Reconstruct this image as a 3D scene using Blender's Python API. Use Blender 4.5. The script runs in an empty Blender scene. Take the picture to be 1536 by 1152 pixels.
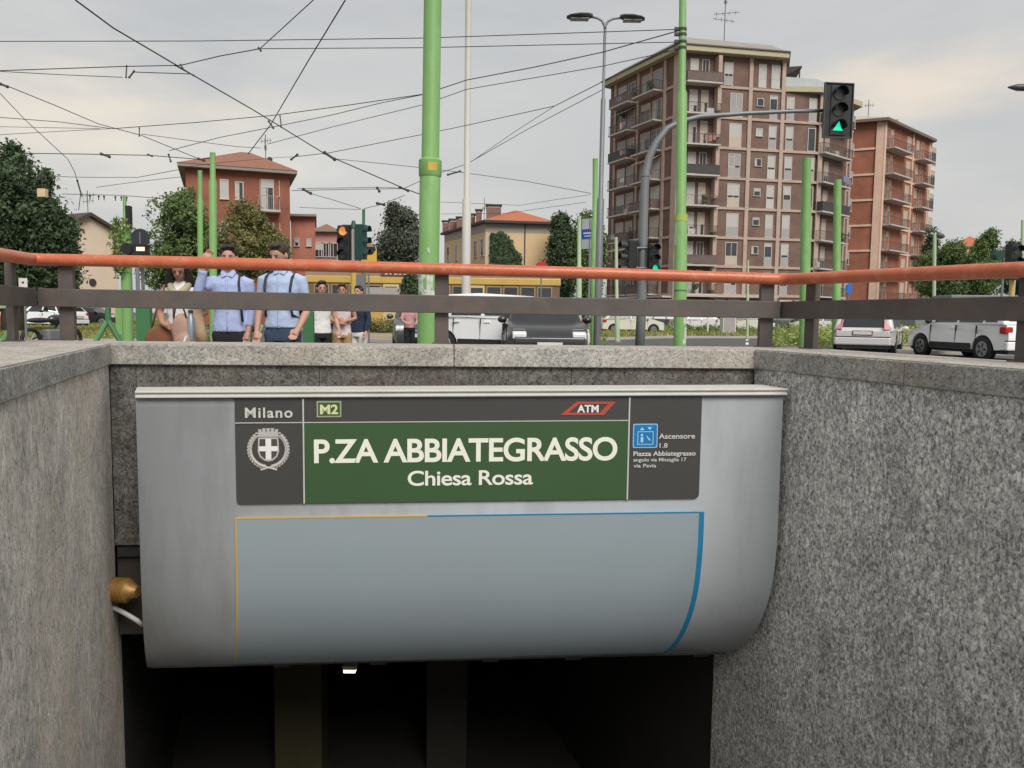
import bpy, bmesh, math, random
import numpy as np
from mathutils import Matrix, Vector
random.seed(7)
rng = np.random.default_rng(7)
R = math.radians
sc = bpy.context.scene
COL = sc.collection

# ------------------------------------------------------------------ camera
W0, H0, FPX = 1536.0, 1152.0, 1180.0
EYE = 1.05
PITCH = math.atan(102.0 / FPX)
ROLL = R(0.69)
cam_d = bpy.data.cameras.new("camera")
cam = bpy.data.objects.new("camera", cam_d)
COL.objects.link(cam)
cam_d.sensor_width = 36.0
cam_d.lens = FPX / W0 * 36.0
cam_d.clip_start = 0.05
cam_d.clip_end = 3000
CM = Matrix.Translation((0, 0, EYE)) @ Matrix.Rotation(math.pi / 2 - PITCH, 4, 'X') @ Matrix.Rotation(ROLL, 4, 'Z')
cam.matrix_world = CM
sc.camera = cam

# ------------------------------------------------------------------ world and sun
world = bpy.data.worlds.new("World")
sc.world = world
world.use_nodes = True
SUN_EL, SUN_AZ = R(46), R(156)      # azimuth clockwise from +Y: behind the camera, a little to its right
def ray_dir(px, py):
    v = Vector(((px - W0 / 2) / FPX, -(py - H0 / 2) / FPX, -1.0))
    return (CM.to_3x3() @ v)
def build_world():
    nt = world.node_tree
    nt.nodes.clear()
    N = nt.nodes.new; L = nt.links.new
    out = N('ShaderNodeOutputWorld')
    sky = N('ShaderNodeTexSky'); sky.sky_type = 'NISHITA'; sky.sun_disc = False
    sky.sun_elevation = SUN_EL; sky.sun_rotation = SUN_AZ; sky.air_density = 1.5; sky.dust_density = 3.0
    b1 = N('ShaderNodeBackground'); b1.inputs[1].default_value = 0.07
    L(sky.outputs[0], b1.inputs[0])
    tc = N('ShaderNodeTexCoord')
    mp = N('ShaderNodeMapping'); mp.inputs['Scale'].default_value = (1.0, 1.0, 3.2)
    L(tc.outputs['Generated'], mp.inputs[0])
    n1 = N('ShaderNodeTexNoise'); n1.inputs['Scale'].default_value = 1.9; n1.inputs['Detail'].default_value = 7
    n1.inputs['Roughness'].default_value = 0.52; n1.inputs['Distortion'].default_value = 0.35
    L(mp.outputs[0], n1.inputs['Vector'])
    r1 = N('ShaderNodeValToRGB')
    e = r1.color_ramp.elements
    e[0].position = 0.30; e[0].color = (0.50, 0.515, 0.535, 1)
    e[1].position = 0.72; e[1].color = (0.70, 0.69, 0.665, 1)
    m = e.new(0.5); m.color = (0.60, 0.602, 0.600, 1)
    L(n1.outputs['Fac'], r1.inputs[0])
    # breaks in the cloud where the sun warms it
    col = r1.outputs[0]
    for (px, py, w, c) in ((60, 165, 0.27, (0.92, 0.82, 0.69, 1)), (1375, 125, 0.15, (0.93, 0.80, 0.66, 1)),
                           (1200, 560, 0.0, (0.6, 0.6, 0.6, 1))):
        if w == 0: continue
        d = ray_dir(px, py).normalized()
        sub = N('ShaderNodeVectorMath'); sub.operation = 'SUBTRACT'; sub.inputs[1].default_value = d
        L(tc.outputs['Generated'], sub.inputs[0])
        sca = N('ShaderNodeVectorMath'); sca.operation = 'MULTIPLY'; sca.inputs[1].default_value = (1, 1, 3.4)
        L(sub.outputs[0], sca.inputs[0])
        ln = N('ShaderNodeVectorMath'); ln.operation = 'LENGTH'; L(sca.outputs[0], ln.inputs[0])
        n2 = N('ShaderNodeTexNoise'); n2.inputs['Scale'].default_value = 9; n2.inputs['Detail'].default_value = 5
        L(mp.outputs[0], n2.inputs['Vector'])
        ad = N('ShaderNodeMath'); ad.operation = 'MULTIPLY_ADD'; ad.inputs[1].default_value = w * 1.6
        L(n2.outputs['Fac'], ad.inputs[0]); L(ln.outputs['Value'], ad.inputs[2])
        mr = N('ShaderNodeMapRange'); mr.interpolation_type = 'SMOOTHSTEP'
        mr.inputs['From Min'].default_value = w * 0.75; mr.inputs['From Max'].default_value = w * 2.1
        mr.inputs['To Min'].default_value = 0.78; mr.inputs['To Max'].default_value = 0
        L(ad.outputs[0], mr.inputs['Value'])
        mx = N('ShaderNodeMixRGB'); mx.inputs[2].default_value = c
        L(mr.outputs[0], mx.inputs[0]); L(col, mx.inputs[1]); col = mx.outputs[0]
    b2 = N('ShaderNodeBackground'); b2.inputs[1].default_value = 0.435
    L(col, b2.inputs[0])
    ms = N('ShaderNodeMixShader'); ms.inputs[0].default_value = 0.94
    L(b1.outputs[0], ms.inputs[1]); L(b2.outputs[0], ms.inputs[2]); L(ms.outputs[0], out.inputs[0])
build_world()
sun_d = bpy.data.lights.new("sun", 'SUN'); sun_d.energy = 1.5; sun_d.angle = R(35); sun_d.color = (1.0, 0.96, 0.91)
sun = bpy.data.objects.new("sun", sun_d); COL.objects.link(sun)
sv = Vector((math.sin(SUN_AZ) * math.cos(SUN_EL), math.cos(SUN_AZ) * math.cos(SUN_EL), math.sin(SUN_EL)))
sun.rotation_euler = sv.to_track_quat('Z', 'Y').to_euler()
vs = sc.view_settings
vs.view_transform = 'Standard'; vs.look = 'None'; vs.gamma = 1; vs.exposure = 1.2; vs.use_curve_mapping = False

# ------------------------------------------------------------------ measuring helpers
def at(px, py, Y):
    d = ray_dir(px, py)
    return Vector((0, 0, EYE)) + d * (Y / d.y)
def at_z(px, py, z):
    d = ray_dir(px, py)
    t = (z - EYE) / d.z
    return Vector((0, 0, EYE)) + d * t
def hor(px): return 474 + (px - 768) * 0.01204
def gx(px, Y, z=None):
    return at(px, hor(px) if z is None else z, Y).x
def on_plane(px, py, P, n):
    d = ray_dir(px, py); o = Vector((0, 0, EYE))
    return o + d * ((P - o).dot(n) / d.dot(n))

# ------------------------------------------------------------------ materials
MATS = {}
def pm(name, base, rough=0.6, var=0.12, scale=6.0, bump=0.0, bscale=60.0, metal=0.0, stretch=(1, 1, 1), spec=0.4,
       coat=0.0, emit=None, dirt=None, dirt_scale=2.0, dirt_amt=0.4, alpha=None):
    if name in MATS: return MATS[name]
    m = bpy.data.materials.new(name); m.use_nodes = True; MATS[name] = m
    nt = m.node_tree; N = nt.nodes.new; L = nt.links.new
    p = nt.nodes['Principled BSDF']
    p.inputs['Roughness'].default_value = rough; p.inputs['Metallic'].default_value = metal
    p.inputs['Specular IOR Level'].default_value = spec
    p.inputs['Coat Weight'].default_value = coat
    tc = N('ShaderNodeTexCoord'); mp = N('ShaderNodeMapping'); mp.inputs['Scale'].default_value = stretch
    L(tc.outputs['Object'], mp.inputs[0])
    n = N('ShaderNodeTexNoise'); n.inputs['Scale'].default_value = scale; n.inputs['Detail'].default_value = 6
    n.inputs['Roughness'].default_value = 0.6
    L(mp.outputs[0], n.inputs['Vector'])
    mx = N('ShaderNodeMixRGB')
    mx.inputs[1].default_value = tuple(c * (1 - var * 1.6) for c in base) + (1,)
    mx.inputs[2].default_value = tuple(min(1, c * (1 + var * 1.6)) for c in base) + (1,)
    L(n.outputs['Fac'], mx.inputs[0])
    col = mx.outputs[0]
    if dirt is not None:
        n3 = N('ShaderNodeTexNoise'); n3.inputs['Scale'].default_value = dirt_scale; n3.inputs['Detail'].default_value = 8
        n3.inputs['Roughness'].default_value = 0.7
        L(mp.outputs[0], n3.inputs['Vector'])
        cr = N('ShaderNodeValToRGB'); cr.color_ramp.elements[0].position = 0.5; cr.color_ramp.elements[1].position = 0.66
        cr.color_ramp.elements[1].color = (dirt_amt,) * 3 + (1,)
        L(n3.outputs['Fac'], cr.inputs[0])
        m2 = N('ShaderNodeMixRGB'); m2.inputs[2].default_value = tuple(dirt) + (1,)
        L(cr.outputs[0], m2.inputs[0]); L(col, m2.inputs[1]); col = m2.outputs[0]
    L(col, p.inputs['Base Color'])
    if bump:
        nb = N('ShaderNodeTexNoise'); nb.inputs['Scale'].default_value = bscale; nb.inputs['Detail'].default_value = 5
        L(mp.outputs[0], nb.inputs['Vector'])
        b = N('ShaderNodeBump'); b.inputs['Strength'].default_value = bump; b.inputs['Distance'].default_value = 0.01
        L(nb.outputs['Fac'], b.inputs['Height']); L(b.outputs[0], p.inputs['Normal'])
    if emit:
        p.inputs['Emission Color'].default_value = tuple(emit[:3]) + (1,); p.inputs['Emission Strength'].default_value = emit[3]
    return m

def stone_mat(name, lo, hi, brown, vein=1.0, vs_=0.32, bump=0.6, brown_amt=0.35, seed=0.0, fine=34.0, lohi=(0.34, 0.68)):
    """rough split-face gneiss: flecks drawn out vertically, mottling, rusty drifts"""
    m = bpy.data.materials.new(name); m.use_nodes = True; MATS[name] = m
    nt = m.node_tree; N = nt.nodes.new; L = nt.links.new
    p = nt.nodes['Principled BSDF']; p.inputs['Roughness'].default_value = 0.82; p.inputs['Specular IOR Level'].default_value = 0.35
    tc = N('ShaderNodeTexCoord'); mp = N('ShaderNodeMapping'); mp.inputs['Scale'].default_value = (1, 1, vs_)
    mp.inputs['Location'].default_value = (seed, seed * 0.7, seed * 1.3)
    L(tc.outputs['Object'], mp.inputs[0])
    a = N('ShaderNodeTexNoise'); a.inputs['Scale'].default_value = fine; a.inputs['Detail'].default_value = 8; a.inputs['Roughness'].default_value = 0.72
    a.inputs['Distortion'].default_value = 0.5
    L(mp.outputs[0], a.inputs['Vector'])
    r = N('ShaderNodeValToRGB'); r.color_ramp.elements[0].position = lohi[0]; r.color_ramp.elements[0].color = tuple(lo) + (1,)
    r.color_ramp.elements[1].position = lohi[1]; r.color_ramp.elements[1].color = tuple(hi) + (1,)
    L(a.outputs['Fac'], r.inputs[0])
    # broad mottling
    b = N('ShaderNodeTexNoise'); b.inputs['Scale'].default_value = 3.4; b.inputs['Detail'].default_value = 9; b.inputs['Roughness'].default_value = 0.78
    L(mp.outputs[0], b.inputs['Vector'])
    rb = N('ShaderNodeValToRGB'); rb.color_ramp.elements[0].position = 0.25; rb.color_ramp.elements[0].color = (0.52, 0.52, 0.53, 1)
    rb.color_ramp.elements[1].position = 0.75; rb.color_ramp.elements[1].color = (1.5, 1.49, 1.45, 1)
    L(b.outputs['Fac'], rb.inputs[0])
    mu = N('ShaderNodeMixRGB'); mu.blend_type = 'MULTIPLY'; mu.inputs[0].default_value = 1
    L(r.outputs[0], mu.inputs[1]); L(rb.outputs[0], mu.inputs[2])
    # rusty drifts
    c = N('ShaderNodeTexNoise'); c.inputs['Scale'].default_value = 1.1; c.inputs['Detail'].default_value = 7; c.inputs['Roughness'].default_value = 0.7
    mp2 = N('ShaderNodeMapping'); mp2.inputs['Location'].default_value = (5 + seed, 2, 9); mp2.inputs['Scale'].default_value = (1, 1, 0.5)
    L(tc.outputs['Object'], mp2.inputs[0]); L(mp2.outputs[0], c.inputs['Vector'])
    rc = N('ShaderNodeValToRGB'); rc.color_ramp.elements[0].position = 0.42; rc.color_ramp.elements[1].position = 0.66
    rc.color_ramp.elements[1].color = (brown_amt,) * 3 + (1,)
    L(c.outputs['Fac'], rc.inputs[0])
    mb = N('ShaderNodeMixRGB'); mb.inputs[2].default_value = tuple(brown) + (1,)
    L(rc.outputs[0], mb.inputs[0]); L(mu.outputs[0], mb.inputs[1])
    # pale scratches and worm-like veins
    w = N('ShaderNodeTexVoronoi'); w.feature = 'DISTANCE_TO_EDGE'; w.inputs['Scale'].default_value = 13
    mpd = N('ShaderNodeMixRGB'); mpd.inputs[0].default_value = 0.22
    L(mp.outputs[0], mpd.inputs[1]); L(a.outputs['Color'], mpd.inputs[2]); L(mpd.outputs[0], w.inputs['Vector'])
    rw = N('ShaderNodeValToRGB'); rw.color_ramp.elements[0].position = 0.0; rw.color_ramp.elements[0].color = (0.55 * vein,) * 3 + (1,)
    rw.color_ramp.elements[1].position = 0.035; rw.color_ramp.elements[1].color = (0, 0, 0, 1)
    L(w.outputs['Distance'], rw.inputs[0])
    gate = N('ShaderNodeMath'); gate.operation = 'MULTIPLY'
    rg = N('ShaderNodeMapRange'); rg.inputs['From Min'].default_value = 0.48; rg.inputs['From Max'].default_value = 0.62
    L(b.outputs['Fac'], rg.inputs['Value'])
    L(rw.outputs[0], gate.inputs[0]); L(rg.outputs[0], gate.inputs[1])
    ml = N('ShaderNodeMixRGB'); ml.inputs[2].default_value = (0.5, 0.49, 0.46, 1)
    L(gate.outputs[0], ml.inputs[0]); L(mb.outputs[0], ml.inputs[1])
    # dark pits
    pv = N('ShaderNodeTexNoise'); pv.inputs['Scale'].default_value = 75; pv.inputs['Detail'].default_value = 3
    L(mp.outputs[0], pv.inputs['Vector'])
    rp = N('ShaderNodeValToRGB'); rp.color_ramp.elements[0].position = 0.33; rp.color_ramp.elements[0].color = (0.45, 0.45, 0.45, 1)
    rp.color_ramp.elements[1].position = 0.45; rp.color_ramp.elements[1].color = (1, 1, 1, 1)
    L(pv.outputs['Fac'], rp.inputs[0])
    mf = N('ShaderNodeMixRGB'); mf.blend_type = 'MULTIPLY'; mf.inputs[0].default_value = 1
    L(ml.outputs[0], mf.inputs[1]); L(rp.outputs[0], mf.inputs[2])
    L(mf.outputs[0], p.inputs['Base Color'])
    bm_ = N('ShaderNodeBump'); bm_.inputs['Strength'].default_value = bump; bm_.inputs['Distance'].default_value = 0.012
    sm = N('ShaderNodeMath'); sm.operation = 'MULTIPLY_ADD'; sm.inputs[1].default_value = 0.6
    L(pv.outputs['Fac'], sm.inputs[0]); L(a.outputs['Fac'], sm.inputs[2])
    L(sm.outputs[0], bm_.inputs['Height']); L(bm_.outputs[0], p.inputs['Normal'])
    return m

def brick_mat(name, c1, c2, mortar, scale=3.0):
    m = bpy.data.materials.new(name); m.use_nodes = True; MATS[name] = m
    nt = m.node_tree; N = nt.nodes.new; L = nt.links.new
    p = nt.nodes['Principled BSDF']; p.inputs['Roughness'].default_value = 0.85; p.inputs['Specular IOR Level'].default_value = 0.25
    tc = N('ShaderNodeTexCoord')
    sp = N('ShaderNodeSeparateXYZ'); L(tc.outputs['Object'], sp.inputs[0])
    ad = N('ShaderNodeMath'); ad.operation = 'ADD'; L(sp.outputs[0], ad.inputs[0]); L(sp.outputs[1], ad.inputs[1])
    cb = N('ShaderNodeCombineXYZ'); L(ad.outputs[0], cb.inputs[0]); L(sp.outputs[2], cb.inputs[1])
    bt = N('ShaderNodeTexBrick'); bt.inputs['Scale'].default_value = scale
    bt.inputs['Color1'].default_value = tuple(c1) + (1,); bt.inputs['Color2'].default_value = tuple(c2) + (1,)
    bt.inputs['Mortar'].default_value = tuple(mortar) + (1,); bt.inputs['Mortar Size'].default_value = 0.012
    L(cb.outputs[0], bt.inputs['Vector'])
    n = N('ShaderNodeTexNoise'); n.inputs['Scale'].default_value = 0.6; n.inputs['Detail'].default_value = 9; n.inputs['Roughness'].default_value = 0.7
    L(tc.outputs['Object'], n.inputs['Vector'])
    r = N('ShaderNodeValToRGB'); r.color_ramp.elements[0].position = 0.3; r.color_ramp.elements[0].color = (0.72, 0.72, 0.72, 1)
    r.color_ramp.elements[1].position = 0.7; r.color_ramp.elements[1].color = (1.22, 1.2, 1.18, 1)
    L(n.outputs['Fac'], r.inputs[0])
    mu = N('ShaderNodeMixRGB'); mu.blend_type = 'MULTIPLY'; mu.inputs[0].default_value = 1
    L(bt.outputs[0], mu.inputs[1]); L(r.outputs[0], mu.inputs[2]); L(mu.outputs[0], p.inputs['Base Color'])
    return m

def leaf_mat(name, a, b, c, lk=1.75):
    a, b, c = (tuple(min(.6, v * lk) for v in q) for q in (a, b, c))
    m = bpy.data.materials.new(name); m.use_nodes = True; MATS[name] = m
    nt = m.node_tree; N = nt.nodes.new; L = nt.links.new
    p = nt.nodes['Principled BSDF']; p.inputs['Roughness'].default_value = 0.6; p.inputs['Specular IOR Level'].default_value = 0.3
    tc = N('ShaderNodeTexCoord')
    n = N('ShaderNodeTexNoise'); n.inputs['Scale'].default_value = 1.3; n.inputs['Detail'].default_value = 8; n.inputs['Roughness'].default_value = 0.75
    L(tc.outputs['Object'], n.inputs['Vector'])
    r = N('ShaderNodeValToRGB'); e = r.color_ramp.elements
    e[0].position = 0.36; e[0].color = tuple(a) + (1,); e[1].position = 0.7; e[1].color = tuple(c) + (1,)
    k = e.new(0.5); k.color = tuple(b) + (1,)
    L(n.outputs['Fac'], r.inputs[0]); L(r.outputs[0], p.inputs['Base Color'])
    tr = N('ShaderNodeBsdfTranslucent'); L(r.outputs[0], tr.inputs[0])
    ms = N('ShaderNodeMixShader'); ms.inputs[0].default_value = 0.22
    out = nt.nodes['Material Output']
    L(p.outputs[0], ms.inputs[1]); L(tr.outputs[0], ms.inputs[2]); L(ms.outputs[0], out.inputs[0])
    return m

# ------------------------------------------------------------------ mesh helpers
class M:
    def __init__(s, T=None):
        s.v = []; s.f = []; s.T = T
    def add(s, vs, fs):
        o = len(s.v)
        for p in vs:
            p = Vector(p)
            s.v.append(s.T @ p if s.T is not None else p)
        for f in fs: s.f.append(tuple(i + o for i in f))
        return s
    def box(s, x0, x1, y0, y1, z0, z1):
        return s.add([(x0, y0, z0), (x1, y0, z0), (x1, y1, z0), (x0, y1, z0), (x0, y0, z1), (x1, y0, z1), (x1, y1, z1), (x0, y1, z1)],
                     [(0, 3, 2, 1), (4, 5, 6, 7), (0, 1, 5, 4), (1, 2, 6, 5), (2, 3, 7, 6), (3, 0, 4, 7)])
    def quad(s, a, b, c, d): return s.add([a, b, c, d], [(0, 1, 2, 3)])
    def prism(s, poly, z0, z1):
        n = len(poly)
        vs = [(p[0], p[1], z0) for p in poly] + [(p[0], p[1], z1) for p in poly]
        fs = [tuple(range(n - 1, -1, -1)), tuple(range(n, 2 * n))] + [(i, (i + 1) % n, n + (i + 1) % n, n + i) for i in range(n)]
        return s.add(vs, fs)
    def extr(s, poly, y0, y1):   # polygon in x,z pushed along y
        n = len(poly)
        vs = [(p[0], y0, p[1]) for p in poly] + [(p[0], y1, p[1]) for p in poly]
        fs = [tuple(range(n)), tuple(range(2 * n - 1, n - 1, -1))] + [(i, n + i, n + (i + 1) % n, (i + 1) % n) for i in range(n)]
        return s.add(vs, fs)
    def tube(s, pts, r, n=8, caps=True):
        pts = [Vector(p) for p in pts]
        rs = r if isinstance(r, (list, tuple)) else [r] * len(pts)
        rings = []; vs = []; fs = []
        up = None
        for i, p in enumerate(pts):
            d = (pts[min(i + 1, len(pts) - 1)] - pts[max(i - 1, 0)])
            if d.length < 1e-9: d = Vector((0, 0, 1))
            d.normalize()
            if up is None:
                up = Vector((0, 0, 1)) if abs(d.z) < 0.9 else Vector((1, 0, 0))
            a = d.cross(up)
            if a.length < 1e-4: a = d.cross(Vector((0, 1, 0)))
            a.normalize(); b = a.cross(d).normalized(); up = b
            for k in range(n):
                t = 2 * math.pi * k / n
                vs.append(p + (a * math.cos(t) + b * math.sin(t)) * rs[i])
        for i in range(len(pts) - 1):
            for k in range(n):
                fs.append((i * n + k, i * n + (k + 1) % n, (i + 1) * n + (k + 1) % n, (i + 1) * n + k))
        if caps:
            fs.append(tuple(range(n - 1, -1, -1))); fs.append(tuple((len(pts) - 1) * n + k for k in range(n)))
        return s.add(vs, fs)
    def cyl(s, p0, p1, r0, r1=None, n=16): return s.tube([p0, p1], [r0, r0 if r1 is None else r1], n)
    def sphere(s, c, r, nu=12, nv=8):
        c = Vector(c); rr = r if isinstance(r, (tuple, list)) else (r, r, r)
        vs = [c + Vector((0, 0, -rr[2]))]; fs = []
        for i in range(1, nv):
            ph = -math.pi / 2 + math.pi * i / nv
            for k in range(nu):
                t = 2 * math.pi * k / nu
                vs.append(c + Vector((rr[0] * math.cos(ph) * math.cos(t), rr[1] * math.cos(ph) * math.sin(t), rr[2] * math.sin(ph))))
        vs.append(c + Vector((0, 0, rr[2])))
        for k in range(nu): fs.append((0, 1 + (k + 1) % nu, 1 + k))
        for i in range(nv - 2):
            for k in range(nu):
                a = 1 + i * nu + k; b = 1 + i * nu + (k + 1) % nu
                fs.append((a, b, b + nu, a + nu))
        t = len(vs) - 1
        for k in range(nu): fs.append((t, 1 + (nv - 2) * nu + k, 1 + (nv - 2) * nu + (k + 1) % nu))
        return s.add(vs, fs)
    def obar(s, p0, p1, w, h, up=(0, 0, 1)):     # bar with a rectangular section between two points
        p0 = Vector(p0); p1 = Vector(p1); d = (p1 - p0).normalized(); u = Vector(up)
        a = d.cross(u)
        if a.length < 1e-4: a = d.cross(Vector((0, 1, 0)))
        a.normalize(); b = a.cross(d).normalized()
        vs = []
        for p in (p0, p1):
            for (i, j) in ((-1, -1), (1, -1), (1, 1), (-1, 1)): vs.append(p + a * (w / 2 * i) + b * (h / 2 * j))
        return s.add(vs, [(0, 1, 2, 3), (7, 6, 5, 4), (0, 4, 5, 1), (1, 5, 6, 2), (2, 6, 7, 3), (3, 7, 4, 0)])
    def mesh(s, name, mat, smooth=False):
        me = bpy.data.meshes.new(name)
        me.from_pydata([tuple(v) for v in s.v], [], s.f)
        bm = bmesh.new(); bm.from_mesh(me); bmesh.ops.recalc_face_normals(bm, faces=bm.faces); bm.to_mesh(me); bm.free()
        if mat is not None: me.materials.append(mat)
        if smooth:
            me.shade_smooth()
        me.update()
        return me

def obj(name, m, mat, parent=None, smooth=False, loc=None, rz=0.0, bevel=0, seg=2, auto=None):
    """m is an M in world coordinates (or local ones with loc given), or a ready mesh"""
    me = m if isinstance(m, bpy.types.Mesh) else None
    if me is None:
        if parent is not None and loc is None:
            off = world_loc(parent)
            m.v = [Vector(p) - off for p in m.v]
        me = m.mesh(name, mat, smooth)
    o = bpy.data.objects.new(name, me); COL.objects.link(o)
    if parent is not None: o.parent = parent
    if loc is not None: o.location = loc; o.rotation_euler = (0, 0, rz)
    if bevel:
        b = o.modifiers.new('bevel', 'BEVEL'); b.width = bevel; b.segments = seg; b.limit_method = 'ANGLE'; b.angle_limit = R(35)
    if auto is not None and smooth:
        me.set_sharp_from_angle(angle=R(auto))
    return o
def world_loc(o):
    v = Vector(o.location)
    while o.parent is not None:
        o = o.parent; v += Vector(o.location)
    return v
def thing(name, label, cat, loc=(0, 0, 0), rz=0.0, group=None):
    o = bpy.data.objects.new(name, None); COL.objects.link(o); o.location = loc; o.rotation_euler = (0, 0, rz)
    o.empty_display_size = 0.2
    return tag(o, label, cat, group)
def tag(o, label=None, cat=None, group=None, kind=None):
    if label: o['label'] = label
    if cat: o['category'] = cat
    if group: o['group'] = group
    if kind: o['kind'] = kind
    return o
def struct(name, m, mat, **k):
    o = obj(name, m, mat, **k); o['kind'] = 'structure'; return o
def kids(o): return [c for c in COL.objects if c.parent == o]
def copy_tree(o, parent=None):
    c = o.copy(); COL.objects.link(c)
    if parent is not None: c.parent = parent
    for ch in kids(o):
        if ch is not c: copy_tree(ch, c)
    return c
def frame(O, u, n=None):
    """local x runs along u, local y along the outward normal n, z up"""
    u = Vector((u[0], u[1], 0)).normalized()
    n = Vector((n[0], n[1], 0)).normalized() if n is not None else Vector((u.y, -u.x, 0))
    m = Matrix(((u.x, n.x, 0, O[0]), (u.y, n.y, 0, O[1]), (0, 0, 1, O[2] if len(O) > 2 else 0), (0, 0, 0, 1)))
    return m

# ------------------------------------------------------------------ the stairwell's plan, read off the photograph
VPX = 380.0
dwl = Vector(((VPX - 768) / FPX, 1, 0)).normalized()         # direction of both side walls
C1 = at(162, 515, 5.5); C2 = at(1133, 524, 5.86)
ZC = (C1.z + C2.z) / 2
C1.z = C2.z = 0
bw = (C2 - C1); BWL = bw.length; ub = bw.normalized(); nb_ = Vector((ub.y, -ub.x, 0))     # back wall, n towards camera
nl = Vector((dwl.y, -dwl.x, 0))                                # left wall faces right
nr = -nl
CT = 0.145                                                     # coping thickness
print("coping height", ZC, "well width", BWL)

S_left = stone_mat('stone_left', (0.34, 0.325, 0.305), (0.78, 0.73, 0.67), (0.62, 0.51, 0.39), vein=0.9, vs_=0.6, bump=0.5, brown_amt=0.6, seed=3, fine=24)
S_right = stone_mat('stone_right', (0.23, 0.23, 0.227), (0.98, 0.97, 0.94), (0.50, 0.44, 0.37), vein=1.1, vs_=0.66, bump=1.0, brown_amt=0.22, seed=11, fine=42, lohi=(0.40, 0.63))
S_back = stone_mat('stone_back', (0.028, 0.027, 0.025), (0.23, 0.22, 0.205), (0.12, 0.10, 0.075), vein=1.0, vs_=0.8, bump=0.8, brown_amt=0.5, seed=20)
S_cop = stone_mat('stone_coping', (0.17, 0.168, 0.16), (0.50, 0.485, 0.455), (0.42, 0.35, 0.27), vein=0.5, vs_=1.0, bump=0.35, brown_amt=0.4, seed=31)
S_top = stone_mat('stone_coping_pale', (0.30, 0.28, 0.26), (0.52, 0.49, 0.45), (0.40, 0.34, 0.27), vein=0.2, vs_=1.0, bump=0.3, brown_amt=0.3, seed=41)  # paler version of the coping stone, for its top faces only
conc = pm('concrete', (0.26, 0.255, 0.245), 0.9, 0.15, 3, 0.3, 60, dirt=(0.12, 0.11, 0.10))
grout = pm('dark_grout', (0.06, 0.055, 0.05), 0.9, 0.2, 5)
dark_in = pm('dark_tile', (0.035, 0.033, 0.03), 0.6, 0.3, 2, 0.2, 30)  # near-black tile for the passage floor, ceiling and end wall

def cop_piece(T, s0, s1, w, name='coping_slab', par=None, in_ov=0.02):
    """one coping slab: local x along the wall, local y towards the well; paler top face as a thin crust"""
    m = M(T).box(s0 + 0.002, s1 - 0.002, -w, in_ov, ZC - CT, ZC - 0.006)
    o = obj(name, m, S_cop, par, bevel=0.006)
    c = M(T).box(s0 + 0.004, s1 - 0.004, -w + 0.004, in_ov - 0.006, ZC - 0.006, ZC)
    obj('pale_top', c, S_top, None).parent = o
    k = COL.objects[-1] if False else None
    return o

def wall_run(T, name, label, L0, L1, thick, joints, copj, mat, rows, zbot, copw, dset=0.0):
    t = thing(name, label, 'wall', (0, 0, 0))
    obj('core', M(T).box(L0, L1 + 0.25, -thick + .002, -0.03, zbot, ZC - CT - 0.002), grout, t)
    js = [L0] + [j for j in joints if L0 < j < L1] + [L1]
    for i in range(len(js) - 1):
        rr = rows(i)
        for k in range(len(rr) - 1):
            pr = 0.0
            obj('stone_panel', M(T).box(js[i] + 0.002, js[i + 1] - 0.002, -0.03, pr + dset, rr[k] + 0.002, rr[k + 1] - 0.002), mat, t)
    cj = [L0] + [j for j in copj if L0 < j < L1] + [L1]
    for i in range(len(cj) - 1): cop_piece(T, cj[i], cj[i + 1], copw, par=t)
    return t

TL = frame(C1, dwl, nl)            # x = metres along the wall from the back corner (negative towards the camera)
TR = frame(C2, dwl, nr)
TB = frame(C1, ub, nb_)
def s_on(px, C, u):                # where the plane of a wall crosses a column of the photograph
    d = ray_dir(px, 700); d = Vector((d.x, d.y))
    # C + u s = d t
    A = np.array([[u.x, -d.x], [u.y, -d.y]]); b = np.array([-C.x, -C.y])
    return float(np.linalg.solve(A, b)[0])
LEND = -7.2
jl = s_on(44, C1, dwl); jl2 = s_on(128, C1, dwl)
left_wall = wall_run(TL, 'stairwell_wall', 'weathered grey stone stairwell wall with vertical joints on the left of the stairs', LEND, 0.0, 0.62,
    [jl - 3, jl - 2, jl - 1, jl, jl2], [-6, -4.5, s_on(58, C1, dwl) - 1.6, s_on(58, C1, dwl)], S_left,
    lambda i: [-5.2, -2.4, -0.16 if i % 2 == 0 else -0.6, ZC - CT], -5.2, 0.72)
jr = s_on(1426, C2, dwl)
right_wall = wall_run(TR, 'stairwell_wall', 'long rough split-face grey stone wall on the right of the stairs', LEND, 0.0, 0.62,
    [jr - 3.2, jr - 1.6, jr, s_on(1180, C2, dwl) if False else 50], [-5.4, s_on(1352, C2, dwl) - 1.9, s_on(1352, C2, dwl)], S_right,
    lambda i: [-5.2, -3.0, ZC - CT], -5.2, 0.66)
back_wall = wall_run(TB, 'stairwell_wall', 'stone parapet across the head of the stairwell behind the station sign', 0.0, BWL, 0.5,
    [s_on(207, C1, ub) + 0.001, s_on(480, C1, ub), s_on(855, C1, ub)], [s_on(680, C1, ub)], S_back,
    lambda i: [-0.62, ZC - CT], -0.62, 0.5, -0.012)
for o, c in ((left_wall, C1), (right_wall, C2), (back_wall, C1)): o['note'] = 'stone'
for o in (left_wall, right_wall, back_wall): del o['note']

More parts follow.
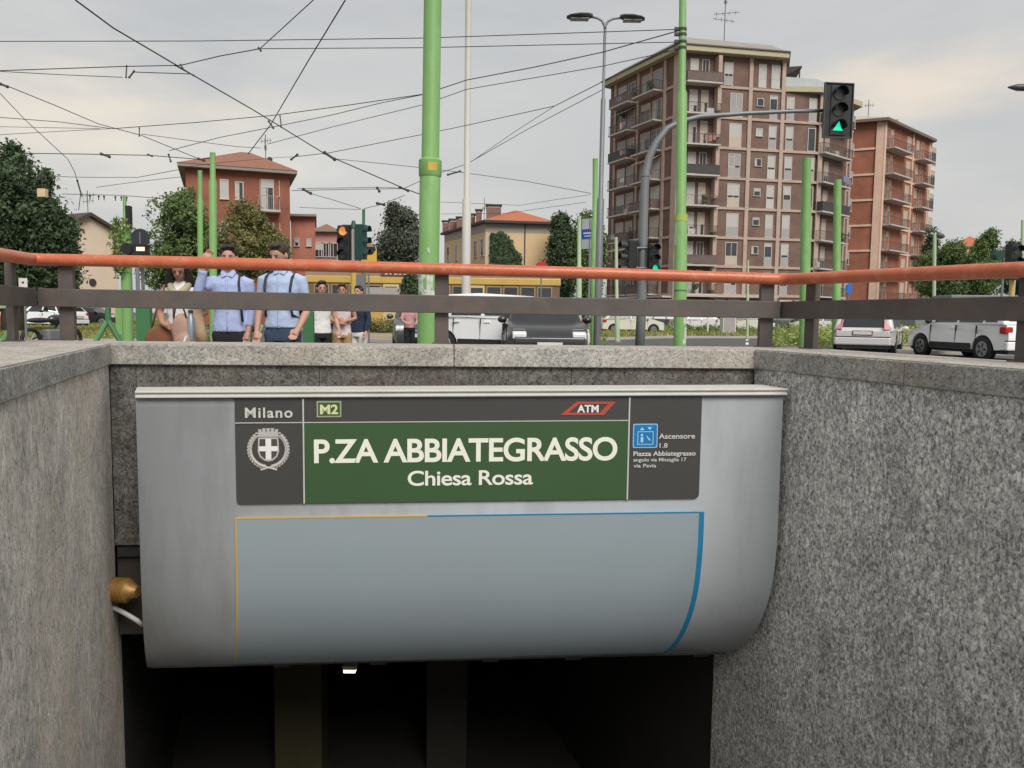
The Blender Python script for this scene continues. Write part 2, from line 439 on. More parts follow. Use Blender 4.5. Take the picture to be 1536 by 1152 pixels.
# corners where the copings meet (mitred blocks outside the corners)
def corner_poly(C, ua, na, wa, ubb, nbb, wb):
    pass
cl = M(); P = C1; a1 = C1 - nl * 0.72; a2 = C1 - nb_ * 0.5; 
def isect(p, u, q, v):
    A = np.array([[u.x, -v.x], [u.y, -v.y]]); b = np.array([q.x - p.x, q.y - p.y]); s = np.linalg.solve(A, b)[0]; return p + u * float(s)
oc1 = isect(C1 - nl * 0.72, dwl, C1 - nb_ * 0.5, ub)
oc2 = isect(C2 - nr * 0.66, dwl, C2 - nb_ * 0.5, ub)
def shrink(pl, k):
    c = sum((Vector(p) for p in pl), Vector((0, 0, 0))) / len(pl); return [Vector(p) + (c - Vector(p)).normalized() * k for p in pl]
for (Cn, sidep, oc, par) in ((C1, C1 - nl * 0.72, oc1, left_wall), (C2, C2 - nr * 0.66, oc2, right_wall)):
    poly = [Cn, Cn - nb_ * 0.5, oc, sidep]
    pp = shrink(poly, 0.003)
    o = obj('corner_slab', M().prism(pp, ZC - CT, ZC - 0.006), S_cop, par, bevel=0.005)
    obj('pale_top', M().prism(shrink(poly, 0.006), ZC - 0.006, ZC), S_top, None).parent = o
    obj('corner_core', M().prism(shrink(poly, 0.02), -0.05, ZC - CT - 0.002), conc, par)

# ------------------------------------------------------------------ ground with the well cut out of it
asph = pm('asphalt', (0.085, 0.084, 0.083), 0.9, 0.2, 3, 0.4, 90, dirt=(0.13, 0.125, 0.115), dirt_scale=0.5)
pave = pm('pavement_concrete', (0.30, 0.285, 0.26), 0.9, 0.15, 2, 0.3, 80, dirt=(0.2, 0.185, 0.16), dirt_scale=0.8)
grass_g = pm('grass_earth', (0.13, 0.145, 0.05), 0.95, 0.35, 1.2, 0.6, 25, dirt=(0.20, 0.17, 0.09), dirt_scale=0.35, dirt_amt=0.7)
dry_g = pm('dry_soil', (0.32, 0.27, 0.19), 0.95, 0.2, 1.2, 0.5, 25, dirt=(0.16, 0.15, 0.07), dirt_scale=0.6)
kerb_m = pm('kerb_granite', (0.38, 0.36, 0.33), 0.8, 0.1, 8)
wl0 = C1 + dwl * LEND; wr0 = C2 + dwl * LEND
h0 = wl0 - nl * 0.60; h1 = wr0 - nr * 0.60; h2 = oc2 + (oc1 - oc2).normalized() * 0.05 ; h3 = oc1 - (oc1 - oc2).normalized() * 0.05
big = 900
g = M()
hole = [Vector((p.x, p.y, 0)) for p in (h0, h1, h2, h3)]
outer = [Vector((-big, -big, 0)), Vector((big, -big, 0)), Vector((big, big, 0)), Vector((-big, big, 0))]
for i in range(4):
    j = (i + 1) % 4
    g.quad(outer[i], outer[j], hole[j], hole[i])
struct('ground', g, asph)
def sheet(name, pts, z, mat, kind='structure'):
    o = obj(name, M().add([(p[0], p[1], z) for p in pts], [tuple(range(len(pts)))]), mat); o['kind'] = kind; return o
def G(px, Y): return (gx(px, Y), Y)
# pavement round the well (ring of four strips)
def off(p, d): return Vector((p.x, p.y, 0)) + d
ring_out = [hole[0] + Vector((-2.5, -2.5, 0)), hole[1] + Vector((2.2, -2.5, 0)), hole[2] + Vector((2.4, 2.2, 0)), hole[3] + Vector((-2.5, 2.2, 0))]
g2 = M()
for i in range(4):
    j = (i + 1) % 4
    a, b, c, d = ring_out[i], ring_out[j], hole[j], hole[i]
    g2.quad((a.x, a.y, .004), (b.x, b.y, .004), (c.x, c.y, .004), (d.x, d.y, .004))
struct('pavement', g2, pave)
def raised(name, pts, mat, kw=0.15, kh=0.12):
    o = sheet(name, pts, kh - 0.01, mat)
    m = M(); n = len(pts)
    for i in range(n):
        a = Vector((pts[i][0], pts[i][1], kh / 2 + 0.001)); b = Vector((pts[(i + 1) % n][0], pts[(i + 1) % n][1], kh / 2 + 0.001))
        m.obar(a, b, kw, kh)
    k = struct('kerb', m, kerb_m)
    return o
left_lawn = [G(-260, 24), G(215, 27), G(330, 44), G(560, 60), G(560, 130), G(-500, 130)]
raised('lawn', left_lawn, grass_g)
mid_lawn = [G(835, 33), G(1000, 41), G(1215, 44), G(1330, 60), G(1200, 78), G(860, 78)]
raised('lawn', mid_lawn, grass_g)
right_verge = [G(1180, 27.5), G(1335, 25.2), G(1600, 24.8), G(1900, 26), G(1900, 46), G(1190, 46)]
raised('verge', right_verge, dry_g)
isl = [G(540, 30), G(600, 29), G(664, 34), G(690, 50), G(520, 50)]
raised('traffic_island', isl, dry_g)
white_paint = pm('road_paint', (0.7, 0.7, 0.68), 0.7, 0.1, 9)
m = M()
for k in range(9):
    y = 14 + k * 6
    m.quad((gx(1120, y), y, .004), (gx(1120, y) + .12, y, .004), (gx(1120, y + 3) + .12, y + 3, .004), (gx(1120, y + 3), y + 3, .004))
o = struct('lane_markings', m, white_paint)

# ------------------------------------------------------------------ stairs and passage
st = pm('stair_granite', (0.16, 0.155, 0.15), 0.7, 0.2, 12, 0.2, 60)
stairs = thing('staircase', 'dark granite steps going down under the station sign', 'stairs')
TLs = frame((0, 0, 0), dwl, nl)
LW = TL
wtop = (C2 - C1).dot(nl)           # clear width measured square to the side walls
z = 0.0; s = -6.6; n_ = 0
while z > -4.2:
    z -= 0.168; s += 0.30; n_ += 1
    obj('step', M(TL).box(s, s + 0.33, 0.005, wtop - 0.005, z - 0.3, z), st, stairs)
passage = thing('underpass', 'unlit concrete passage beyond the foot of the stairs', 'passage')
PD = 16.0
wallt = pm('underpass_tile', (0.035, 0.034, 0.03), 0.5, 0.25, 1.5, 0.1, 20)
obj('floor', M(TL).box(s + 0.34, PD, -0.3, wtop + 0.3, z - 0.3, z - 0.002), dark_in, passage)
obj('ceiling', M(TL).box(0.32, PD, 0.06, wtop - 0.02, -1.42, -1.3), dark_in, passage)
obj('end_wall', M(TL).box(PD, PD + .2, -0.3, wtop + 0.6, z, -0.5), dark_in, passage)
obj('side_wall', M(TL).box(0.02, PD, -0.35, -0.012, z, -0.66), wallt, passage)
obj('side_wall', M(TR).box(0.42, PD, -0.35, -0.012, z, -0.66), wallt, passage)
# the last of the stone cladding past the back corner on the right
obj('stone_panel', M(TR).box(0.003, 0.40, -0.03, 0.0, -5.2, -0.64), S_right, right_wall)
obj('stone_panel', M(TL).box(0.003, 0.16, -0.03, 0.0, -5.2, -0.9), S_left, left_wall)
# dark lintel and conduits under the parapet
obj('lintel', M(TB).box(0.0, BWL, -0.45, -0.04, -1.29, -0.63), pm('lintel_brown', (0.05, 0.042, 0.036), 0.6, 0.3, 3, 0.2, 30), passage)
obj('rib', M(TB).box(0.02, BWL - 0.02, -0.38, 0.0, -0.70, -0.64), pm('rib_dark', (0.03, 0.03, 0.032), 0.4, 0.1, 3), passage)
# pier in the passage (ochre) and others
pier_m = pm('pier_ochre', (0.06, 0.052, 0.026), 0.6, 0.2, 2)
def pier(px0, px1, Y, mat, nm='pier'):
    a = at(px0, 1080, Y); b = at(px1, 1080, Y)
    return obj(nm, M().box(a.x, b.x, Y, Y + 0.3, z, -1.42), mat, passage)
pier(412, 482, 8.5, pier_m)
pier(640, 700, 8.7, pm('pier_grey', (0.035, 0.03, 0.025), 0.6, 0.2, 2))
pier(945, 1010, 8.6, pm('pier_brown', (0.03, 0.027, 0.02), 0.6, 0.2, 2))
cl_ = thing('ceiling_lamp', 'small lit warm lamp under the ceiling just below the sign', 'lamp', at(525, 1002, 6.6))
obj('housing', M().box(-0.06, 0.06, -0.04, 0.04, 0.0, 0.03), pm('lamp_white', (0.5, 0.5, 0.48), 0.5), cl_, loc=(0, 0, 0))
obj('diffuser', M().box(-0.05, 0.05, -0.035, 0.035, -0.03, 0.0), pm('lamp_lit', (0.9, 0.8, 0.6), 0.5, emit=(1.0, 0.70, 0.34, 1.2)), cl_, loc=(0, 0, 0))

# brass fitting and the grey cable at the left
pf = thing('pipe_fitting', 'brass coloured pipe coupling poking out of the left wall beside the sign', 'pipe', at(170, 885, 5.35))
pa = at(140, 884, 5.42); pb = at(162, 884, 5.37); pc = at(196, 886, 5.34); pd_ = at(207, 888, 5.33)
br = pm('brass_paint', (0.30, 0.17, 0.05), 0.45, 0.35, 20, 0.3, 60, metal=0.35)
obj('socket', M().tube([pa, pb], [0.085, 0.085], 20), pm('grey_plastic', (0.2, 0.2, 0.19), 0.6), pf, smooth=True, auto=40)
mm = M()
mm.tube([pb, pb.lerp(pc, 0.05), pb.lerp(pc, .1), pc.lerp(pb, .1), pc, pd_], [0.082, 0.09, 0.084, 0.084, 0.062, 0.04], 20)
for k in range(5):
    q = pb.lerp(pc, 0.18 + 0.15 * k); mm.tube([q - (pc - pb) * 0.03, q + (pc - pb) * 0.03], 0.088, 20)
obj('coupling', mm, br, pf, smooth=True, auto=40)
cb = [at(145, 905, 5.4), at(160, 907, 5.38), at(180, 916, 5.36), at(196, 925, 5.34), at(206, 931, 5.34), at(214, 938, 5.36)]
tag(obj('cable', M().tube(cb, 0.017, 8), pm('cable_grey', (0.42, 0.42, 0.40), 0.5), smooth=True), 'pale grey bent cable below the brass coupling on the left wall', 'cable')
# ------------------------------------------------------------------ the station sign
SA = at(207, 700, 5.2); SB = at(1170, 700, 5.47); SA.z = SB.z = 0
SU = (SB - SA).normalized(); SN = Vector((SU.y, -SU.x, 0)); SL = (SB - SA).length
TS = frame(SA, SU, Vector((0.42, -1, 0)))      # its ends run nearly parallel to the side walls
kk_ = 0.0105; TS = TS @ Matrix(((1, 0, 0, 0), (0, 1, 0, 0), (kk_, 0, 1, -kk_ * SL / 2), (0, 0, 0, 1)))     # hangs a touch low at its left end
TSi = TS.inverted()
def sgn(px, py, off=0.0):
    """point of the photograph on the sign's front plane -> (x along sign, z)"""
    p = TSi @ on_plane(px, py, SA + SN * off, SN); return p.x, p.z
zt = (sgn(207, 592)[1] + sgn(1170, 596)[1]) / 2
print('sign', SL, 'top', zt, sgn(207, 592), sgn(1170, 596))
prof = [(0, zt), (0, 0.0), (0.0, -0.48), (0.010, -0.68), (0.034, -0.87), (0.08, -1.04), (0.15, -1.20), (0.245, -1.345), (0.36, -1.465), (0.50, -1.565)]
def smooth_prof(pr, n=5):
    out = []
    for i in range(len(pr) - 1):
        p0 = pr[max(i - 1, 0)]; p1 = pr[i]; p2 = pr[i + 1]; p3 = pr[min(i + 2, len(pr) - 1)]
        for k in range(n):
            t = k / n
            f = lambda a, b, c, d: 0.5 * (2 * b + (c - a) * t + (2 * a - 5 * b + 4 * c - d) * t * t + (-a + 3 * b - 3 * c + d) * t ** 3)
            out.append((f(p0[0], p1[0], p2[0], p3[0]), f(p0[1], p1[1], p2[1], p3[1])))
    out.append(pr[-1]); return out
SP = smooth_prof(prof)
def t_at(z):
    for i in range(len(SP) - 1):
        if SP[i][1] >= z >= SP[i + 1][1]:
            k = (SP[i][1] - z) / (SP[i][1] - SP[i + 1][1] + 1e-9); return SP[i][0] + k * (SP[i + 1][0] - SP[i][0])
    return 0.0
def normal_off(z, h):
    dz = 0.02; a = t_at(min(z + dz, zt)); b = t_at(max(z - dz, SP[-1][1] + 0.001)); s = (b - a) / (2 * dz)
    k = 1 / math.sqrt(1 + s * s); return (t_at(z) - h * k, z - h * s * k)
def curved(poly_cols, h0, h1, T=TS):
    """sheet following the curved casing: list of (x, [z...]) columns with equal lengths"""
    pass
sg = thing('station_sign', 'wide curved silver metro entrance sign with green name band and blank blue-grey panel', 'sign', SA)
metal = pm('silver_paint', (0.49, 0.525, 0.55), 0.28, 0.05, 2.2, 0.0, 40, metal=0.12, spec=0.6, dirt=(0.36, 0.365, 0.36), dirt_scale=3.0, dirt_amt=0.55, stretch=(1, 1, .22))
m = M(TS); n = len(SP)
vs = []; fs = []
for (x) in (0.0, SL):
    for (t, z_) in SP: vs.append((x, -t, z_))
for i in range(n - 1): fs.append((i, i + 1, n + i + 1, n + i))
m.add(vs, fs)
cas = obj('casing', m, metal, sg, smooth=True)
sf = cas.modifiers.new('shell', 'SOLIDIFY'); sf.thickness = 0.012; sf.offset = 0
# end cheeks, a hair inside
for x in (0.012, SL - 0.02):
    poly = [(-t - 0.008, z_) for (t, z_) in SP] + [(-0.52, -1.545), (-0.30, -0.75), (-0.30, zt)]
    mm = M(TS); k = len(poly)
    mm.add([(x, p[0], p[1]) for p in poly] + [(x + 0.008, p[0], p[1]) for p in poly],
           [tuple(range(k)), tuple(range(2 * k - 1, k - 1, -1))] + [(i, (i + 1) % k, k + (i + 1) % k, k + i) for i in range(k)])
    obj('end_cheek', mm, pm('cheek_grey', (0.22, 0.225, 0.23), 0.5), sg)
# dark soffit closing the underside, with small fixings
obj('soffit', M(TS).box(0.03, SL - 0.03, -0.60, -0.47, -1.565, -1.54), pm('soffit_dark', (0.06, 0.06, 0.062), 0.5, 0.2, 4), sg)
for px in (430, 588, 770, 1112, 905):
    x = sgn(px, 990)[0] + 0.02
    obj('bracket', M(TS).box(x - 0.06, x + 0.06, -0.60, -0.50, -1.595, -1.565), pm('bracket_black', (0.03, 0.03, 0.03), 0.4), sg)
# pale gutter over the top edge
wht = pm('cap_white', (0.54, 0.53, 0.49), 0.5, 0.08, 5, dirt=(0.4, 0.38, 0.33), dirt_scale=3)
capp = [(0.045, zt + 0.0), (0.045, zt + 0.014), (0.037, zt + 0.017), (0.037, zt + 0.030), (0.05, zt + 0.033), (0.05, zt + 0.046), (-0.22, zt + 0.052), (-0.22, zt + 0.0)]
mm = M(TS); k = len(capp)
mm.add([(-0.004, p[0], p[1]) for p in capp] + [(SL + 0.002, p[0], p[1]) for p in capp],
       [tuple(range(k)), tuple(range(2 * k - 1, k - 1, -1))] + [(i, (i + 1) % k, k + (i + 1) % k, k + i) for i in range(k)])
obj('gutter_cap', mm, wht, sg, bevel=0.004)

def rrect(x0, x1, z0, z1, r, cn=(1, 1, 1, 1), seg=5):
    """corners: bl br tr tl"""
    out = []
    for (cx, cz, a0, c) in ((x0 + r, z0 + r, 180, cn[0]), (x1 - r, z0 + r, 270, cn[1]), (x1 - r, z1 - r, 0, cn[2]), (x0 + r, z1 - r, 90, cn[3])):
        if c:
            for k in range(seg + 1):
                a = R(a0 + 90 * k / seg); out.append((cx + r * math.cos(a), cz + r * math.sin(a)))
        else:
            out.append((cx + (r if a0 in (270, 0) else -r), cz + (r if a0 in (0, 90) else -r)))
    return out
def plate(name, poly, y0, y1, mat, par, loc=None):
    mm = M(TS); k = len(poly)
    mm.add([(p[0], y0, p[1]) for p in poly] + [(p[0], y1, p[1]) for p in poly],
           [tuple(range(k)), tuple(range(2 * k - 1, k - 1, -1))] + [(i, (i + 1) % k, k + (i + 1) % k, k + i) for i in range(k)])
    return obj(name, mm, mat, par)
blk = pm('sign_charcoal', (0.058, 0.057, 0.055), 0.45, 0.05, 3)
grn = pm('sign_green', (0.042, 0.092, 0.036), 0.5, 0.05, 3)
cream = pm('letter_cream', (0.78, 0.78, 0.68), 0.6, 0.02)
lineM = pm('sign_line', (0.50, 0.50, 0.46), 0.6, 0.02)
bx0 = (sgn(353, 600)[0] + sgn(353, 750)[0]) / 2; bx1 = sgn(1048, 670)[0]
bz1 = zt - 0.012; bz0 = (sgn(400, 757)[1] + sgn(1000, 745)[1]) / 2
board = plate('name_board', rrect(bx0, bx1, bz0, bz1, 0.03, (1, 1, 0, 0)), 0.0, 0.022, blk, sg)
xg0 = sgn(455, 690)[0]; xg1 = sgn(939, 690)[0]; zl = (sgn(455, 632)[1] + sgn(939, 631)[1]) / 2
plate('green_band', [(xg0, bz0 + 0.002), (xg1, bz0 + 0.002), (xg1, zl), (xg0, zl)], 0.022, 0.025, grn, board)
lw = 0.006
for (a, b, c, d) in ((xg0 - lw, xg0 + lw * .6, bz0, bz1), (xg1 - lw * .6, xg1 + lw, bz0, bz1)):
    plate('divider', [(a, c), (b, c), (b, d), (a, d)], 0.024, 0.028, lineM, board)
plate('divider', [(bx0, zl - lw / 2), (xg1, zl - lw / 2), (xg1, zl + lw / 2), (bx0, zl + lw / 2)], 0.0245, 0.0275, lineM, board)

def text(txt, px0, px1, py_cap, py_base, par, mat, name='lettering', bold=0.0, track=1.0, y=0.0275, fit=True, box=None):
    """letters whose capitals run from py_cap to py_base between two columns of the photograph"""
    cu = bpy.data.curves.new(name, 'FONT'); cu.body = txt; cu.size = 1.0; cu.extrude = 0.0; cu.offset = bold; cu.space_character = track
    tmp = bpy.data.objects.new(name, cu); COL.objects.link(tmp)
    bpy.context.view_layer.update()
    me = bpy.data.meshes.new_from_object(tmp.evaluated_get(bpy.context.evaluated_depsgraph_get()))
    COL.objects.unlink(tmp); bpy.data.objects.remove(tmp)
    xs = [v.co.x for v in me.vertices]; x0, x1 = min(xs), max(xs)
    cap = 0.729 if True else 1
    pm_ = (px0 + px1) / 2
    if box is None:
        wx0 = sgn(px0, (py_cap + py_base) / 2)[0]; wx1 = sgn(px1, (py_cap + py_base) / 2)[0]
        zb = sgn(pm_, py_base)[1]; zc = sgn(pm_, py_cap)[1]
    else: wx0, wx1, zb, zc = box
    sx = (wx1 - wx0) / (x1 - x0); sz = (zc - zb) / cap
    vs = [Vector((wx0 + (v.co.x - x0) * sx, y, zb + v.co.y * sz)) for v in me.vertices]
    off = world_loc(par)
    me2 = bpy.data.meshes.new(name)
    me2.from_pydata([tuple(TS @ v - off) for v in vs], [], [tuple(p.vertices) for p in me.polygons])
    me2.materials.append(mat)
    o = bpy.data.objects.new(name, me2); COL.objects.link(o); o.parent = par
    md = o.modifiers.new('depth', 'SOLIDIFY'); md.thickness = 0.0015; md.offset = 0
    bpy.data.meshes.remove(me); bpy.data.curves.remove(cu)
    return o
text('P.ZA ABBIATEGRASSO', 470, 923, 655.5, 690.5, board, cream, bold=0.022, track=0.95)
text('Chiesa Rossa', 610, 797, 703.5, 726, board, cream, bold=0.014, track=0.95)
text('Milano', 367, 438, 610, 625.5, board, pm('letter_grey', (0.55, 0.55, 0.52), 0.6, 0.02), bold=0.02, track=1.15)
grw = MATS['letter_grey']
text('Ascensore', 985, 1039, 649, 657, board, grw, bold=0.015)
text('1.8', 986, 998, 663.5, 670.5, board, grw, bold=0.01)
text('Piazza Abbiategrasso', 947, 1040, 675.5, 682.5, board, grw, bold=0.02)
text('angolo via Missaglia 17', 947, 1026, 685.5, 691, board, grw, bold=0.012)
text('via Pavia', 947, 981, 694.5, 700, board, grw, bold=0.012)
# M2 badge
def sbox(px0, py0, px1, py1):
    xa, za = sgn(px0, py0); xb, zb = sgn(px1, py1); return xa, xb, zb, za
xa, xb, za, zb = sbox(474, 601, 511, 625)
fr = plate('line_badge', [(xa, za), (xb, za), (xb, zb), (xa, zb)], 0.022, 0.0255, pm('badge_edge', (0.30, 0.36, 0.22), 0.6, 0.05), board)
plate('badge_field', [(xa + .010, za + .010), (xb - .010, za + .010), (xb - .010, zb - .010), (xa + .010, zb - .010)], 0.0255, 0.0268, pm('badge_green', (0.05, 0.09, 0.035), 0.6, 0.05), fr)
bdl = pm('badge_letter', (0.62, 0.66, 0.36), 0.6, 0.05)
text('M2', 479, 506, 606, 620, fr, bdl, bold=0.03, y=0.0285)
# operator's parallelogram
red = pm('logo_red', (0.42, 0.07, 0.045), 0.5, 0.1, 4)
def para(px, name, mat, y0, y1, par):
    return plate(name, [sgn(*p) for p in px], y0, y1, mat, par)
o1 = [(838, 622), (903, 622), (921, 602), (863, 602)]; i1 = [(850, 618.5), (897, 618.5), (910, 605.5), (866, 605.5)]
mm = M(TS); po = [sgn(*p) for p in o1]; pi_ = [sgn(*p) for p in i1]
mm.add([(p[0], 0.0265, p[1]) for p in po + pi_] + [(p[0], 0.022, p[1]) for p in po + pi_],
       [(i, (i + 1) % 4, 4 + (i + 1) % 4, 4 + i) for i in range(4)] + [(8 + i, 8 + (i + 1) % 4, (i + 1) % 4, i) for i in range(4)] + [(12 + i, 12 + (i + 1) % 4, 4 + (i + 1) % 4, 4 + i) for i in range(4)])
lg = obj('operator_logo', mm, red, board)
text('ATM', 863, 895, 606.5, 617.5, lg, pm('letter_white', (0.75, 0.75, 0.73), 0.5, 0.02), bold=0.03, y=0.0278)
# lift pictogram
xa, xb, za, zb = sbox(947, 635, 983, 671)
lp = plate('lift_pictogram', rrect(xa, xb, za, zb, 0.012), 0.022, 0.0255, pm('picto_edge', (0.25, 0.45, 0.62), 0.5, 0.03), board)
blu = pm('picto_blue', (0.012, 0.17, 0.42), 0.45, 0.04)
plate('field', rrect(xa + .008, xb - .008, za + .008, zb - .008, 0.008), 0.0255, 0.0265, blu, lp)
pw = xb - xa; ph = zb - za
pl_ = pm('picto_light', (0.35, 0.62, 0.8), 0.5, 0.02)
mm = M(TS)
def pb_(a, b, c, d): mm.box(xa + pw * a, xa + pw * b, 0.0265, 0.028, za + ph * c, za + ph * d)
pb_(.18, .82, .14, .165); pb_(.18, .82, .66, .685); pb_(.18, .205, .165, .66); pb_(.795, .82, .165, .66)
obj('cabin_outline', mm, pl_, lp)
mm = M(TS)
mm.extr([(xa + pw * .27, za + ph * .74), (xa + pw * .45, za + ph * .74), (xa + pw * .36, za + ph * .86)], 0.0265, 0.028)
mm.extr([(xa + pw * .57, za + ph * .86), (xa + pw * .75, za + ph * .86), (xa + pw * .66, za + ph * .74)], 0.0265, 0.028)
obj('arrow', mm, pl_, lp)
mm = M(TS)
pb_(.31, .41, .24, .46)
mm.sphere((xa + pw * .36, 0.0265, za + ph * .53), (pw * .05, 0.0015, ph * .05))
mm.extr([(xa + pw * .52, za + ph * .5), (xa + pw * .56, za + ph * .5), (xa + pw * .72, za + ph * .32), (xa + pw * .66, za + ph * .30)], 0.0265, 0.028)
obj('passenger_mark', mm, pl_, lp)
# the city's arms: crowned shield with a cross between two boughs
ar = pm('arms_grey', (0.46, 0.44, 0.42), 0.6, 0.05)
cx, cz = sgn(402, 672); ux = sgn(412, 672)[0] - cx; ux /= 10.0     # metres per photograph pixel
def A(px, py): return (cx + (px - 402) * ux, cz - (py - 672) * ux)
def shield(k, d=0):
    pts = [(-15 * k, -17 * k + d), (15 * k, -17 * k + d), (16 * k, 4 * k), (13 * k, 13 * k), (6 * k, 18.5 * k), (0, 20 * k), (-6 * k, 18.5 * k), (-13 * k, 13 * k), (-16 * k, 4 * k)]
    return [(cx + a * ux, cz - b * ux) for a, b in pts][::-1]
em = plate('city_arms', shield(1.0), 0.022, 0.0245, ar, board)
plate('shield_field', shield(0.86), 0.0245, 0.0255, pm('arms_dark', (0.07, 0.065, 0.06), 0.6), em)
mm = M(TS)
mm.box(cx - 4.2 * ux, cx + 4.2 * ux, 0.0255, 0.027, cz - 17 * ux, cz + 15 * ux)
mm.box(cx - 13.8 * ux, cx - 4.2 * ux, 0.0255, 0.027, cz - 4 * ux, cz + 3.6 * ux).box(cx + 4.2 * ux, cx + 13.8 * ux, 0.0255, 0.027, cz - 4 * ux, cz + 3.6 * ux)
obj('cross', mm, pm('arms_white', (0.76, 0.74, 0.72), 0.6, 0.02), em)
mm = M(TS)
mm.box(cx - 14 * ux, cx + 14 * ux, 0.022, 0.0255, cz + 18 * ux, cz + 20.5 * ux)
mm.box(cx - 13 * ux, cx + 13 * ux, 0.022, 0.0238, cz + 20.5 * ux, cz + 26 * ux)
for k in range(5):
    c_ = cx + (k - 2) * 6.2 * ux; h_ = 29.5 + (1.6 if k in (1, 2, 3) else 0)
    mm.box(c_ - 2.2 * ux, c_ + 2.2 * ux, 0.0238, 0.0262, cz + 20.5 * ux, cz + (h_ - 2) * ux)
    mm.box(c_ - 2.6 * ux, c_ + 2.6 * ux, 0.0238, 0.0266, cz + (h_ - 2) * ux, cz + h_ * ux)
obj('mural_crown', mm, ar, em)
for sd in (-1, 1):
    mm = M(TS)
    for k in range(15):
        a = -62 + k * 9.2      # degrees from straight down, swinging outwards and up
        th = R(-90 + (a + 62) * 1.02 + 14)
        for rr, ll in ((26, 6.5), (30.5, 5.5)):
            x0_ = math.cos(th) * rr * sd; z0_ = math.sin(th) * rr * 0.98 - 1
            d_ = th + math.pi / 2 + (0.45 if rr > 28 else -0.35)
            dx, dz = math.cos(d_) * ll * sd, math.sin(d_) * ll
            nx, nz = -dz / ll * 1.7, dx / ll * 1.7
            mm.add([(cx + (x0_ - dx * .5) * ux, .0245, cz + (z0_ - dz * .5) * ux), (cx + (x0_ + nx) * ux, .0245, cz + (z0_ + nz) * ux),
                    (cx + (x0_ + dx * .6) * ux, .0245, cz + (z0_ + dz * .6) * ux), (cx + (x0_ - nx) * ux, .0245, cz + (z0_ - nz) * ux)], [(0, 1, 2, 3)])
    pts = [(cx + math.cos(R(-90 + k * 13 + 10)) * 28 * ux * sd, 0.0232, cz + (math.sin(R(-90 + k * 13 + 10)) * 27.5 - 1) * ux) for k in range(11)]
    pts = [(cx - 12 * ux * sd, 0.0232, cz - 33 * ux)] + pts
    mm.tube(pts, 1.6 * ux, 6)
    obj('bough', mm, ar, em)

# blank panel over the curved lower part
xa0 = (sgn(355, 800)[0]); xb0 = sgn(1045, 790)[0]
pz1 = (sgn(355, 781)[1] + sgn(1045, 765)[1]) / 2; pz0 = -1.475
def curved_strip(name, x0, x1, z0, z1, h0, h1, mat, par, nz=26, sm=True):
    mm = M(TS); vs = []; fs = []
    for h in (h1, h0):
        for x in (x0, x1):
            for k in range(nz + 1):
                zz = z1 + (z0 - z1) * k / nz
                t, z2 = normal_off(zz, h); vs.append((x, -t, z2))
    q = nz + 1
    for k in range(nz):
        fs.append((k, k + 1, q + k + 1, q + k)); fs.append((2 * q + k, 3 * q + k, 3 * q + k + 1, 2 * q + k + 1))
        fs.append((k, 2 * q + k, 2 * q + k + 1, k + 1)); fs.append((q + k, q + k + 1, 3 * q + k + 1, 3 * q + k))
    fs.append((0, q, 3 * q, 2 * q)); fs.append((nz, 2 * q + nz, 3 * q + nz, q + nz))
    mm.add(vs, fs); return obj(name, mm, mat, par, smooth=sm, auto=40)
pan = curved_strip('blank_panel', xa0, xb0, pz0, pz1, 0.004, 0.022, pm('panel_bluegrey', (0.26, 0.31, 0.335), 0.8, 0.03, 1.2, metal=0.0, dirt=(0.29, 0.30, 0.35), dirt_scale=0.9, dirt_amt=0.3), sg)
yel = pm('edge_yellow', (0.50, 0.33, 0.10), 0.5, 0.08, 5); bl2 = pm('edge_blue', (0.015, 0.19, 0.36), 0.45, 0.06, 5)
curved_strip('yellow_edge', xa0 - 0.012, xa0, pz0, pz1 + 0.006, 0.004, 0.024, yel, pan)
xm = sgn(640, 772)[0]
curved_strip('yellow_edge', xa0, xm, pz1, pz1 + 0.007, 0.004, 0.024, yel, pan, 2)
curved_strip('blue_edge', xm, xb0, pz1, pz1 + 0.007, 0.004, 0.024, bl2, pan, 2)
curved_strip('blue_edge', xb0, xb0 + 0.036, pz0 + 0.02, pz1 + 0.006, 0.004, 0.024, bl2, pan)
curved_strip('blue_edge', sgn(800, 975)[0], xb0 + 0.036, pz0 - 0.014, pz0, 0.004, 0.02, bl2, pan, 2)

# ------------------------------------------------------------------ guard railing on the coping
rl = thing('guard_railing', 'brown steel railing with red tubular handrail standing on the stairwell parapet', 'railing')
rail_b = pm('rail_brown', (0.088, 0.076, 0.070), 0.6, 0.2, 5, 0.15, 50, dirt=(0.15, 0.10, 0.075), dirt_scale=3.5, dirt_amt=0.5)
rail_r = pm('handrail_red', (0.46, 0.115, 0.05), 0.42, 0.12, 6, 0.05, 60, dirt=(0.60, 0.28, 0.17), dirt_scale=9, dirt_amt=0.45, coat=0.1)
hp = [at(1536, 398, 4.42)]
H = [at(48, 389, 6.02), at(300, 394, 6.08), at(640, 403, 6.17), at(900, 410, 6.25), at(1178, 419, 6.34)]
dR = (H[-1] - Vector(at(1536, 404.5, 4.40))); eR = H[-1] - dR * 1.9
dL = -dwl * 6.5; hL = H[0] + Vector((dL.x, dL.y, -0.17))
def fillet(pts, i, r=0.10, n=6):
    p = pts[i]; a = (pts[i - 1] - p).normalized(); b = (pts[i + 1] - p).normalized()
    p0 = p + a * r; p1 = p + b * r
    return [p0 * (1 - t) ** 2 + p * 2 * t * (1 - t) + p1 * t * t for t in [k / n for k in range(n + 1)]]
path = [hL, H[0], H[1], H[2], H[3], H[4], eR]
pts = [hL] + fillet(path, 1) + H[1:4] + fillet(path, 5) + [eR]
hr = obj('handrail', M().tube(pts, 0.0455, 20), rail_r, rl, smooth=True, auto=40)
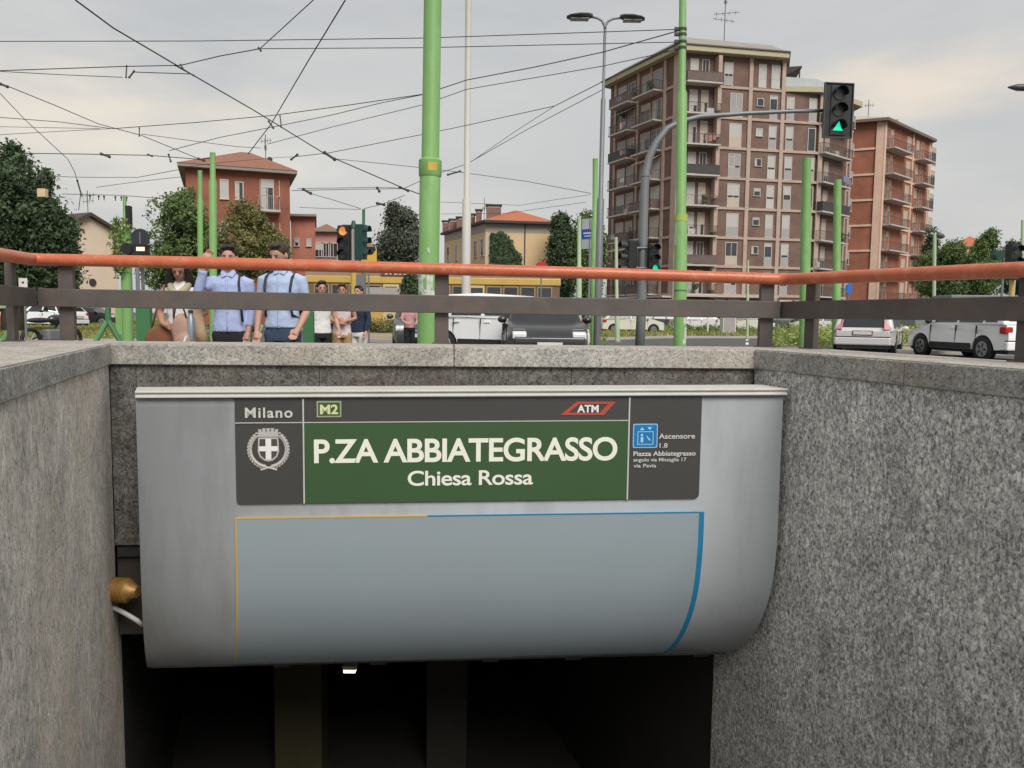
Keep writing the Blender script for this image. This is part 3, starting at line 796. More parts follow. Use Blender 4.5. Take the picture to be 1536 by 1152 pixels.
for (px, Y) in ((452, 6.12), (1090, 6.31), (1128, 6.325)):
    a_ = H[0].lerp(H[-1], (px - 48) / (1178 - 48)); i = 0
    # sleeve joint
    k_ = min(range(len(H) - 1), key=lambda q: abs((H[q].x + H[q + 1].x) / 2 - gx(px, Y)))
    t_ = (gx(px, Y) - H[k_].x) / (H[k_ + 1].x - H[k_].x); c_ = H[k_].lerp(H[k_ + 1], t_); d_ = (H[k_ + 1] - H[k_]).normalized()
    obj('sleeve', M().tube([c_ - d_ * .02, c_ + d_ * .02], 0.0475, 20), rail_r, hr, smooth=True, auto=40)
mid = [at(48, 446, 6.02), at(1178, 465, 6.34)]
ml = mid[0] + Vector((dL.x, dL.y, 0)); mr_ = mid[1] + (at(1536, 463, 4.40) - mid[1]) * 1.9
def flat(a, b, e0=0.0, e1=0.0):
    d = (b - a).normalized(); return M().obar(a - d * e0, b + d * e1, 0.045, 0.138)
obj('middle_rail', flat(mid[0], mid[1], -0.05, -0.05), rail_b, rl, bevel=0.006)
obj('middle_rail', flat(ml, mid[0], 0, 0.04), rail_b, rl, bevel=0.006)
obj('middle_rail', flat(mid[1], mr_, 0.04, 0), rail_b, rl, bevel=0.006)
def post(px, Y, line, w=0.115, dn=0.05):
    # line: (a, b) middle rail line; the post stands behind the flat rail
    x = gx(px, Y); base = Vector((x, Y, ZC + .001))
    return base
def add_post(px, seg, top_y=None):
    a, b = seg; d = ray_dir(px, 500)
    A_ = np.array([[b.x - a.x, -d.x], [b.y - a.y, -d.y]]); s_, t_ = np.linalg.solve(A_, np.array([-a.x, -a.y]))
    p = a + (b - a) * float(s_); u = (b - a); u.z = 0; u.normalize()
    T = frame((p.x, p.y, 0), u)
    ztop = {0: 1.40}.get(0)
    hz = min(((q, q2) for q, q2 in zip(path[:-1], path[1:])), key=lambda s: ((s[0] + s[1]) / 2 - p).length)
    # height of the handrail above this spot
    best = None
    for q, q2 in zip(path[:-1], path[1:]):
        w_ = Vector((q2.x - q.x, q2.y - q.y)); l2 = w_.length_squared; tt = max(0, min(1, Vector((p.x - q.x, p.y - q.y)).dot(w_) / l2))
        c = q.lerp(q2, tt); dd = (Vector((c.x, c.y)) - Vector((p.x, p.y))).length
        if best is None or dd < best[0]: best = (dd, c.z)
    sd = -1 if T.to_3x3().col[1].dot(Vector((0, -5, 0)) - p) > 0 else 1
    y0, y1 = (sd * 0.024, sd * 0.074) if sd > 0 else (sd * 0.074, sd * 0.024)
    o = obj('post', M(T).box(-0.055, 0.055, min(y0, y1), max(y0, y1), ZC + 0.001, best[1] - 0.03), rail_b, rl, bevel=0.005)
    obj('base_plate', M(T).box(-0.075, 0.075, min(y0, y1) - 0.03, max(y0, y1) + 0.03, ZC + 0.0005, ZC + 0.008), rail_b, o)
    return o
for px in (98, 662, 1151): add_post(px, (mid[0], mid[1]))
add_post(31, (ml, mid[0]))
for px in (1209, 1532): add_post(px, (mid[1], mr_))
# posts of the side runs outside the picture
for k in (0.35, 0.65):
    p = mid[0].lerp(ml, k); T = frame((p.x, p.y, 0), dwl)
    obj('post', M(T).box(-0.055, 0.055, -0.074, -0.024, ZC + 0.001, 1.38), rail_b, rl, bevel=0.005)
# ------------------------------------------------------------------ buildings
glass = pm('window_glass', (0.035, 0.04, 0.045), 0.12, 0.5, 1.5, spec=0.7)
frame_w = pm('window_frame_pale', (0.50, 0.46, 0.42), 0.6, 0.1, 4)
shut_w = pm('shutter_white', (0.46, 0.445, 0.42), 0.7, 0.08, 6, stretch=(1, 1, 6))
shut_g = pm('shutter_grey', (0.33, 0.31, 0.30), 0.7, 0.1, 6)
shut_b = pm('shutter_beige', (0.45, 0.38, 0.31), 0.7, 0.1, 6)
shut_br = pm('shutter_brown', (0.16, 0.10, 0.075), 0.7, 0.1, 6)
iron = pm('balcony_iron', (0.05, 0.045, 0.045), 0.6, 0.2, 6)
slab_m = pm('balcony_slab', (0.46, 0.42, 0.39), 0.8, 0.12, 1.5, dirt=(0.25, 0.22, 0.2), dirt_scale=1.5)
brown_panel = pm('balcony_panel', (0.13, 0.095, 0.085), 0.7, 0.2, 3)
curt = pm('curtain', (0.42, 0.40, 0.37), 0.9, 0.2, 3, stretch=(5, 5, 1))
BRK = {}
class Fac:
    def __init__(s, bld, P0, P1, z0=0.0):
        s.b = bld; s.P0 = Vector((P0[0], P0[1], 0)); s.P1 = Vector((P1[0], P1[1], 0))
        s.u = (s.P1 - s.P0).normalized(); s.L = (s.P1 - s.P0).length
        n = Vector((s.u.y, -s.u.x, 0))
        mid_ = (s.P0 + s.P1) / 2
        if n.dot(Vector((0, 0, 0)) - mid_) < 0: n = -n
        s.n = n; s.T = frame((s.P0.x, s.P0.y, 0), s.u, n)
    def s(s_, px): return s_on(px, s_.P0, s_.u)
    def box(s, name, s0, s1, y0, y1, z0, z1, mat, par=None):
        return obj(name, M(s.T).box(s0, s1, y0, y1, z0, z1), mat, par or s.b)
    def place(s, o, x, y, z, par=None):
        o.parent = par or s.b
        off = world_loc(o.parent)
        o.matrix_local = Matrix.Translation(-off) @ s.T @ Matrix.Translation((x, y, z))
MC = {}
def cached(key, fn, name, mat):
    if key not in MC:
        MC[key] = fn().mesh(name, mat)
    return MC[key]
def inst(name, me, par):
    o = bpy.data.objects.new(name, me); COL.objects.link(o); o.parent = par; return o
def q5(v): return round(v * 10) / 10
def window(F, s0, s1, z0, z1, shutter=0.5, smat=None, low=None, fr=0.07, fmat=None, mull=True, curtain=0.0):
    w = max(0.3, q5(s1 - s0)); h = max(0.3, q5(z1 - z0)); smat = smat or shut_w; fmat = fmat or frame_w
    def fm():
        m = M().box(0, fr, 0, .07, 0, h).box(w - fr, w, 0, .07, 0, h).box(fr, w - fr, 0, .07, h - fr, h).box(-.04, w + .04, 0, .12, -.06, 0)
        if mull and w > 0.75: m.box(w / 2 - .025, w / 2 + .025, .005, .05, 0, h - fr)
        return m
    o = inst('window', cached(('wf', w, h, fmat.name, mull, fr), fm, 'window', fmat), F.b); F.place(o, s0, 0.0, z0)
    p = inst('pane', cached(('wp', w, h, fr), lambda: M().box(fr, w - fr, 0.004, 0.02, 0, h - fr), 'pane', glass), o)
    if curtain > 0:
        c = inst('curtain', cached(('wc', w, h, curtain), lambda: M().box(fr, fr + (w - 2 * fr) * curtain, 0.02, 0.026, 0, h - fr), 'curtain', curt), o)
    if shutter > 0:
        sh = round(shutter * 8) / 8 * (h - fr)
        def sm():
            m = M(); n = max(2, int(sh / 0.14)); 
            for k in range(n):
                a = h - fr - sh + sh * k / n
                m.box(fr, w - fr, .026, .042, a + 0.006, a + sh / n - 0.006)
            m.box(fr, w - fr, .024, .030, h - fr - sh, h - fr)
            return m
        inst('roller_shutter', cached(('ws', w, h, round(shutter * 8), smat.name), sm, 'roller_shutter', smat), o)
    if low:
        lh = low[0] * h
        inst('sill_panel', cached(('wl', w, h, low[0], low[1].name), lambda: M().box(.03, w - .03, .05, .075, 0.02, lh), 'sill_panel', low[1]), o)
    return o
def balcony(F, s0, s1, z, depth=1.1, style='bars', rail=None, slabm=None):
    w = q5(s1 - s0); rail = rail or iron; slabm = slabm or slab_m
    def sl():
        return M().box(0, w, 0, depth, -0.16, 0)
    o = inst('balcony', cached(('bs', w, depth, slabm.name), sl, 'balcony', slabm), F.b); F.place(o, s0, 0.0, z)
    def bars():
        m = M(); H_ = 1.0
        m.box(0.02, w - .02, depth - .07, depth - .03, H_ - .04, H_).box(0.02, .06, 0, depth - .03, H_ - .04, H_).box(w - .06, w - .02, 0, depth - .03, H_ - .04, H_)
        n = int(w / 0.16)
        for k in range(n + 1):
            x = .03 + (w - .08) * k / n; m.box(x, x + .02, depth - .06, depth - .04, 0, H_ - .04)
        for k in range(int(depth / .2)):
            y = .1 + k * .2; m.box(.03, .05, y, y + .02, 0, H_ - .04); m.box(w - .05, w - .03, y, y + .02, 0, H_ - .04)
        return m
    def pan_():
        H_ = 1.0
        return M().box(0.02, w - .02, depth - .07, depth - .04, .05, H_ - .06).box(0.0, w, depth - .08, depth - .02, H_ - .06, H_).box(.02, .05, 0, depth - .05, .05, H_).box(w - .05, w - .02, 0, depth - .05, .05, H_)
    inst('balustrade', cached(('bb', w, depth, style, rail.name), bars if style == 'bars' else pan_, 'balustrade', rail), o)
    return o
flower = pm('balcony_plants', (0.06, 0.085, 0.03), 0.8, 0.4, 9)
awn_m = [pm('awning_cream', (0.45, 0.38, 0.28), 0.9, 0.1, 3), pm('awning_grey', (0.3, 0.29, 0.28), 0.9, 0.1, 3)]

# ---- the tall brick tower
tower = thing('apartment_tower', 'tall nine-storey brown brick apartment tower with pale concrete grid', 'building')
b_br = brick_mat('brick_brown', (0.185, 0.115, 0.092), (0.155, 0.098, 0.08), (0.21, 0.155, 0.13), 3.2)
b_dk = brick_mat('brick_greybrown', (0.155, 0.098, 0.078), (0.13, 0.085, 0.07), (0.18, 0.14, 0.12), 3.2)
con_p = pm('frame_concrete_pink', (0.42, 0.32, 0.265), 0.85, 0.12, 1.2, dirt=(0.27, 0.21, 0.18), dirt_scale=1.0)
cor_m = pm('cornice_ochre', (0.42, 0.38, 0.26), 0.8, 0.1, 1.2)
K = Vector((gx(1010, 84), 84, 0)); PLf = Vector((gx(909, 96.5), 96.5, 0)); PRt = Vector((gx(1155, 86.2), 86.2, 0))
Q = Vector((gx(1210, 87.0), 87.0, 0)); S_ = Vector((gx(1264, 92.5), 92.5, 0))
ZF = [28.4, 25.25, 22.12, 19.0, 15.87, 12.75, 9.65, 6.6, 3.55, 0.0]
def inner(poly): return [(p.x, p.y) for p in poly]
Bk1 = Vector((33, 101, 0)); 
obj('wall', M().prism(inner([PLf, K, PRt, Bk1, Vector((22, 103, 0))]), 0, ZF[0]), b_br, tower)
obj('wall', M().prism(inner([PRt + Vector((0.01, 0.01, 0)), Q, S_, Vector((39, 101, 0)), Bk1 + Vector((.01, 0, 0))]), 0, ZF[1]), b_br, tower)
FL = Fac(tower, PLf, K); FR = Fac(tower, K, PRt); F2 = Fac(tower, PRt, Q); F3 = Fac(tower, Q, S_)
# roof slabs and cornices
def outset(poly, d):
    c = sum((Vector((p.x, p.y, 0)) for p in poly), Vector()) / len(poly)
    return [Vector((p.x, p.y, 0)) + (Vector((p.x, p.y, 0)) - c).normalized() * d for p in poly]
p1 = [PLf, K, PRt, Bk1, Vector((22, 103, 0))]
obj('cornice', M().prism(inner(outset(p1, 1.1)), ZF[0], ZF[0] + 0.55), cor_m, tower, bevel=0.03, seg=1)
obj('gutter', M().prism(inner(outset(p1, 1.25)), ZF[0] + .55, ZF[0] + 0.68), pm('gutter_dark', (0.12, 0.11, 0.09), 0.6), tower)
top = outset(p1, 0.9); low_ = outset(p1, -1.2)
m = M(); vs = [(p.x, p.y, ZF[0] + .68) for p in top] + [(p.x, p.y, ZF[0] + 1.9) for p in low_]
m.add(vs, [tuple(range(5, 10))] + [(i, (i + 1) % 5, 5 + (i + 1) % 5, 5 + i) for i in range(5)])
obj('roof', m, pm('roof_grey', (0.27, 0.25, 0.22), 0.9, 0.12, 0.8, dirt=(0.22, 0.2, 0.18)), tower)
p2 = [PRt, Q, S_, Vector((39, 101, 0)), Bk1]
obj('cornice', M().prism(inner([PRt + Vector((.3, .02, 0)), Q + Vector((0.3, -.7, 0)), S_ + Vector((.9, -.5, 0)), Vector((39, 101, 0)), Bk1]), ZF[1], ZF[1] + .55), cor_m, tower)
# roof terrace: glass parapet and dark canopy on posts
glp = pm('terrace_glass', (0.42, 0.45, 0.46), 0.2, 0.05, 1)
F2t = Fac(tower, PRt + Vector((0.6, 0, 0)), Q); 
obj('terrace_parapet', M(F2.T).box(0.4, F2.L, -0.1, -0.05, ZF[1] + .55, ZF[1] + 1.55), glp, tower)
obj('terrace_parapet', M(F3.T).box(0.0, F3.L, -0.1, -0.05, ZF[1] + .55, ZF[1] + 1.55), glp, tower)
cn = M(); a_ = PRt + Vector((0.2, 0.6, 0)); e_ = Vector((gx(1187, 87.5), 87.5, 0))
cn.add([(a_.x, a_.y, ZF[0] - 0.5), (e_.x, e_.y, ZF[0] - 0.1), (e_.x + 1, e_.y + 5, ZF[0] - .1), (a_.x, a_.y + 6, ZF[0] - 1.8), (a_.x, a_.y, ZF[0] - 1.6), (e_.x, e_.y, ZF[0] - .25), (e_.x + 1, e_.y + 5, ZF[0] - .25), (a_.x, a_.y + 6, ZF[0] - 1.9)],
       [(0, 1, 2, 3), (4, 7, 6, 5), (0, 4, 5, 1), (1, 5, 6, 2), (2, 6, 7, 3), (3, 7, 4, 0)])
obj('terrace_canopy', cn, pm('canopy_dark', (0.04, 0.035, 0.035), 0.7), tower)
xp = gx(1184, 87.6)
obj('canopy_post', M().box(xp - .06, xp + .06, 87.6, 87.72, ZF[1] + .55, ZF[0] - .2), iron, tower)
# pilasters and floor bands
def pil(F, px, w, z1=None, y=0.16, m_=None, z0=0.0):
    s0 = F.s(px); return F.box('pilaster', s0 - w / 2, s0 + w / 2, 0.0, y, z0, (z1 or ZF[0]) - 0.002, m_ or con_p)
for px, w in ((912, .45), (944.5, .4), (982.5, .4)): pil(FL, px, w)
pil(FL, 963, .25, ZF[0], z0=ZF[1])
FL.box('pilaster', FL.L - .9, FL.L - 0.002, 0, .2, 0, ZF[0] - .002, con_p)
FR.box('pilaster', 0.002, .35, 0, .2, 0, ZF[0] - .002, con_p)
for px, w in ((1104.5, .42), (1151.5, .42)): pil(FR, px, w)
pil(F2, 1208.5, .5, ZF[1]); pil(F3, 1247, .3, ZF[1]); F3.box('pilaster', F3.L - .4, F3.L, 0, .16, 0, ZF[1] - .002, con_p)
for k in range(1, 9):
    z = ZF[k]
    FL.box('floor_band', FL.s(982.5) + .2, FL.L - .9, 0, .12, z - .14, z + .14, con_p)
    FL.box('floor_band', FL.s(912) + .2, FL.s(944.5) - .2, 0, .1, z - .14, z + .14, con_p)
    FL.box('floor_band', FL.s(944.5) + .2, FL.s(982.5) - .2, 0, .1, z - .14, z + .14, con_p)
    FR.box('floor_band', FR.s(1060), FR.s(1104.5) - .21, 0, .12, z - .13, z + .13, con_p)
    FR.box('floor_band', FR.s(1104.5) + .21, FR.s(1151.5) - .21, 0, .12, z - .13, z + .13, con_p)
    if k >= 2:
        F2.box('floor_band', 0.15, F2.s(1208.5) - .25, 0, .12, z - .13, z + .13, con_p)
        F3.box('floor_band', F3.s(1247) + .15, F3.L - .4, 0, .1, z - .11, z + .11, con_p)
rnd = random.Random(3)
for k in range(9):
    z0, z1 = ZF[k + 1], ZF[k]; hgt = z1 - z0
    gf = (k == 8)
    if not gf:
        # narrow window beside the corner on the receding side
        window(FL, FL.s(995.5), FL.s(1000.5), z0 + 0.9, z0 + 2.5, rnd.choice([.3, .6, 1]), shut_w, mull=False)
        # two stacks of balconies on the receding side
        for (pa, pb_, ph) in ((914, 942, 0), (947, 980, 1)):
            s0, s1 = FL.s(pa), FL.s(pb_); mid_ = (s0 + s1) / 2
            window(FL, s0 + .25, mid_ - .15, z0 + .1, z0 + 2.55, rnd.choice([0, .25, .5, 1]), rnd.choice([shut_w, shut_b, shut_g]), fmat=frame_w, curtain=rnd.choice([0, .5]))
            window(FL, mid_ + .25, s1 - .3, z0 + .1, z0 + 2.55, rnd.choice([0, .25, 1, 1]), rnd.choice([shut_b, shut_g, shut_w]), curtain=rnd.choice([0, .4]))
            if k < 8 and not (k == 0 and ph == 0 and False):
                bo = balcony(FL, s0 + .05, s1 - .05, z0 + .12, 1.25, rnd.choice(['bars', 'panel', 'bars']), rnd.choice([iron, brown_panel, iron]))
            if rnd.random() < .4:
                a = rnd.choice(awn_m)
                mm = M(FL.T); mm.add([(s0 + .2, .05, z0 + 2.75), (s1 - .2, .05, z0 + 2.75), (s1 - .2, 1.2, z0 + 2.15), (s0 + .2, 1.2, z0 + 2.15),
                                       (s0 + .2, .05, z0 + 2.72), (s1 - .2, .05, z0 + 2.72), (s1 - .2, 1.2, z0 + 2.12), (s0 + .2, 1.2, z0 + 2.12)],
                                      [(0, 1, 2, 3), (4, 7, 6, 5), (0, 4, 5, 1), (1, 5, 6, 2), (2, 6, 7, 3), (3, 7, 4, 0)])
                if k in (1, 3, 6): obj('awning', mm, a, tower)
        # loggias right of the corner
        s0, s1 = .45, FR.s(1058)
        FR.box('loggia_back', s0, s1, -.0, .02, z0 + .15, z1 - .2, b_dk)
        window(FR, s0 + .6, s0 + 1.5, z0 + .15, z0 + 2.6, rnd.choice([.25, .6, 1]), shut_w, curtain=.5)
        window(FR, s0 + 1.9, s0 + 2.7, z0 + .15, z0 + 2.6, rnd.choice([0, .5]), shut_b, curtain=rnd.choice([0, .5]))
        balcony(FR, s0 - .2, s1 - .05, z0 + .08, 1.3, 'bars' if k % 3 else 'panel', iron if k % 2 else brown_panel)
        FR.box('screen', s1 - .42, s1, 0.02, .9, z0 + (.5 if k % 2 else .9), z1 - .25, con_p)
        # windows of the front
        if k == 0:
            window(FR, FR.s(1066), FR.s(1079), z0 + .25, z1 - .55, .5, shut_w, low=(.38, shut_g))
            window(FR, FR.s(1115.5), FR.s(1127), z0 + .25, z1 - .45, .6, shut_w, low=(.35, shut_w))
            window(FR, FR.s(1134), FR.s(1146), z0 + .25, z1 - .45, .6, shut_w, low=(.35, shut_w))
        else:
            window(FR, FR.s(1076), FR.s(1094), z0 + .2, z1 - .5, [0, .75, 1, .5, .5, .6, 0, .5][k % 8], shut_g if k in (1, 3) else shut_w, low=(.4, shut_g if k % 2 else shut_b), curtain=[0, .6][k % 2], fmat=frame_w)
            window(FR, FR.s(1114.5), FR.s(1124), z0 + 1.45, z0 + 2.25, [0, 0, 1, 0, .4, .3, 0, .5][k % 8], shut_w, mull=False, fmat=shut_w, curtain=.3 if k % 3 == 0 else 0)
            window(FR, FR.s(1133), FR.s(1144.5), z0 + .2, z1 - .5, [0, .1, .55, .55, .5, .6, .1, .5][k % 8], shut_w, low=(.4, shut_w if k in (3, 4) else shut_g), mull=False)
            window(F2, F2.s(1157.5), F2.s(1169), z0 + .2, z1 - .5, [0, .5, .55, .55, .4, .6, .5, .55][k % 8], shut_w, low=(.4, shut_g), mull=False)
            window(F2, F2.s(1190), F2.s(1201.5), z0 + .2, z1 - .5, [0, .55, .0, .55, 1, 0, .5, .55][k % 8], shut_br if k == 4 else shut_w, low=None if k in (2, 4, 5) else (.4, shut_g), mull=False)
            s0, s1 = .3, F3.s(1243)
            window(F3, s0 + .3, s0 + 1.1, z0 + .15, z0 + 2.6, rnd.choice([0, .6, 1]), shut_w, curtain=.5)
            window(F3, s0 + 1.9, s0 + 2.9, z0 + .15, z0 + 2.6, rnd.choice([.3, .6, 1]), shut_b)
            balcony(F3, s0, s1, z0 + .08, 1.1, 'bars' if k not in (4, 1) else 'panel', iron)
            window(F3, F3.s(1252), F3.s(1257.5), z0 + .9, z0 + 2.3, .5, shut_g, mull=False)
    else:
        # shop fronts under a thin canopy
        FR.box('shop_canopy', 0.2, FR.L, 0.2, 1.6, 3.3, 3.45, slab_m)
        FL.box('shop_canopy', 1.0, FL.L - .2, 0.2, 1.4, 3.2, 3.4, slab_m)
        for i, (pa, pb_) in enumerate(((1016, 1034), (1037, 1058), (1062, 1078), (1082, 1100), (1110, 1126), (1130, 1147))):
            FR.box('shop_window', FR.s(pa), FR.s(pb_), 0.02, .08, .3, 2.3, glass)
            FR.box('shop_sign', FR.s(pa), FR.s(pb_), 0.05, .22, 2.4, 3.15, [pm('sign_brick', (0.35, 0.12, 0.08), .6), pm('sign_pale', (0.62, 0.6, 0.56), .6)][0 if i < 2 or i == 4 else 1])
        for i, (pa, pb_) in enumerate(((1158, 1176), (1180, 1202))):
            F2.box('shop_window', F2.s(pa), F2.s(pb_), 0.02, .08, .3, 2.3, glass)
            F2.box('shop_sign', F2.s(pa), F2.s(pb_), 0.05, .22, 2.4, 3.1, MATS['sign_pale'])
        for i in range(5):
            a = 1.5 + i * 2.4
            FL.box('shop_window', a, a + 1.8, .02, .08, .3, 2.8, glass)
            FL.box('shop_shade', a - .1, a + 1.9, .3, .9, 2.9, 3.1, shut_g)
# things people keep on their balconies
acm = pm('air_unit', (0.5, 0.49, 0.46), .6, .08, 5); lau = [pm('laundry_white', (0.62, 0.6, 0.58), .9, .1, 4), pm('laundry_blue', (0.18, 0.24, 0.36), .9, .15, 4), pm('laundry_rose', (0.45, 0.22, 0.2), .9, .15, 4)]
for F, sa, sb_, ks in ((FL, FL.s(914), FL.s(942), (1, 4, 6)), (FL, FL.s(947), FL.s(980), (2, 3, 5)), (FR, .5, FR.s(1056), (2, 5, 7)), (F3, .3, F3.s(1243), (3, 6))):
    for k in range(0 if F is not F3 else 1, 8):
        z0 = ZF[k + 1]; r_ = rnd.random()
        if r_ < .35:
            x = rnd.uniform(sa + .3, sb_ - 1.1); F.box('air_conditioner', x, x + .8, .05, .4, z0 + .2, z0 + .8, acm)
        elif r_ < .6:
            x = rnd.uniform(sa + .2, sb_ - 1.4)
            for j in range(3): F.box('laundry', x + j * .42, x + j * .42 + .34, 1.18, 1.21, z0 + rnd.uniform(.3, .6), z0 + 1.12, rnd.choice(lau))
        elif r_ < .85:
            x = rnd.uniform(sa + .3, sb_ - .8); pl_o = M(F.T)
            for j in range(5): pl_o.sphere((x + rnd.uniform(0, .5), .8 + rnd.uniform(-.2, .2), z0 + rnd.uniform(.4, 1.15)), (.22, .2, .25), 7, 5)
            obj('balcony_plants', pl_o, flower, tower)
# aerial on the tower
ax = gx(1072, 86); az0 = ZF[0] + 1.7
an = thing('roof_aerial', 'thin branching television aerial on top of the brown tower', 'aerial', (ax, 86, az0))
def yagi(par, H_, arms, mat=iron, r=.04):
    obj('mast', M().cyl((0, 0, 0), (0, 0, H_), r, n=6), mat, par, loc=(0, 0, 0))
    for (zf, L_, ang) in arms:
        d = Vector((math.cos(ang), math.sin(ang) * .3, .1)) * L_
        mm = M().cyl(Vector((0, 0, H_ * zf)) - d * .8, Vector((0, 0, H_ * zf)) + d, r * .7, n=5)
        for k in range(4):
            c = Vector((0, 0, H_ * zf)) + d * (-.6 + k * .45); mm.cyl(c - Vector((0, 0, .22)), c + Vector((0, 0, .22)), r * .5, n=4)
        obj('arm', mm, mat, par, loc=(0, 0, 0))
yagi(an, 4.6, [(.65, 1.5, .1), (.5, 1.3, 3.3), (.9, .7, 1.2)])

# ---- the orange brick block behind it on the right
blk2 = thing('apartment_block', 'orange-red brick apartment block with stacked balconies right of the brown tower', 'building')
b_or = brick_mat('brick_orange', (0.34, 0.13, 0.078), (0.30, 0.118, 0.072), (0.25, 0.15, 0.12), 3.2)
c_or = pm('frame_peach', (0.62, 0.44, 0.34), 0.85, 0.12, 1.2)
A1 = Vector((gx(1256, 101.8), 101.8, 0)); A2 = Vector((gx(1311, 100), 100, 0)); A3 = Vector((gx(1382, 111), 111, 0))
zt2 = 1.05 + (480.5 - 191) * 100 / 1180
obj('wall', M().prism(inner([A1, A2, A3, Vector((A1.x + 14, 116, 0))]), 0, zt2), b_or, blk2)
G1 = Fac(blk2, A1, A2); G2 = Fac(blk2, A2, A3)
eb = [Vector((A1.x - .5, A1.y - .8, 0)), Vector((A2.x + .1, A2.y - 1.0, 0)), Vector((A3.x + .55, A3.y - .4, 0)), Vector((A1.x + 14.5, 117, 0))]
obj('eaves', M().prism(inner(eb), zt2, zt2 + .35), pm('eaves_brown', (0.16, 0.12, 0.10), .8), blk2)
rg1 = Vector((A1.x + 2.0, A1.y + 4, zt2 + 2.1)); rg2 = Vector((A1.x + 12, 112, zt2 + 1.6))
m = M(); vs = [(p.x, p.y, zt2 + .35) for p in eb] + [tuple(rg1), tuple(rg2)]
m.add(vs, [(0, 1, 4), (1, 2, 5, 4), (2, 3, 5), (3, 0, 4, 5)])
obj('roof', m, pm('roof_cream', (0.42, 0.36, 0.26), .85, .1, .6), blk2)
G1.box('pilaster', G1.L - .8, G1.L, 0, .2, 0, zt2 - .002, c_or); G2.box('pilaster', 0.002, .5, 0, .2, 0, zt2 - .002, c_or)
G2.box('pilaster', G2.s(1342), G2.s(1342) + .35, 0, .15, 0, zt2 - .002, c_or); G2.box('pilaster', G2.s(1366), G2.s(1366) + .35, 0, .15, 0, zt2 - .002, c_or)
G2.box('pilaster', G2.L - .35, G2.L, 0, .15, 0, zt2 - .002, c_or)
nfl = 8
for k in range(1, 9):
    z = 1.05 + (480.3 - (191 + 37.2 * k)) * 100 / 1180
    if z < 0: break
    G1.box('floor_band', 0, G1.L - .8, 0, .12, z - .13, z + .13, c_or)
    s1, s2, s3, s4 = G2.s(1316), G2.s(1340), G2.s(1346), G2.s(1364)
    G2.box('floor_band', .5, G2.L - .35, 0, .1, z - .12, z + .12, c_or)
    if z > 0.6:
        balcony(G2, .6, G2.s(1331), z + .13, 1.25, 'bars', brown_panel)
        balcony(G2, G2.s(1347), G2.s(1364), z + .13, 1.25, 'bars', iron)
        for (a, b, sh, mt) in ((.9, 1.8, .5, shut_br), (2.2, 3.0, .25, shut_b), (G2.s(1334), G2.s(1340), 1, shut_b), (G2.s(1348), G2.s(1348) + .9, .5, shut_b), (G2.s(1355), G2.s(1355) + .9, .5, shut_br), (G2.s(1369.5), G2.s(1377), rnd.choice([.3, 1]), shut_b)):
            window(G2, a, b, z + .25, z + 2.6, sh, mt, fmat=c_or)
z = zt2
for (a, b) in ((.9, 1.8), (2.2, 3.0)): pass
an2 = thing('roof_aerial', 'small aerial on the roof of the orange block behind the traffic light', 'aerial', (gx(1287, 105), 105, zt2 + 1.6)); yagi(an2, 2.4, [(.7, .8, .4)])
for i, px in enumerate((1322, 1352)):
    c = thing('chimney', ['squat chimney on the orange block, nearer to its front corner', 'squat chimney on the orange block, farther along its eaves'][i], 'chimney', (gx(px, 106), 106 + i * 3, zt2 + .5))
    obj('stack', M().box(-.6, .6, -.4, .4, 0, 1.1), shut_b, c, loc=(0, 0, 0)); obj('cap', M().box(-.7, .7, -.5, .5, 1.1, 1.25), slab_m, c, loc=(0, 0, 0))

# ---- red house with a hipped roof
tile = pm('roof_tile', (0.25, 0.115, 0.075), .85, .25, 3, 0.4, 20, dirt=(0.15, 0.09, 0.065), dirt_scale=1.5, stretch=(1, 1, 1))
redh = thing('brick_house', 'red brick four-storey house with hipped tile roof and corner balconies', 'building')
b_rd = brick_mat('brick_red', (0.28, 0.098, 0.06), (0.24, 0.085, 0.058), (0.24, 0.14, 0.11), 3.4)
B1 = Vector((gx(283, 57.5), 57.5, 0)); B2 = Vector((gx(437, 60), 60, 0))
ze = 1.05 + (468.5 - 262) * 59 / 1180
ub_ = (B2 - B1).normalized(); nbk = Vector((-ub_.y, ub_.x, 0))
bp = [B1, B2, B2 + nbk * 9, B1 + nbk * 9]
obj('wall', M().prism(inner(bp), 0, ze), b_rd, redh)
ev = [p for p in outset(bp, .8)]
obj('eaves', M().prism(inner(ev), ze, ze + .22), pm('eaves_grey', (0.25, 0.22, 0.2), .8), redh)
r1_ = B1 + ub_ * 3.9 + nbk * 4.5; r2_ = B1 + ub_ * 4.6 + nbk * 4.5
m = M(); vs = [(p.x, p.y, ze + .22) for p in outset(bp, .85)] + [(r1_.x, r1_.y, ze + 2.25), (r2_.x, r2_.y, ze + 2.25)]
m.add(vs, [(0, 1, 5, 4), (1, 2, 5), (2, 3, 4, 5), (3, 0, 4)])
obj('roof', m, tile, redh)
FB = Fac(redh, B1, B2)
window(FB, FB.s(338), FB.s(351), ze - 2.05, ze - .7, 1, shut_w); window(FB, FB.s(360), FB.s(373), ze - 2.05, ze - .75, 0, shut_w, curtain=.5)
window(FB, FB.s(337), FB.s(349), ze - 5.2, ze - 3.7, 0, shut_w); window(FB, FB.s(300), FB.s(311), ze - 5.2, ze - 3.7, .5, shut_w)
window(FB, FB.s(360), FB.s(372), ze - 5.2, ze - 3.7, .5, shut_w)
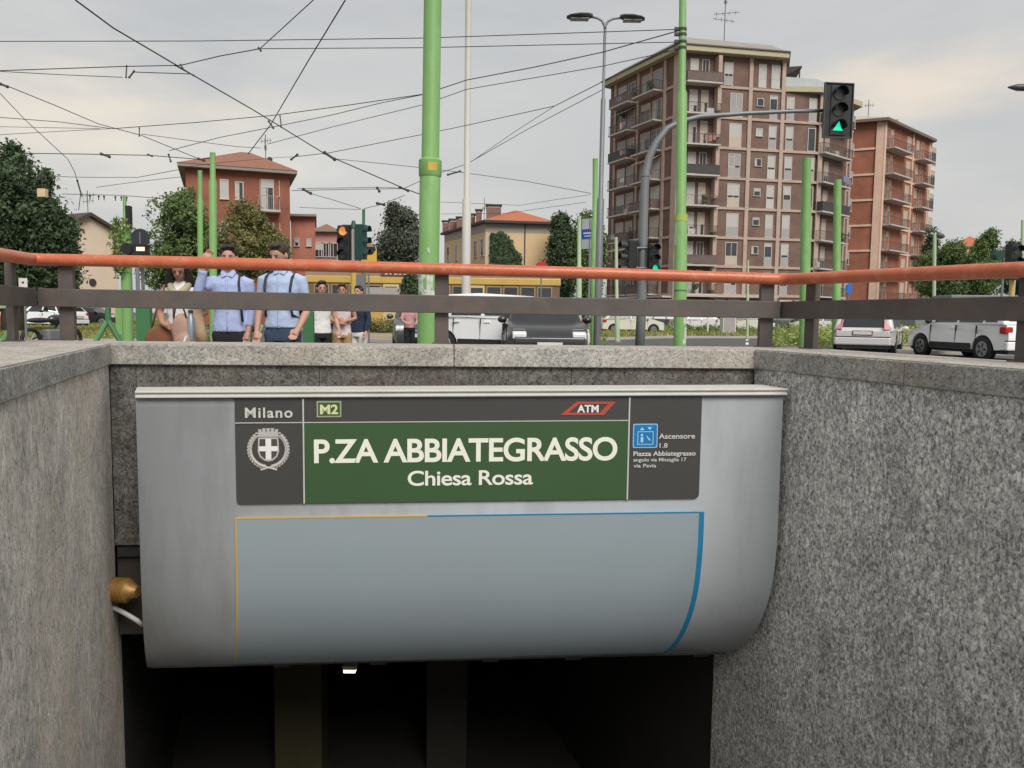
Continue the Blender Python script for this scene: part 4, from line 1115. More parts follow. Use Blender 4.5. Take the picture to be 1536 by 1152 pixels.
for i, zz in enumerate((ze - 2.75, ze - 5.9, ze - 9.0)):
    window(FB, FB.s(398), FB.s(416), zz + .1, zz + 2.3, [.25, .5, .25][i], shut_w, curtain=.4)
    balcony(FB, FB.s(392), FB.s(424), zz, 1.0, 'bars', pm('rail_pale', (0.3, 0.28, 0.27), .6))
    FB.box('sun_blind', FB.s(396), FB.s(397), .02, .05, zz, zz + 2.3, shut_w); FB.box('sun_blind', FB.s(424), FB.s(425), .02, .05, zz, zz + 2.3, shut_w)
    for pa in (338, 362):
        if i == 2: window(FB, FB.s(pa), FB.s(pa + 12), zz + .7, zz + 2.2, .6, shut_w)
ch = redh
c_ = at(414, 243, 64); 
obj('lift_housing', M().box(gx(396, 65), gx(431, 65), 64.0, 66.5, ze + .5, ze + 1.35 + 0.15), pm('render_buff', (0.30, 0.25, 0.19), .85), redh)
an3 = thing('roof_aerial', 'tall lattice aerial on the red house roof', 'aerial', (gx(402, 64.8), 64.8, ze + 1.4)); yagi(an3, 2.6, [(.8, .5, .2), (.6, .4, 2)], r=.03)
c3 = thing('chimney_cowl', 'small dark round chimney cowl on the red house', 'chimney', (gx(408, 64.2), 64.2, ze + 1.4))
obj('pipe', M().cyl((0, 0, 0), (0, 0, .4), .14), iron, c3, loc=(0, 0, 0)); obj('cowl', M().sphere((0, 0, .5), .22), iron, c3, loc=(0, 0, 0))

# ---- low houses beside it
pk = brick_mat('render_pink', (0.42, 0.17, 0.12), (0.40, 0.165, 0.12), (0.42, 0.18, 0.13), .8)
def simple_house(name, label, pxa, pxb, Ya, Yb, ytop, mat, roofm, depth=7, rise=1.4, nwin=2, wm=shut_w, pyr=True, wsz=(.9, 1.3), floors=2, over=.5):
    h = thing(name, label, 'building')
    a = Vector((gx(pxa, Ya), Ya, 0)); b = Vector((gx(pxb, Yb), Yb, 0)); u = (b - a).normalized(); nn = ray_dir(pxb if pxb < 768 else pxa, 475); nn.z = 0; nn.normalize()
    zt_ = EYE + (hor((pxa + pxb) / 2) - ytop) * ((Ya + Yb) / 2) / FPX
    P_ = [a, b, b + nn * depth, a + nn * depth]
    obj('wall', M().prism(inner(P_), 0, zt_), mat, h)
    E_ = outset(P_, over); obj('eaves', M().prism(inner(E_), zt_, zt_ + .18), MATS['eaves_grey'], h)
    c = sum(P_, Vector()) / 4
    L_ = (b - a).length; k = max(0, L_ / 2 - depth / 2) 
    ra = c - u * k; rb = c + u * k + u * .01
    m = M(); vs = [(p.x, p.y, zt_ + .18) for p in E_] + [(ra.x, ra.y, zt_ + rise), (rb.x, rb.y, zt_ + rise)]
    m.add(vs, [(0, 1, 5, 4), (1, 2, 5), (2, 3, 4, 5), (3, 0, 4)])
    obj('roof', m, roofm, h)
    F = Fac(h, a, b)
    for f in range(floors):
        for i in range(nwin):
            s0 = F.L * (i + .5) / nwin - wsz[0] / 2
            zz = zt_ - 2.3 - f * 3.0
            if zz > .5: window(F, s0, s0 + wsz[0], zz, zz + wsz[1], rnd.choice([0, .5, 1]), wm)
    return h, F, zt_
simple_house('corner_house', 'narrow pink rendered house just right of the red brick house', 438, 474, 64, 64, 328, pk, tile, 8, .5, 2, floors=3, wsz=(.45, .6))
simple_house('low_house', 'pale pink house with crowded roofline behind the left traffic lights', 474, 506, 75, 75, 350, pm('render_rose', (0.45, 0.24, 0.20), .9, .1, 1), tile, 8, 1.2, 3, floors=3)
simple_house('low_house', 'small terracotta house between the traffic lights and the dark round tree', 500, 560, 90, 90, 372, pk, tile, 8, 1.6, 4, floors=2)
# ---- cream gabled house far left
gh = thing('gabled_house', 'cream rendered house showing its gable beside the dark trees on the left', 'building')
a = Vector((gx(104, 57), 57, 0)); b = Vector((gx(179, 60.5), 60.5, 0)); zg = EYE + (466.5 - 346) * 58 / FPX; zp = EYE + (466.5 - 326) * 58 / FPX
GW = (b - a).length; TG = frame(a, b - a, Vector((b.y - a.y, a.x - b.x, 0)))
crm = pm('render_cream', (0.68, 0.56, 0.44), .9, .06, 1, dirt=(0.55, 0.46, 0.37))
gk = GW * .42
obj('wall', M(TG).extr([(0, 0), (GW, 0), (GW, zg), (gk, zp), (0, zg + .2)], 0, -12), crm, gh)
rm = M(TG); rm.extr([(-.5, zg - .1), (gk, zp + .02), (GW + .4, zg - .2), (GW + .4, zg + .02), (gk, zp + .28), (-.5, zg + .1)], .4, -12.4)
obj('roof', rm, pm('roof_dark', (0.07, 0.055, 0.05), .8), gh)
FG = Fac(gh, a, b)
obj('round_vent', M(FG.T).cyl((FG.s(148), 0, EYE + 2.1), (FG.s(148), .06, EYE + 2.1), .28, n=20), iron, gh)
window(FG, FG.s(120), FG.s(127), 2.6, 3.9, 0, shut_w, fmat=shut_br)
an4 = thing('roof_aerial', 'thin aerial above the cream gabled house', 'aerial', (gx(137, 60), 60, zp + .1)); yagi(an4, 2.0, [(.8, .6, .2), (.6, .5, .3)], r=.025)
# ---- ochre house with ivy
och = pm('render_ochre', (0.60, 0.44, 0.25), .9, .06, 1, dirt=(0.52, 0.40, 0.26), dirt_scale=.6)
oh = thing('ochre_house', 'ochre rendered house with an orange hipped roof and many chimneys', 'building')
O1 = Vector((gx(666, 92), 92, 0)); O2 = Vector((gx(727, 80), 80, 0)); O3 = Vector((gx(826, 81), 81, 0))
zo = EYE + (473.5 - 337) * 80 / FPX
O4 = O3 + (O1 - O2)
obj('wall', M().prism(inner([O1, O2, O3, O4]), 0, zo - .9), och, oh)
obj('attic_band', M().prism(inner([O1, O2, O3, O4]), zo - .9 + .002, zo), pm('render_greybuff', (0.34, 0.30, 0.26), .9, .08), oh)
E_ = outset([O1, O2, O3, O4], .7)
obj('eaves', M().prism(inner(E_), zo, zo + .25), pm('eaves_black', (0.05, 0.045, 0.045), .8), oh)
cc = sum([O1, O2, O3, O4], Vector()) / 4; dd_ = (O1 - O2).normalized()
m = M(); hp1 = Vector((gx(771, 83), 83 + 1.5, 0)); hp2 = hp1 + dd_ * 9
m.add([(p.x, p.y, zo + .25) for p in E_] + [(hp1.x, hp1.y, zo + 1.9), (hp2.x, hp2.y, zo + 1.9)], [(0, 1, 4, 5), (1, 2, 4), (2, 3, 5, 4), (3, 0, 5)])
obj('roof', m, pm('roof_orange', (0.40, 0.13, 0.07), .85, .15, 3), oh)
FO = Fac(oh, O1, O2); FP = Fac(oh, O2, O3)
FP.box('drainpipe', FP.s(782), FP.s(782) + .1, 0, .1, 0, zo - .05, iron); FP.box('pilaster', 0.002, .5, 0, .06, 0, zo - .92, pm('render_cream2', (0.5, 0.42, 0.3), .9))
for k in range(3):
    zz = zo - 3.2 - k * 3.1
    for px in (671, 683, 696, 711, 721):
        s0 = FO.s(px); window(FO, s0 - .5, s0 + .5, zz, zz + 1.7, rnd.choice([0, .5, 1]), rnd.choice([shut_br, shut_g]), fmat=frame_w)
FO.box('downpipe', FO.s(701), FO.s(701) + .12, 0, .12, 0, zo, shut_w)
for i, (px, w, h, lab) in enumerate(((739, 1.5, 1.1, 'broad brick chimney nearest the orange roof of the ochre house'), (717, .6, 1.0, 'slim dark chimney left of the broad one on the ochre house'), (708, .5, .7, 'stubby dark chimney in the middle of the ochre house roof'), (689, .7, .7, 'low chimney near the far end of the ochre house roof'), (680, 1.0, .6, 'wide low chimney far along the ochre house roof'), (668, .7, .6, 'last small chimney at the far end of the ochre house'))):
    Y_ = 82 + (739 - px) * .14
    c = thing('chimney', lab, 'chimney', (gx(px, Y_), Y_, zo + .3)); H_ = h + .4
    obj('stack', M().box(-w / 2, w / 2, -.35, .35, 0, H_), pm('chimney_brick', (0.2, 0.12, 0.1), .9, .25, 3), c, loc=(0, 0, 0))
    obj('cap', M().box(-w / 2 - .1, w / 2 + .1, -.45, .45, H_ + .15, H_ + .3).box(-w / 2, -w / 2 + .1, -.3, .3, H_, H_ + .15).box(w / 2 - .1, w / 2, -.3, .3, H_, H_ + .15), iron, c, loc=(0, 0, 0))
an5 = thing('roof_aerial', 'thin mast aerial on the ochre house roof', 'aerial', (gx(725, 84), 84, zo + .3)); yagi(an5, 2.8, [(.6, .3, .3)], r=.03)
# roofs glimpsed between the trees on the right
simple_house('far_house', 'low house with orange roof glimpsed over the trees on the right', 1425, 1470, 130, 130, 372, och, MATS['roof_orange'], 9, 2.2, 2, floors=2)
# ------------------------------------------------------------------ trees and plants
bark = pm('bark', (0.10, 0.08, 0.06), .9, .25, 6, .5, 30)
lf_dark = leaf_mat('leaf_dark', (0.022, 0.036, 0.020), (0.040, 0.062, 0.030), (0.075, 0.10, 0.05))
lf_mid = leaf_mat('leaf_mid', (0.035, 0.055, 0.02), (0.07, 0.105, 0.035), (0.13, 0.17, 0.06))
lf_light = leaf_mat('leaf_light', (0.055, 0.08, 0.025), (0.11, 0.15, 0.045), (0.20, 0.235, 0.085))
lf_grey = leaf_mat('leaf_grey', (0.030, 0.036, 0.028), (0.055, 0.062, 0.045), (0.10, 0.11, 0.08))
lf_olive = leaf_mat('leaf_olive', (0.05, 0.055, 0.02), (0.10, 0.10, 0.035), (0.17, 0.155, 0.06))
def leaves(blobs, n, size, droop=0.0, flat=0.35, tuft=0.5):
    """blobs: (centre, radii, weight). leaf quads gathered into small tufts near the skin of each blob"""
    w = np.array([b[2] for b in blobs], float); w /= w.sum()
    cnt = rng.multinomial(n, w); V = []
    for (c, r, _), k in zip(blobs, cnt):
        if k == 0: continue
        per = 10; kt = max(1, k // per)
        d = rng.normal(size=(kt, 3)); d /= np.linalg.norm(d, axis=1)[:, None]
        rad = rng.uniform(0.45, 1.0, kt) ** 0.45 * (1 + rng.normal(0, .09, kt))
        tc = np.array(c) + d * rad[:, None] * np.array(r)
        p = np.repeat(tc, per, axis=0) + rng.normal(0, 1, (kt * per, 3)) * tuft * size * 2.2
        nrm = rng.normal(size=(kt * per, 3)) + np.repeat(d, per, axis=0) * 0.8; nrm[:, 2] += flat
        nrm /= np.linalg.norm(nrm, axis=1)[:, None]
        a = np.cross(nrm, rng.normal(size=(kt * per, 3))); a /= np.linalg.norm(a, axis=1)[:, None]
        b = np.cross(nrm, a); s = size * rng.uniform(.6, 1.3, (kt * per, 1))
        q = np.stack([p - a * s, p - b * s * .55 , p + a * s - np.array([0, 0, droop]) * s, p + b * s * .55], axis=1)
        V.append(q)
    V = np.concatenate(V).reshape(-1, 3)
    return V
def leaf_obj(name, V, mat, par=None, off=None):
    k = len(V) // 4
    me = bpy.data.meshes.new(name); 
    if off is not None: V = V - np.array(off)
    me.vertices.add(len(V)); me.vertices.foreach_set('co', V.astype(np.float32).ravel())
    me.loops.add(4 * k); me.loops.foreach_set('vertex_index', np.arange(4 * k, dtype=np.int32))
    me.polygons.add(k); me.polygons.foreach_set('loop_start', np.arange(0, 4 * k, 4, dtype=np.int32))
    me.polygons.foreach_set('loop_total', np.full(k, 4, dtype=np.int32))
    me.materials.append(mat); me.update(calc_edges=True)
    o = bpy.data.objects.new(name, me); COL.objects.link(o)
    if par is not None: o.parent = par
    return o
def tree(label, px, Y, boxes, mat, n, size, trunk=.25, name='broadleaf_tree', group=None, trunk_px=None, **k):
    """boxes: crown masses as (px0, py0, px1, py1[, depth]) seen at distance Y"""
    base = Vector((gx(trunk_px or px, Y), Y, 0))
    t = thing(name, label, 'tree', base, group=group)
    bl = []
    for b in boxes:
        p = at((b[0] + b[2]) / 2, (b[1] + b[3]) / 2, Y); rx = (b[2] - b[0]) / 2 * Y / FPX; rz = (b[3] - b[1]) / 2 * Y / FPX
        dy = (b[4] if len(b) > 4 else rng.uniform(-.4, .4) * rx)
        # break each mass into lobes
        for j in range(5):
            o_ = rng.uniform(-.5, .5, 3) * np.array([rx, rx, rz]) * .9
            bl.append((np.array(p) + np.array([0, dy, 0]) + o_, np.array([rx, rx, rz]) * rng.uniform(.45, .62), rx * rz))
        bl.append((np.array(p) + np.array([0, dy, 0]), np.array([rx, rx, rz]) * 1.0, rx * rz * 1.4))
    V = leaves(bl, int(n * 1.7), size * .72, **k)
    q = V.reshape(-1, 4, 3); q = q[q[:, :, 2].min(axis=1) > 0.15]; V = q.reshape(-1, 3)
    leaf_obj('crown', V, mat, t, off=base)
    zt_ = max(b[0][2] for b in bl); zc_ = np.average([b[0][2] for b in bl])
    m = M()
    top = Vector((np.average([b[0][0] for b in bl]) - base.x, 0, zc_))
    m.tube([(0, 0, -.05), (0, 0, zc_ * .35), tuple(top.lerp(Vector((0, 0, zc_ * .5)), .4)), tuple(top)], [trunk * 1.25, trunk, trunk * .8, trunk * .45], 9)
    for j in range(0, len(bl), 3):
        e = Vector(bl[j][0]) - base; s_ = Vector((0, 0, zc_ * rng.uniform(.35, .8)))
        m.tube([s_, s_.lerp(e, .5) + Vector((0, 0, .3)), e], [trunk * .45, trunk * .28, trunk * .08], 6)
    obj('trunk', m, bark, t, smooth=True, loc=(0, 0, 0))
    return t
tree('large dark cedar-like tree filling the left edge of the square', 20, 33, [(-60, 270, 90, 420), (-40, 228, 70, 320), (5, 212, 28, 260), (20, 290, 108, 400), (-80, 330, 60, 470), (40, 330, 118, 440), (60, 255, 78, 290), (15, 390, 95, 450)], lf_dark, 42000, .13, .4, 'cedar_tree', flat=.6, tuft=.7)
tree('slim dark young tree between the cedar and the cream gable', 108, 48, [(95, 345, 122, 425), (100, 330, 116, 370)], lf_dark, 3000, .13, .12)
tree('bright green leafy tree left of the twin green poles', 262, 46, [(212, 320, 318, 430), (228, 292, 312, 350), (250, 280, 292, 318), (208, 360, 275, 440), (262, 335, 334, 440), (286, 318, 326, 370)], lf_mid, 17000, .13, .25)
tree('olive green tree in front of the red brick house', 375, 44, [(322, 325, 412, 420), (336, 300, 400, 350), (370, 345, 440, 430), (306, 350, 360, 430), (380, 335, 420, 390)], lf_olive, 14000, .13, .22)
tree('grey-green bushy pine behind the traffic lights left of the big green pole', 596, 62, [(566, 335, 640, 400), (575, 312, 628, 360), (584, 306, 604, 330), (562, 360, 610, 410)], lf_grey, 15000, .17, .3, 'pine_tree', tuft=.8)
tree('small dark shrub-like tree in front of the tram', 612, 30, [(600, 418, 632, 455), (606, 412, 626, 430)], lf_dark, 2500, .08, .06)
tree('dark green tree just right of the ochre house', 850, 78, [(820, 335, 872, 450), (828, 320, 862, 350)], lf_dark, 12000, .22, .3)
tree('second dark tree behind the street name sign', 880, 70, [(862, 322, 908, 460), (868, 318, 890, 340)], lf_mid, 9000, .2, .25)
rt = [('dark conifer at the right-hand corner of the orange block', 1398, 95, [(1385, 335, 1412, 420), (1378, 380, 1420, 440)], lf_dark, 5000, .2),
      ('green bushy tree behind the slim lamp on the right', 1420, 70, [(1375, 372, 1440, 445), (1400, 362, 1450, 420)], lf_mid, 9000, .16),
      ('tall ragged tree rising over the others on the right', 1482, 66, [(1440, 375, 1510, 450), (1475, 340, 1500, 385), (1455, 358, 1480, 400)], lf_mid, 11000, .16),
      ('dark tree at the far right edge behind the signals', 1530, 60, [(1495, 370, 1570, 450), (1505, 360, 1535, 400)], lf_dark, 10000, .15),
      ('light green tree low behind the silver car on the right', 1448, 52, [(1385, 400, 1460, 450), (1440, 392, 1500, 450)], lf_mid, 9000, .12)]
for (lab, px, Y, bx, mt, n, s_) in rt: tree(lab, px, Y, bx, mt, n, s_, .22)
tree('far tree between the towers and the right-hand trees', 1360, 120, [(1335, 425, 1400, 455)], lf_dark, 2500, .25, .2)
# ivy on the ochre gable
pts = []
poly = [(737, 352), (752, 350), (764, 360), (772, 378), (781, 388), (778, 402), (737, 402)]
def inside(x, y):
    c = False; j = len(poly) - 1
    for i in range(len(poly)):
        if (poly[i][1] > y) != (poly[j][1] > y) and x < (poly[j][0] - poly[i][0]) * (y - poly[i][1]) / (poly[j][1] - poly[i][1]) + poly[i][0]: c = not c
        j = i
    return c
V = []
while len(V) < 4200:
    x = rng.uniform(735, 786); y = rng.uniform(348, 402)
    if not inside(x + rng.normal(0, 1.5), y + rng.normal(0, 1.5)): continue
    p = np.array(on_plane(x, y, FP.P0 + FP.n * rng.uniform(.03, .35), FP.n)); s_ = .16 * rng.uniform(.6, 1.3)
    nrm = np.array(FP.n) + rng.normal(0, .5, 3); a = np.cross(nrm, rng.normal(size=3)); a /= np.linalg.norm(a); b = np.cross(nrm, a); b /= np.linalg.norm(b)
    V.append([p - a * s_, p - b * s_, p + a * s_, p + b * s_])
ivy = leaf_obj('ivy', np.array(V).reshape(-1, 3), lf_dark); tag(ivy, 'dark ivy climbing in a peak over the ochre house wall', 'ivy')
# shrub banks
lf_bank = leaf_mat('leaf_bank', (0.12, 0.15, 0.04), (0.20, 0.25, 0.075), (0.34, 0.37, 0.15))
def mound(label, pxa, pxb, Ya, Yb, hgt, mat, n, size, cat='shrubs', name='shrub_bank'):
    base = Vector((gx((pxa + pxb) / 2, (Ya + Yb) / 2), (Ya + Yb) / 2, 0)); bl = []
    x0, x1 = gx(pxa, Ya), gx(pxb, Ya)
    k = max(3, int((x1 - x0) / (hgt * 1.6)))
    for i in range(k):
        for j in range(2):
            c = (x0 + (x1 - x0) * (i + rng.uniform(.2, .8)) / k, Ya + (Yb - Ya) * rng.uniform(0, 1), hgt * rng.uniform(.25, .45))
            bl.append((np.array(c), np.array([hgt * 1.1, hgt * 1.0, hgt * rng.uniform(.4, .75)]), 1))
    V = leaves(bl, n, size, flat=.8); q = V.reshape(-1, 4, 3); q = q[q[:, :, 2].min(axis=1) > 0.1]
    o = leaf_obj(name, q.reshape(-1, 3), mat, None, off=base); o.location = base; tag(o, label, cat)
    return o
mound('low yellow-green shrub bank behind the silver hatchback', 1188, 1262, 27.5, 31, .85, lf_bank, 9000, .045)
mound('taller light green shrubs behind the two right-hand cars', 1255, 1460, 28.5, 34, 1.0, lf_bank, 16000, .05)
mound('dark green shrubs at the far end of the verge on the right', 1420, 1640, 32, 37, 1.1, lf_mid, 9000, .06)
mound('low green hedge along the far side of the junction', 880, 1010, 52, 56, .55, lf_light, 8000, .06)
mound('low yellow-green hedge right of the central green pole', 1030, 1215, 50, 56, .6, lf_light, 9000, .06)
mound('olive bushes on the traffic island behind the dark hatchback', 545, 600, 40, 44, .9, lf_olive, 5000, .06)
mound('small yellow-green plants at the foot of the lamp post', 868, 882, 25, 26.5, .75, lf_light, 1500, .035)
# grass blades on the lawns: uncountable
def grass(name, poly, n, h, mat):
    P_ = np.array([(p[0], p[1]) for p in poly]); mn, mxx = P_.min(0), P_.max(0); V = []
    tot = 0
    while tot < n:
        xy = rng.uniform(mn, [mxx[0], min(mxx[1], 75)], (n, 2)); ins = np.zeros(n, bool); j = len(P_) - 1
        for i in range(len(P_)):
            c = ((P_[i, 1] > xy[:, 1]) != (P_[j, 1] > xy[:, 1])) & (xy[:, 0] < (P_[j, 0] - P_[i, 0]) * (xy[:, 1] - P_[i, 1]) / (P_[j, 1] - P_[i, 1] + 1e-9) + P_[i, 0])
            ins ^= c; j = i
        vis = np.abs(xy[:, 0] / xy[:, 1]) < .75; xy = xy[ins & vis]
        k = len(xy); tot += max(k, 1)
        a = rng.uniform(0, np.pi, k); d = np.stack([np.cos(a), np.sin(a), np.zeros(k)], 1) * .05; p = np.concatenate([xy, np.full((k, 1), .11)], 1)
        hh = h * rng.uniform(.5, 1.3, (k, 1)); t = np.concatenate([rng.normal(0, .04, (k, 2)), hh], 1)
        V.append(np.stack([p - d, p + d, p + d * .3 + t, p - d * .3 + t], 1))
    o = leaf_obj(name, np.concatenate(V).reshape(-1, 3), mat); o['kind'] = 'stuff'; return o
gm = leaf_mat('grass_blades', (0.09, 0.10, 0.03), (0.15, 0.155, 0.05), (0.24, 0.215, 0.09))
grass('grass', left_lawn, 24000, .14, gm); grass('grass', mid_lawn, 14000, .16, gm)

# ------------------------------------------------------------------ poles
gpm = pm('pole_green', (0.18, 0.355, 0.115), .5, .07, 3, .03, 30, dirt=(0.30, 0.50, 0.24), dirt_scale=6, dirt_amt=.35, stretch=(1, 1, .4))
gpd = pm('pole_green_dark', (0.05, 0.16, 0.065), .5, .1, 3)
gpl = pm('pole_pale_green', (0.36, 0.46, 0.30), .55, .1, 3)
greyp = pm('pole_grey', (0.20, 0.21, 0.215), .5, .1, 3, metal=.3)
whp = pm('mast_pale', (0.50, 0.48, 0.45), .6, .06, 2)
def stepped_pole(name, label, cat, pxb, Y, segs, mat, ztop=None, pxt=None, group=None, base=True):
    """segs: (py_top, width_px) from the bottom up; radii in photograph pixels at distance Y"""
    bx_ = gx(pxb, Y); b = Vector((bx_, Y, 0)); t = thing(name, label, cat, b, group=group)
    topp = at(pxt if pxt is not None else pxb, segs[-1][0], Y) - b
    pts = []; rs = []; z0_ = 0.0; lastr = None
    for (py, w) in segs:
        z1_ = at(pxb, py, Y).z; r = w / 2 * Y / FPX
        if lastr is not None:
            pts.append(z0_ + .06); rs.append(r)
        else: pts.append(z0_); rs.append(r)
        pts.append(z1_); rs.append(r * .985); z0_ = z1_; lastr = r
    H_ = pts[-1]; t['lean'] = topp.x / H_
    m = M().tube([Vector((topp.x * z / H_, 0, z)) for z in pts], rs, 20)
    obj('shaft', m, mat, t, smooth=True, auto=50, loc=(0, 0, 0))
    if base: obj('footing', M().cyl((0, 0, 0), (0, 0, .06), rs[0] * 1.7, n=20), conc, t, loc=(0, 0, 0))
    return t, H_, rs
yb = pm('band_yellow', (0.5, 0.36, 0.06), .6, .3, 12)
big_, Hb, rb_ = stepped_pole('tram_pole', 'thick bright green tram pole nearest the railing, left of the pale mast', 'pole', 640, 8.0, [(262, 31), (-60, 26)], gpm, pxt=650)
zc_ = at(640, 252, 8).z; lb_ = big_['lean'] * zc_
obj('collar', M().tube([(lb_, 0, zc_ - .09), (lb_, 0, zc_ - .07), (lb_, 0, zc_ + .07), (lb_, 0, zc_ + .09)], [rb_[0] * 1.0, rb_[0] * 1.09, rb_[0] * 1.09, rb_[0] * .9], 24), gpm, big_, smooth=True, auto=40, loc=(0, 0, 0))
m = M()
for k in range(6):
    a = R(-150 + k * 14 + 60); 
mk = M().tube([(lb_, 0, zc_ - .03), (lb_, 0, zc_ + .035)], rb_[0] * 1.10, 24)
obj('worn_band', M().add([(lb_ + rb_[0] * 1.1 * math.cos(R(a)), rb_[0] * 1.1 * math.sin(R(a)), zc_ + dz) for dz in (-.04, .04) for a in (-95, -85, -75, -65, -55, -48)],
    [(i, i + 1, 7 + i, 6 + i) for i in range(5)]), yb, big_, loc=(0, 0, 0))
# torn stickers on the big pole
stk = pm('sticker_white', (0.55, 0.56, 0.52), .7, .25, 25, dirt=(0.2, 0.35, 0.2), dirt_scale=14, dirt_amt=.8)
def sticker(par, zc0, r, a0, a1, h, x0=0.0, mat=None, seed=0):
    q = random.Random(seed); n = 7; vs = []
    for k in range(n):
        a = R(a0 + (a1 - a0) * k / (n - 1)); dz = q.uniform(-.02, .02)
        vs.append((x0 + r * math.cos(a), r * math.sin(a), zc0 + h / 2 + dz))
    for k in range(n):
        a = R(a0 + (a1 - a0) * k / (n - 1)); dz = q.uniform(-.03, .03)
        vs.append((x0 + r * math.cos(a), r * math.sin(a), zc0 - h / 2 + dz))
    return obj('sticker', M().add(vs, [(k, k + 1, n + k + 1, n + k) for k in range(n - 1)]), mat or stk, par, loc=(0, 0, 0))
for i, (py, a0, a1, h) in enumerate(((428, -150, -112, .16), (424, -95, -60, .13), (440, -120, -70, .10), (414, -130, -100, .07), (375, -95, -80, .05), (445, -80, -45, .09))):
    sticker(big_, at(640, py, 8).z, rb_[0] * 1.012 + i * .0004, a0, a1, h, x0=big_['lean'] * at(640, py, 8).z, seed=i)
cen_, Hc, rc_ = stepped_pole('tram_pole', 'green tram pole holding the cluster of wires in front of the brown tower', 'pole', 1022, 14.3, [(326, 19), (140, 15), (-40, 10.5)], gpm, pxt=1024.5)
cx_b = cen_['lean'] * at(1022, 327, 14.3).z
obj('worn_band', M().tube([(cx_b, 0, at(1022, 332, 14.3).z), (cx_b, 0, at(1022, 322, 14.3).z)], rc_[0] * 1.02, 20), pm('band_dull_yellow', (0.36, 0.45, 0.09), .6, .2, 9), cen_, loc=(0, 0, 0))
for py in (44, 52, 63, 72):
    z_ = at(1024, py, 14.3).z; x_ = cen_['lean'] * z_
    obj('wire_clamp', M().tube([(x_, 0, z_ - .02), (x_, 0, z_ + .02)], rc_[-1] * 1.2, 16).box(x_ - .14, x_ - .06, -.03, .03, z_ - .02, z_ + .03), iron, cen_, loc=(0, 0, 0))
cx_s = cen_['lean'] * at(1022, 436, 14.3).z
obj('seam', M().tube([(cx_s, 0, at(1022, 437, 14.3).z), (cx_s, 0, at(1022, 435, 14.3).z)], rc_[0] * 1.012, 20), gpd, cen_, loc=(0, 0, 0))
for i, (py, a0, a1, h) in enumerate(((482, -70, -25, .10), (500, -60, -20, .22), (512, -75, -40, .1), (350, -160, -140, .4))):
    sticker(cen_, at(1022, py, 14.3).z, rc_[0] * 1.015, a0, a1, h, x0=cen_['lean'] * at(1022, py, 14.3).z, seed=20 + i)
poles = [
 (893, 22, [(330, 12), (238, 8)], 893, gpm, 'green tram pole beside the grey double-headed street lamp'),
 (1209, 18, [(312, 15), (238, 13)], 1210, gpm, 'green tram pole in front of the right-hand part of the brown tower'),
 (1256, 26, [(420, 12), (270, 11)], 1256.5, gpm, 'green tram pole at the gap between the brown tower and orange block'),
 (319, 22, [(272, 11), (229, 8)], 319, gpm, 'taller of the two green poles in front of the red brick house'),
 (300, 30, [(300, 8), (256, 6.5)], 300, gpm, 'shorter thinner green pole left of the taller one by the red house'),
 (187, 34, [(345, 7), (293, 5)], 187, gpm, 'thin green pole above the ivy-wrapped post near the cream gable'),
 (545, 40, [(400, 6), (314, 4.5)], 545.5, gpd, 'dark green pole rising behind the left traffic lights'),
 (869, 30, [(400, 8), (324, 6)], 869, gpl, 'pale green slim pole left of the street name sign'),
 (927, 33, [(450, 7), (356, 5)], 924, gpl, 'pale green slim pole between the grey lamp post and the curved signal mast'),
 (1122, 40, [(440, 4), (390, 3)], 1122, gpl, 'thin pale post before the shop fronts of the brown tower'),
 (1534, 32, [(420, 5), (330, 4)], 1534, gpl, 'pale green pole cut by the right edge behind the signal')]
for (pxb, Y, sg_, pxt, mt, lab) in poles: stepped_pole('tram_pole', lab, 'pole', pxb, Y, sg_, mt, pxt=pxt, group='tram poles round the square')
mast, Hm, _ = stepped_pole('light_mast', 'tall pale grey lighting mast between the green tram poles', 'mast', 698.5, 26, [(300, 13), (-30, 9)], whp, pxt=703)
ivyp, _, rr_ = stepped_pole('tram_pole', 'broad green post with climbing leaves in front of the cream house', 'pole', 190, 20, [(345, 15)], gpm, pxt=188)
V = leaves([(np.array(at(184, 355, 19.9)), np.array([.3, .3, .45]), 1), (np.array(at(183, 385, 19.9)), np.array([.2, .2, .5]), .6)], 1400, .045)
leaf_obj('climber', V, lf_light, ivyp, off=ivyp.location)

